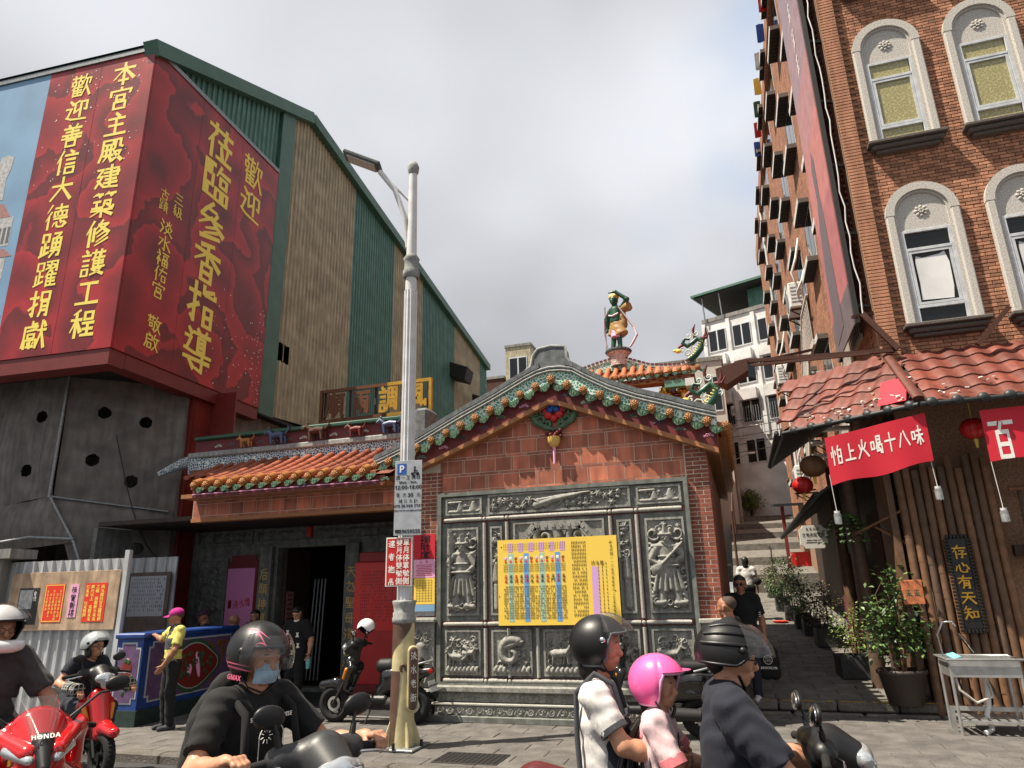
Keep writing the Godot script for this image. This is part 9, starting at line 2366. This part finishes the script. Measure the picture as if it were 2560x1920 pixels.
func build_vehicles():
	mat("paint_black",Color(0.085,0.085,0.09),0.22,"soft",2.0); mat("paint_bikered",Color(0.72,0.07,0.09),0.16); mat("paint_maroon",Color(0.40,0.12,0.13),0.3,"soft",2.0); mat("plastic_grey",Color(0.20,0.205,0.21),0.45,"soft",3.0); mat("seat",Color(0.06,0.06,0.062),0.6,"soft",4.0); mat("rim_dark",Color(0.16,0.16,0.165),0.4,"",1.0,0.0,"fine",0.6)
	mat("signal",Color(0.85,0.50,0.14),0.2); mat("lens",Color(0.80,0.82,0.83),0.08,"",1.0,0.0,"fine",0.7); mat("seat_maroon",Color(0.36,0.11,0.11),0.4,"soft",3.0)
	for q in ["paint_black","paint_bikered","paint_maroon"]: M[q].clearcoat_enabled = true; M[q].clearcoat = 0.7; M[q].clearcoat_roughness = 0.08
	var s := scooter("parked black scooter with a white helmet on its mirror before the porch",V(-5.2,0.0,-9.62),-88.0,M.paint_black,M.black_plastic,"parked scooters")
	var ph := thing("spare_helmet","white open helmet hung over the parked scooter's mirror","helmet",s.transform * V(-0.18,1.26,0.28),-40.0)
	ph.set_meta("head",Transform3D(Basis.from_euler(V(0.5,0,0.3)),Vector3.ZERO)); helmet(ph,M.helmet_white,M.black_plastic,0,0.9)
	copy(s,V(-1.25,0.0,-9.35),-86.0,"parked black scooter half hidden behind the helmeted women")
	scooter("grey scooter ridden by the masked rider, headlamp towards the camera",V(-2.14,-0.02,-3.05),64.0,M.plastic_grey,M.plastic_grey).scale = Vector3.ONE * 1.05
	scooter("red scooter of the woman in the silver helmet by the kerb",V(-7.3,-0.08,-6.62),70.0,M.paint_bikered,M.black_plastic)
	var d := scooter("dark red scooter carrying two adults and a child",V(-0.06,-0.03,-3.78),97.0,M.paint_maroon,M.black_plastic)
	var b := MB.new(); blob(b,[[V(0,0.8,-0.85),V(0,0.84,-1.02),0.13,0.13,0,1.0]],0.014,0.04); part("pillion_seat",b,M.seat_maroon,d)
	# red sport motorcycle
	var t := thing("sport_motorcycle","red faired sport motorcycle with black mirrors at the left edge","motorcycle",V(-4.78,-0.02,-3.88),60.0)
	t.scale = Vector3.ONE * 1.06
	wheel(t,V(0,0.3,0.72),0.3,0.12); wheel(t,V(0,0.3,-0.66),0.3,0.16)
	for sg in [-1.0,1.0]:
		b = MB.new(); blob(b,[[V(sg * 0.07,0.86,0.72),V(sg * 0.22,0.94,0.4),0.05,0.06],[V(sg * 0.08,0.78,0.7),V(sg * 0.25,0.62,0.3),0.045,0.06],[V(sg * 0.22,0.92,0.42),V(sg * 0.26,0.6,0.22),0.05,0.06],[V(sg * 0.25,0.62,0.3),V(sg * 0.2,0.36,0.1),0.06,0.05],[V(sg * 0.13,0.98,0.5),V(sg * 0.2,0.92,0.4),0.03,0.03]],0.013,0.045); part("side_fairing",b,M.paint_bikered,t)
		b = MB.new(); blob(b,[[V(sg * 0.065,0.83,0.77),V(sg * 0.15,0.87,0.62),0.026,0.035]],0.009,0.02); part("headlight",b,M.lens,t)
		b = MB.new(); b.prism(PackedVector2Array([Vector2(0.02,0.72),Vector2(0.06,0.7),Vector2(0.2,0.98),Vector2(0.16,1.0)]),0.0,0.008,Transform3D(Basis.from_euler(V(-0.55,0.35 * sg,0)) * Basis.from_scale(V(sg,1,1)),V(0.0,0.1,0.5 + 0.3))); part("white_stripe",b,M.paper,t)
		mirror(t,V(sg * 0.16,1.0,0.5),V(sg * 0.42,1.16,0.42),M.black_plastic)
		b = MB.new(); b.tube([V(sg * 0.12,0.95,0.36),V(sg * 0.24,0.93,0.3),V(sg * 0.36,0.9,0.24)],0.017,8); part("grip",b,M.rubber,t)
	b = MB.new(); blob(b,[[V(0,0.79,0.83),V(0,0.9,0.7),0.03,0.06],[V(0,0.7,0.78),V(0,0.66,0.6),0.03,0.06]],0.012,0.04); part("nose",b,M.black_plastic,t)
	b = MB.new(); blob(b,[[V(0,0.82,0.74),V(0,0.92,0.5),0.07,0.16,0,0.8],[V(0,0.74,0.7),V(0,0.7,0.4),0.06,0.16,0,0.8]],0.013,0.05); part("front_cowl",b,M.paint_bikered,t)
	b = MB.new(); var wp := []
	for j in 9:
		for i in 13:
			var a := (i / 12.0 - 0.5) * 2.4; var q := j / 8.0
			wp.append(V(sin(a) * lerpf(0.08,0.155,q),0.93 + 0.2 * q,0.56 - 0.2 * q + cos(a) * lerpf(0.19,0.1,q)))
	b.grid(wp,13,9); part("windscreen",b,M.visor,t)
	latin(t,"HONDA",V(0,0.945,0.755),0.04,M.paper,true,Basis.from_euler(V(-0.75,0,0)))
	b = MB.new(); blob(b,[[V(0,0.86,0.22),V(0,0.84,-0.08),0.14,0.11],[V(0,0.78,0.25),V(0,0.72,-0.1),0.13,0.11]],0.015,0.05); part("fuel_tank",b,M.paint_bikered,t)
	b = MB.new(); blob(b,[[V(0,0.8,-0.12),V(0,0.8,-0.42),0.1,0.11,0,1.0],[V(0,0.86,-0.5),V(0,0.92,-0.8),0.08,0.05]],0.015,0.04); part("seat",b,M.seat,t)
	b = MB.new(); blob(b,[[V(0,0.72,-0.3),V(0,0.86,-0.86),0.11,0.05]],0.015,0.04); part("tail_fairing",b,M.paint_bikered,t)
	b = MB.new(); blob(b,[[V(0,0.45,0.2),V(0,0.42,-0.25),0.17,0.15],[V(0,0.35,-0.2),V(0,0.3,-0.66),0.06,0.04]],0.018,0.04); part("engine",b,M.dark_iron,t)
	b = MB.new(); for sg in [-1.0,1.0]: b.tube([V(sg * 0.1,0.9,0.42),V(sg * 0.1,0.3,0.72)],0.025,8)
	part("fork",b,M.gold,t)
	b = MB.new(); blob(b,[[V(0,0.64,0.72),V(0,0.6,0.9),0.07,0.05],[V(0,0.64,0.72),V(0,0.5,0.5),0.07,0.05]],0.014,0.03); part("front_fender",b,M.paint_bikered,t)

# ---------------------------------------------------------------- lamp post with signs
func build_lamp():
	mat("pole_white",Color(0.88,0.88,0.88),0.45,"soft",0.8); mat("pole_cream",Color(0.83,0.78,0.60),0.5,"stain",0.7); mat("pole_brown",Color(0.38,0.28,0.23),0.5,"stain",0.8)
	var t := thing("street_lamp","white street lamp on a cream and brown decorated base beside the kerb","street lamp",V(-4.07,0,-8.2))
	var b := MB.new(); b.lathe([Vector2(0.085,1.5),Vector2(0.082,5.8),Vector2(0.06,7.85)],16)
	for k in 12: b.tube([V(cos(k * TAU / 12) * 0.085,1.6,sin(k * TAU / 12) * 0.085),V(cos(k * TAU / 12) * 0.082,5.9,sin(k * TAU / 12) * 0.082)],0.012,5)
	part("pole",b,M.pole_white,t)
	b = MB.new(); b.lathe([Vector2(0.1,6.1),Vector2(0.12,6.13),Vector2(0.12,6.2),Vector2(0.1,6.24),Vector2(0.1,6.36),Vector2(0.12,6.4),Vector2(0.08,6.46)],16); b.lathe([Vector2(0.055,7.8),Vector2(0.08,7.86),Vector2(0.09,7.94),Vector2(0.06,8.02),Vector2(0.0,8.05)],16); part("collar",b,M.grey_white,t)
	b = MB.new(); b.tube([V(-0.06,6.6,0),V(-0.1,7.1,0.05),V(-0.25,7.55,0.1),V(-0.48,7.88,0.16)],0.04,8); b.tube([V(-0.03,7.35,0),V(-0.45,7.85,0.15)],0.022,8); part("arm",b,M.pole_white,t)
	b = MB.new(); b.box(V(-0.74,8.08,0.23),V(0.62,0.07,0.26),Basis.from_euler(V(0,0.3,-0.42)),0.02); var hd := part("lamp_head",b,M.grey_cap,t)
	b = MB.new(); b.box(V(-0.755,8.04,0.235),V(0.46,0.02,0.2),Basis.from_euler(V(0,0.3,-0.42))); part("lamp_glass",b,M.plaster,hd)
	# decorated base: cream with a brown wave wound round it
	var prof := [Vector2(0.15,0.0),Vector2(0.15,0.02),Vector2(0.142,0.4),Vector2(0.137,0.8),Vector2(0.133,1.25),Vector2(0.13,1.42)]
	b = MB.new(); b.lathe(prof,24); part("base",b,M.pole_cream,t)
	for w in [[0.95,1.42,2.6,0.3],[0.05,0.86,1.75,1.35]]:
		b = MB.new(); var pts := []
		for j in 17:
			var y := lerpf(w[0],w[1],j / 16.0); var r := lerpf(0.15,0.13,y / 1.42) + 0.004
			for i in 13:
				var a := lerpf(3.4,lerpf(w[2],w[3],smoothstep(0,1,j / 16.0)),i / 12.0)
				pts.append(V(cos(a) * r,y,sin(a) * r))
		b.grid(pts,13,17); part("painted_wave",b,M.pole_brown,t)
	b = MB.new(); var sp := []
	for q in spiral(1.15,0.0,0.34,3.4,-0.75,12): sp.append(V(cos(q.x) * 0.141,0.88 + q.y * 0.22,sin(q.x) * 0.141))
	b.tube(sp,0.02,6); part("painted_curl",b,M.pole_brown,t)
	b = MB.new(); b.lathe([Vector2(0.13,1.4),Vector2(0.148,1.42),Vector2(0.148,1.46),Vector2(0.138,1.48),Vector2(0.142,1.52),Vector2(0.128,1.54),Vector2(0.136,1.6),Vector2(0.15,1.65),Vector2(0.15,1.67),Vector2(0.08,1.68)],20); part("base_collar",b,M.grey_white,t)
	b = MB.new(); b.box(V(0,0.02,0),V(0.52,0.025,0.5),Basis.IDENTITY,0.005); part("foot_plate",b,M.galv,t)
	for k in 4:
		var a := k * TAU / 4 + 0.8
		b = MB.new(); b.prism(PackedVector2Array([Vector2(0.13,0.03),Vector2(0.24,0.03),Vector2(0.22,0.12),Vector2(0.15,0.3)]),-0.008,0.008,Transform3D(Basis.from_euler(V(0,a,0)),Vector3.ZERO)); part("fin",b,M.pole_cream,t)
		b = MB.new(); b.tube([V(cos(a + 0.7) * 0.25,0.03,sin(a + 0.7) * 0.25),V(cos(a + 0.7) * 0.25,0.1,sin(a + 0.7) * 0.25)],0.02,8); part("bolt",b,M.dark_iron,t)
	# signs are things of their own; they face the road,turned a little towards the camera
	var sg := func(called: String,label: String,y0: float,w: float,h: float,x: float,m: Material) -> Node3D:
		var n := thing(called,label,"sign",V(-4.07 + x,y0,-8.08),10.0)
		var q := MB.new(); q.box(V(0,h / 2,0),V(w,h,0.006),Basis.IDENTITY,0.002); part("plate",q,m,n)
		return n
	var n: Node3D = sg.call("parking_sign","grey scooter parking sign with blue P and black text on the lamp post",2.46,0.36,0.96,0.08,M.sign_grey)
	part("blue_square",slab(-0.15,-0.03,0.78,0.92,0.003,0.007),M.sign_blue,n); latin(n,"P",V(-0.09,0.85,0.009),0.13,M.paper)
	b = MB.new()
	for x in [0.055,0.125]: b.lathe([Vector2(0.016,0.0),Vector2(0.022,0.003),Vector2(0.0,0.003)],12,Transform3D(Basis.from_euler(V(PI / 2,0,0)),V(x,0.78,0.005)))
	b.bar(V(0.05,0.795,0.007),V(0.13,0.795,0.007),0.004,0.022,V(0,0,1)); b.bar(V(0.085,0.8,0.007),V(0.08,0.85,0.007),0.022,0.004,V(0,0,1)); b.bar(V(0.09,0.835,0.007),V(0.125,0.815,0.007),0.01,0.004,V(0,0,1)); b.ball(V(0.084,0.868,0.005),V(0.014,0.014,0.003)); part("scooter_symbol",b,M.ink,n)
	b = MB.new(); put_text(b,"週一至週日",V(-0.165,0.765,0.005),V(0.05,0,0),V(0,-0.055,0),V(0.069,0,0),2.2,0); put_text(b,"每次",V(-0.16,0.54,0.005),V(0.05,0,0),V(0,-0.055,0),V(0.085,0,0),2.2,0); put_text(b,"元",V(0.115,0.54,0.005),V(0.05,0,0),V(0,-0.055,0),V(0.08,0,0),2.2,0); put_text(b,"隔日另計",V(-0.12,0.455,0.005),V(0.042,0,0),V(0,-0.045,0),V(0.068,0,0),2.0,0); part("characters",b,M.ink,n)
	for q in [["Mon. - Sun.",0.675,0.046],["12:00-18:00",0.61,0.068],["30",0.51,0.068],["(            )",0.435,0.05],["NT$ 30 PER STAY",0.37,0.05],["(Extra fee for overnight parking)",0.315,0.024],["89659555",0.05,0.064]]: latin(n,q[0],V(0.03 if q[0] == "89659555" or q[0] == "30" else 0.0,q[1],0.005),q[2],M.ink)
	b = MB.new(); b.box(V(-0.135,0.045,0.005),V(0.05,0.025,0.003)); b.box(V(-0.135,0.066,0.005),V(0.06,0.014,0.003)); part("phone_symbol",b,M.ink,n)
	n = sg.call("tow_sign","red tow-away sign with white characters below the grey parking sign",1.84,0.34,0.6,-0.03,M.paper)
	part("red_field",slab(-0.155,0.155,0.015,0.585,0.003,0.006),M.sign_red,n)
	b = MB.new(); put_text(b,"單月停單號側",V(0.055,0.575,0.007),V(0.08,0,0),V(0,-0.08,0),V(0,-0.094,0),2.5,0); put_text(b,"雙月停雙號側",V(-0.035,0.575,0.007),V(0.08,0,0),V(0,-0.08,0),V(0,-0.094,0),2.5,0); put_text(b,"違者拖吊",V(-0.135,0.56,0.007),V(0.08,0,0),V(0,-0.085,0),V(0,-0.155,0),2.5,0); part("lettering",b,M.paper,n)
	n = thing("name_plate","brown street name plate with white rim on the side of the lamp base","sign",V(-3.9,0.42,-8.12),40.0)
	b = MB.new(); blob(b,[[V(0,0.06,0),V(0,0.66,0),0.07,0.07,0,0.4]],0.012,0.01); part("rim",b,M.pole_cream,n)
	b = MB.new(); blob(b,[[V(0,0.06,0.012),V(0,0.66,0.012),0.056,0.056,0,0.4]],0.01,0.01); part("plate",b,M.pole_brown,n)
	b = MB.new(); put_text(b,"淡水老街",V(-0.035,0.66,0.04),V(0.07,0,0),V(0,-0.09,0),V(0,-0.155,0),1.8); part("lettering",b,M.paper,n)

	b = MB.new(); b.box(V(-3.05,0.004,-7.85),V(0.75,0.012,0.5),Basis.IDENTITY,0.003)
	for i in 12:
		for j in 8: b.box(V(-3.38 + 0.06 * i,0.012,-8.04 + 0.055 * j),V(0.035,0.006,0.02),Basis.from_euler(V(0,0.7 if (i + j) % 2 else -0.7,0)))
	solo("drain_cover",b,M.dark_iron,"dark chequered drain cover in the pavement right of the lamp post","drain cover")

# ---------------------------------------------------------------- plants
func leafy(parent: Node3D,c: Vector3,r: Vector3,n: int,size: float,hue: int,stems: Array):
	# leaves in clusters at the ends of twigs,three tones in one mesh
	var b := MB.new(); b.usec = true
	var tones := [[Color(0.055,0.10,0.03),Color(0.10,0.17,0.04),Color(0.03,0.065,0.025)],[Color(0.12,0.19,0.045),Color(0.20,0.25,0.06),Color(0.06,0.11,0.03)],[Color(0.09,0.085,0.045),Color(0.15,0.08,0.05),Color(0.06,0.09,0.035)]]
	var tw := MB.new()
	for k in n / 9:
		var d := V(rng.randfn(),rng.randfn(),rng.randfn()).normalized() * pow(rng.randf(),0.45)
		var tip := c + d * r
		var root: Vector3 = stems[rng.randi() % stems.size()]
		if k % 3 == 0: tw.tube([root,root.lerp(tip,0.5) + V(0,0.04,0),tip],[0.008,0.005,0.002],4,false)
		for i in 9:
			var o := tip + V(rng.randfn(),rng.randfn(),rng.randfn()) * size * 0.9
			var dir := (V(rr(-1,1),rr(-0.5,0.6),rr(-1,1)) + d * 0.6).normalized()
			var sd := dir.cross(V(rr(-0.4,0.4),1,rr(-0.4,0.4))).normalized() * size * 0.3
			b.col = tones[hue][(k + i / 4) % 3] * rr(0.85,1.25)
			var l := size * rr(0.8,1.25); var mid := o + dir * l * 0.5 + V(0,size * 0.08,0); var tp := o + dir * l - V(0,size * 0.12,0)
			b.tri(o,mid - sd,tp); b.tri(o,tp,mid + sd)
	part("foliage",b,M.leaf,parent); part("twigs",tw,M.bamboo2,parent)

func build_plants():
	var lm := mat("leaf",Color.WHITE,0.45); lm.vertex_color_use_as_albedo = true; lm.backlight_enabled = true; lm.backlight = Color(0.12,0.18,0.05)
	mat("soil",Color(0.16,0.12,0.09),0.95,"mottle",2.0); mat("pot_brown",Color(0.24,0.20,0.185),0.55,"soft",2.0,0.05); mat("planter",Color(0.24,0.245,0.25),0.6,"stain",1.2,0.05)
	var p := thing("potted_bush","leafy bush in a large round brown pot by the bamboo wall","potted plant",V(1.92,0.16,-11.25))
	var b := MB.new(); b.lathe([Vector2(0.0,0.0),Vector2(0.2,0.0),Vector2(0.22,0.02),Vector2(0.29,0.38),Vector2(0.315,0.4),Vector2(0.32,0.44),Vector2(0.3,0.45),Vector2(0.27,0.4),Vector2(0.0,0.4)],28); part("pot",b,M.pot_brown,p)
	b = MB.new(); b.lathe([Vector2(0.28,0.405),Vector2(0.0,0.42)],16); part("soil",b,M.soil,p)
	b = MB.new(); var st := []
	for k in 5:
		var a := k * 1.3; var tip := V(cos(a) * 0.2,1.0 + 0.14 * k,sin(a) * 0.16)
		b.tube([V(cos(a) * 0.05,0.4,sin(a) * 0.05),V(cos(a) * 0.1,0.75,sin(a) * 0.1),tip],[0.02,0.014,0.006],6); st.append(V(cos(a) * 0.1,0.8,sin(a) * 0.1)); st.append(tip)
	part("stem",b,M.bamboo1,p)
	leafy(p,V(-0.05,0.98,0.05),V(0.46,0.42,0.36),900,0.085,0,st)
	leafy(p,V(0.08,1.5,0),V(0.18,0.3,0.15),160,0.09,0,st)
	# row of planters up the alley: [x,z,width,foliage height,radius,tone,label]
	for q in [[1.62,-13.0,0.62,0.62,0.36,1,"yellow-green bush in the long dark planter nearest the round pot"],[1.5,-15.6,0.5,0.8,0.36,2,"reddish nandina in a grey stone planter up the alley"],[1.3,-16.9,0.34,0.5,0.3,1,"low bright shrub in a small dark planter, second up the row"],[1.2,-17.8,0.34,0.95,0.42,0,"tall dark green shrub in the row of planters"],[1.08,-19.0,0.34,1.1,0.5,0,"tallest dark shrub at the upper end of the planter row"],[0.95,-20.6,0.34,0.6,0.34,0,"small shrub beyond the tall ones in the planter row"],[0.9,-23.6,0.4,0.7,0.4,2,"brownish shrub at the foot of the steps"]]:
		var y: float = 0.15 + 0.1 * (-q[1] - 11.32)
		p = thing("planter",q[6],"planter",V(q[0],y,q[1]),5.0,"planters up the alley")
		var w: float = q[2]
		b = MB.new()
		for s in [[0,1],[0,-1],[1,0],[-1,0]]: b.box(V(s[0] * w * 0.48,0.16,s[1] * w * 0.4),V(0.03 if s[0] else w,0.34,0.03 if s[1] else w * 0.78),Basis.IDENTITY,0.006)
		b.box(V(0,0.02,0),V(w * 0.94,0.03,w * 0.74)); part("box",b,M.planter,p)
		part("soil",slab(-w * 0.45,w * 0.45,0.24,0.27,-w * 0.38,w * 0.38),M.soil,p)
		b = MB.new(); st = []
		for k in 4:
			var a := k * 1.7; st.append(V(cos(a) * 0.12,0.35 + q[3] * 0.6,sin(a) * 0.12)); b.tube([V(cos(a) * 0.04,0.26,sin(a) * 0.04),st[k]],[0.012,0.006],5)
		part("stem",b,M.bamboo2,p)
		leafy(p,V(-0.08,0.3 + q[3] * 0.62,0.05),V(q[4],q[3] * 0.55,q[4]),int(520 * q[3] / 0.7),0.065,q[5],st)
	p = thing("hanging_fern","dark fern hanging from the post under the canopy","plant",V(1.62,2.75,-12.0))
	b = MB.new(); b.usec = true
	for k in 46:
		var a := rr(0,TAU); var l := rr(0.25,0.5)
		b.col = [Color(0.05,0.10,0.03),Color(0.09,0.16,0.04),Color(0.035,0.07,0.025)][k % 3]
		for i in 10:
			var f := i / 10.0; var c := V(cos(a) * l * f,0.25 * f - 0.75 * f * f,sin(a) * l * f)
			for sg in [-1.0,1.0]: b.tri(c,c + V(-sin(a),-0.3,cos(a)) * sg * 0.05 * (1 - f * 0.6),c + V(cos(a) * 0.035,-0.03,sin(a) * 0.035))
	part("fronds",b,M.leaf,p)
	b = MB.new(); b.lathe([Vector2(0.0,-0.16),Vector2(0.1,-0.14),Vector2(0.13,0.0),Vector2(0.0,0.0)],12); part("pot",b,M.pot_brown,p)
	# greenery at the head of the steps
	for q in [[0.2,8.2,-46.0,1.3,"green tree crown at the head of the alley steps"],[1.5,7.9,-46.5,1.1,"second tree crown right of the first at the head of the steps"],[0.9,6.6,-44.0,0.8,"low hedge bush just above the last step"]]:
		p = thing("tree",q[4],"tree",V(q[0],q[1] - 1.6,q[2]),0.0,"greenery above the steps")
		b = MB.new(); b.tube([V(0,-0.6,0),V(0.05,0.6,0),V(0,1.4,0)],[0.1,0.07,0.04],7); part("trunk",b,M.wood_dark,p)
		leafy(p,V(0,1.6,0),V(q[3],q[3] * 0.75,q[3] * 0.8),900,0.16,1 if q[3] < 1.2 else 0,[V(0,1.2,0),V(0.05,0.8,0)])
	# the washing sink
	var s := thing("steel_sink","stainless steel sink on legs with a slatted shelf before the bamboo wall","sink",V(2.62,0.0,-10.35))
	for x in [-0.36,0.36]:
		for z in [-0.24,0.24]: b = MB.new(); b.tube([V(x,0.0,z),V(x,0.8,z)],0.018,8); part("leg",b,M.steel,s)

	b = MB.new(); b.box(V(0,0.74,0.25),V(0.72,0.2,0.012)); b.box(V(0,0.74,-0.25),V(0.72,0.2,0.012)); b.box(V(-0.36,0.74,0),V(0.012,0.2,0.5)); b.box(V(0.36,0.74,0),V(0.012,0.2,0.5)); b.box(V(0,0.65,0),V(0.7,0.012,0.48)); frame(b,-0.4,0.4,-0.29,0.29,0.05,0.0,0.02); part("basin",b,M.steel,s)
	b = MB.new(); b.tube([V(-0.4,0.84,0.29),V(0.4,0.84,0.29),V(0.4,0.84,-0.29),V(-0.4,0.84,-0.29),V(-0.4,0.84,0.29)],0.014,8); part("rolled_edge",b,M.steel,s)
	for k in 7: part("shelf_slat",slab(-0.33 + 0.1 * k,-0.27 + 0.1 * k,0.16,0.175,-0.24,0.24),M.steel,s)
	b = MB.new(); for z in [-0.24,0.24]: b.bar(V(-0.36,0.15,z),V(0.36,0.15,z),0.02,0.03)
	part("shelf_rail",b,M.steel,s)
	b = MB.new(); b.tube([V(0.05,0.65,0),V(0.05,0.5,0),V(0.02,0.3,0.02),V(-0.02,0.2,0.03),V(0.0,0.05,0.06),V(-0.1,0.02,0.15)],0.03,8); part("drain_pipe",b,M.white,s)
	b = MB.new(); b.tube([V(-0.34,0.8,0.2),V(-0.3,0.5,0.22),V(-0.15,0.36,0.24),V(0.05,0.42,0.15),V(0.06,0.55,0.05)],0.016,8); part("hose",b,M.plaster,s)
	b = MB.new(); b.tube([V(-0.34,0.84,-0.1),V(-0.36,1.1,-0.1),V(-0.28,1.25,-0.08),V(-0.18,1.26,-0.05),V(-0.15,1.2,-0.05)],0.012,8); b.tube([V(0.05,1.05,-0.8),V(0.05,1.0,-0.6),V(0.09,0.85,-0.4)],0.025,8); part("tap",b,M.chrome,s)
	b = MB.new(); b.box(V(-0.28,0.87,0.15),V(0.1,0.02,0.14),Basis.from_euler(V(0.3,0.4,0.2)),0.005); solo("cloth_rag",b,mat("rag",Color(0.45,0.75,0.78),0.8),"pale blue rag on the corner of the steel sink","cloth").position = s.position
	b = MB.new(); b.lathe([Vector2(0.12,0.0),Vector2(0.17,0.05),Vector2(0.18,0.05),Vector2(0.13,0.0)],18); solo("orange_basin",b,M.print_red,"small orange basin on the alley paving by the tall shrubs","basin").position = V(0.75,0.87,-18.6)
	b = MB.new(); var wc := []
	for j in 5:
		for i in 5: wc.append(V(0.6 * i / 4.0,0.7 * j / 4.0,0.03 * sin(i * 2.2 + j)))
	b.grid(wc,5,5); solo("white_cloth",b,M.paper,"white cloth hanging in the shop front at the right edge","cloth").position = V(3.75,1.9,-10.9)

func build_statue():
	# painted guardian on the pedestal,one arm raised to shade his eyes
	var t := thing("guardian_statue","painted green-skinned guardian statue shading his eyes on the temple roof","statue",V(-2.1,6.87,-14.68),-25.0)
	var b := MB.new()
	blob(b,[[V(0,0.98,0.02),V(0,0.72,0.05),0.13,0.12,0,0.75],[V(0,1.0,0),V(0,1.18,0.03),0.06,0.06],[V(0,1.22,0.04),V(0,1.27,0.03),0.1,0.095],[V(0,1.18,0.1),V(0,1.14,0.11),0.05,0.04],[V(0.17,1.0,0),V(0.36,1.14,0.05),0.06,0.05],[V(0.36,1.14,0.05),V(0.13,1.36,0.16),0.05,0.04],[V(0.13,1.36,0.16),V(-0.02,1.37,0.2),0.035,0.02,0,0.8],[V(-0.17,0.98,0),V(-0.24,0.72,0.02),0.06,0.05],[V(-0.24,0.72,0.02),V(-0.22,0.5,0.08),0.05,0.04],[V(0.07,0.3,0.02),V(0.08,0.05,0.03),0.06,0.05],[V(-0.08,0.3,0.02),V(-0.1,0.05,0.05),0.06,0.05]],0.016,0.03); part("body",b,M.green_dark,t)
	b = MB.new(); blob(b,[[V(0.14,0.98,-0.04),V(0.36,1.0,-0.02),0.09,0.12,2],[V(0.08,1.0,-0.08),V(0.12,0.62,-0.06),0.1,0.12],[V(-0.1,1.0,-0.08),V(-0.14,0.62,-0.06),0.09,0.1],[V(0,0.62,0.02),V(0.1,0.34,0.0),0.14,0.19,2,0.8],[V(0,0.62,0.02),V(-0.08,0.36,0.02),0.13,0.15,2,0.8]],0.016,0.03,0.004); part("robe",b,mat("statue_robe",Color(0.74,0.58,0.36),0.5,"mottle",2.0),t)
	b = MB.new(); blob(b,[[V(0.0,0.56,0.04),V(0.0,0.3,0.08),0.1,0.11,2,0.8]],0.016,0.02,0.004); part("skirt",b,M.print_pink,t)
	b = MB.new(); b.tube([V(0.12,1.02,0.06),V(0.26,0.75,-0.02),V(0.4,0.5,-0.08),V(0.48,0.28,-0.06),V(0.4,0.1,0.0),V(0.34,0.0,0.04)],[0.035,0.045,0.05,0.05,0.045,0.035],6,true,0.5); b.tube([V(-0.1,1.04,0.08),V(-0.24,0.8,0.12),V(-0.26,0.4,0.12),V(-0.2,0.02,0.1)],[0.025,0.03,0.03,0.025],6,true,0.4); b.tube([V(-0.12,0.86,0.1),V(0.0,0.8,0.15),V(0.12,0.86,0.08)],0.025,6); part("ribbons",b,mat("statue_ribbon",Color(0.80,0.70,0.74),0.5),t)
	b = MB.new(); blob(b,[[V(-0.05,1.31,0.03),V(0.05,1.31,0.03),0.085,0.085],[V(-0.06,1.31,0.08),V(0.06,1.31,0.08),0.03,0.03]],0.014,0.02); part("headband",b,M.gold_paint,t)
	b = MB.new(); for x in [0.08,-0.1]: blob(b,[[V(x,0.04,0.0),V(x,0.035,0.13),0.05,0.04]],0.014,0.02)
	part("boots",b,M.dark_iron,t)
	b = MB.new(); b.tube([V(-0.24,0.02,0.12),V(-0.22,1.1,0.1)],0.014,6); part("staff",b,M.grey_white,t)

func _ready():
	rng.seed = 7
	setup_materials()
	setup_view()
	for k in 4: mat("canopy%d" % k, Color(0.54, 0.265, 0.20) * [1.0, 0.86, 1.08, 0.94][k], 0.6, "stain", 1.3, 0.05)
	mat("canopy_dark", Color(0.16, 0.18, 0.19), 0.5, "soft", 1.0); mat("magenta", Color(0.50, 0.16, 0.28), 0.7, "stain", 1.0); mat("black_wood", Color(0.09, 0.085, 0.085), 0.4, "soft", 1.5)
	var ck := Image.create(64, 64, false, Image.FORMAT_RGB8)
	ck.fill(Color(0.1, 0.1, 0.1))
	for k in 4:
		ck.fill_rect(Rect2i(0, k * 16, 64, 4), Color(0.6, 0.6, 0.58)); ck.fill_rect(Rect2i(k * 16, 0, 4, 64), Color(0.6, 0.6, 0.58))
	var cm := mat("check", Color.WHITE, 0.9)
	cm.albedo_texture = ImageTexture.create_from_image(ck); cm.uv1_triplanar = true; cm.uv1_scale = Vector3.ONE * 5.0
	for k in 4: grime(["canopy%d" % k], 1.1, 1.1)
	build_ground()
	build_temple()
	build_hall()
	build_parapet()
	build_posters()
	build_brick_house()
	build_canopy()
	build_far()
	build_lamp()
	build_statue()
	build_people()
	build_vehicles()
	build_plants()
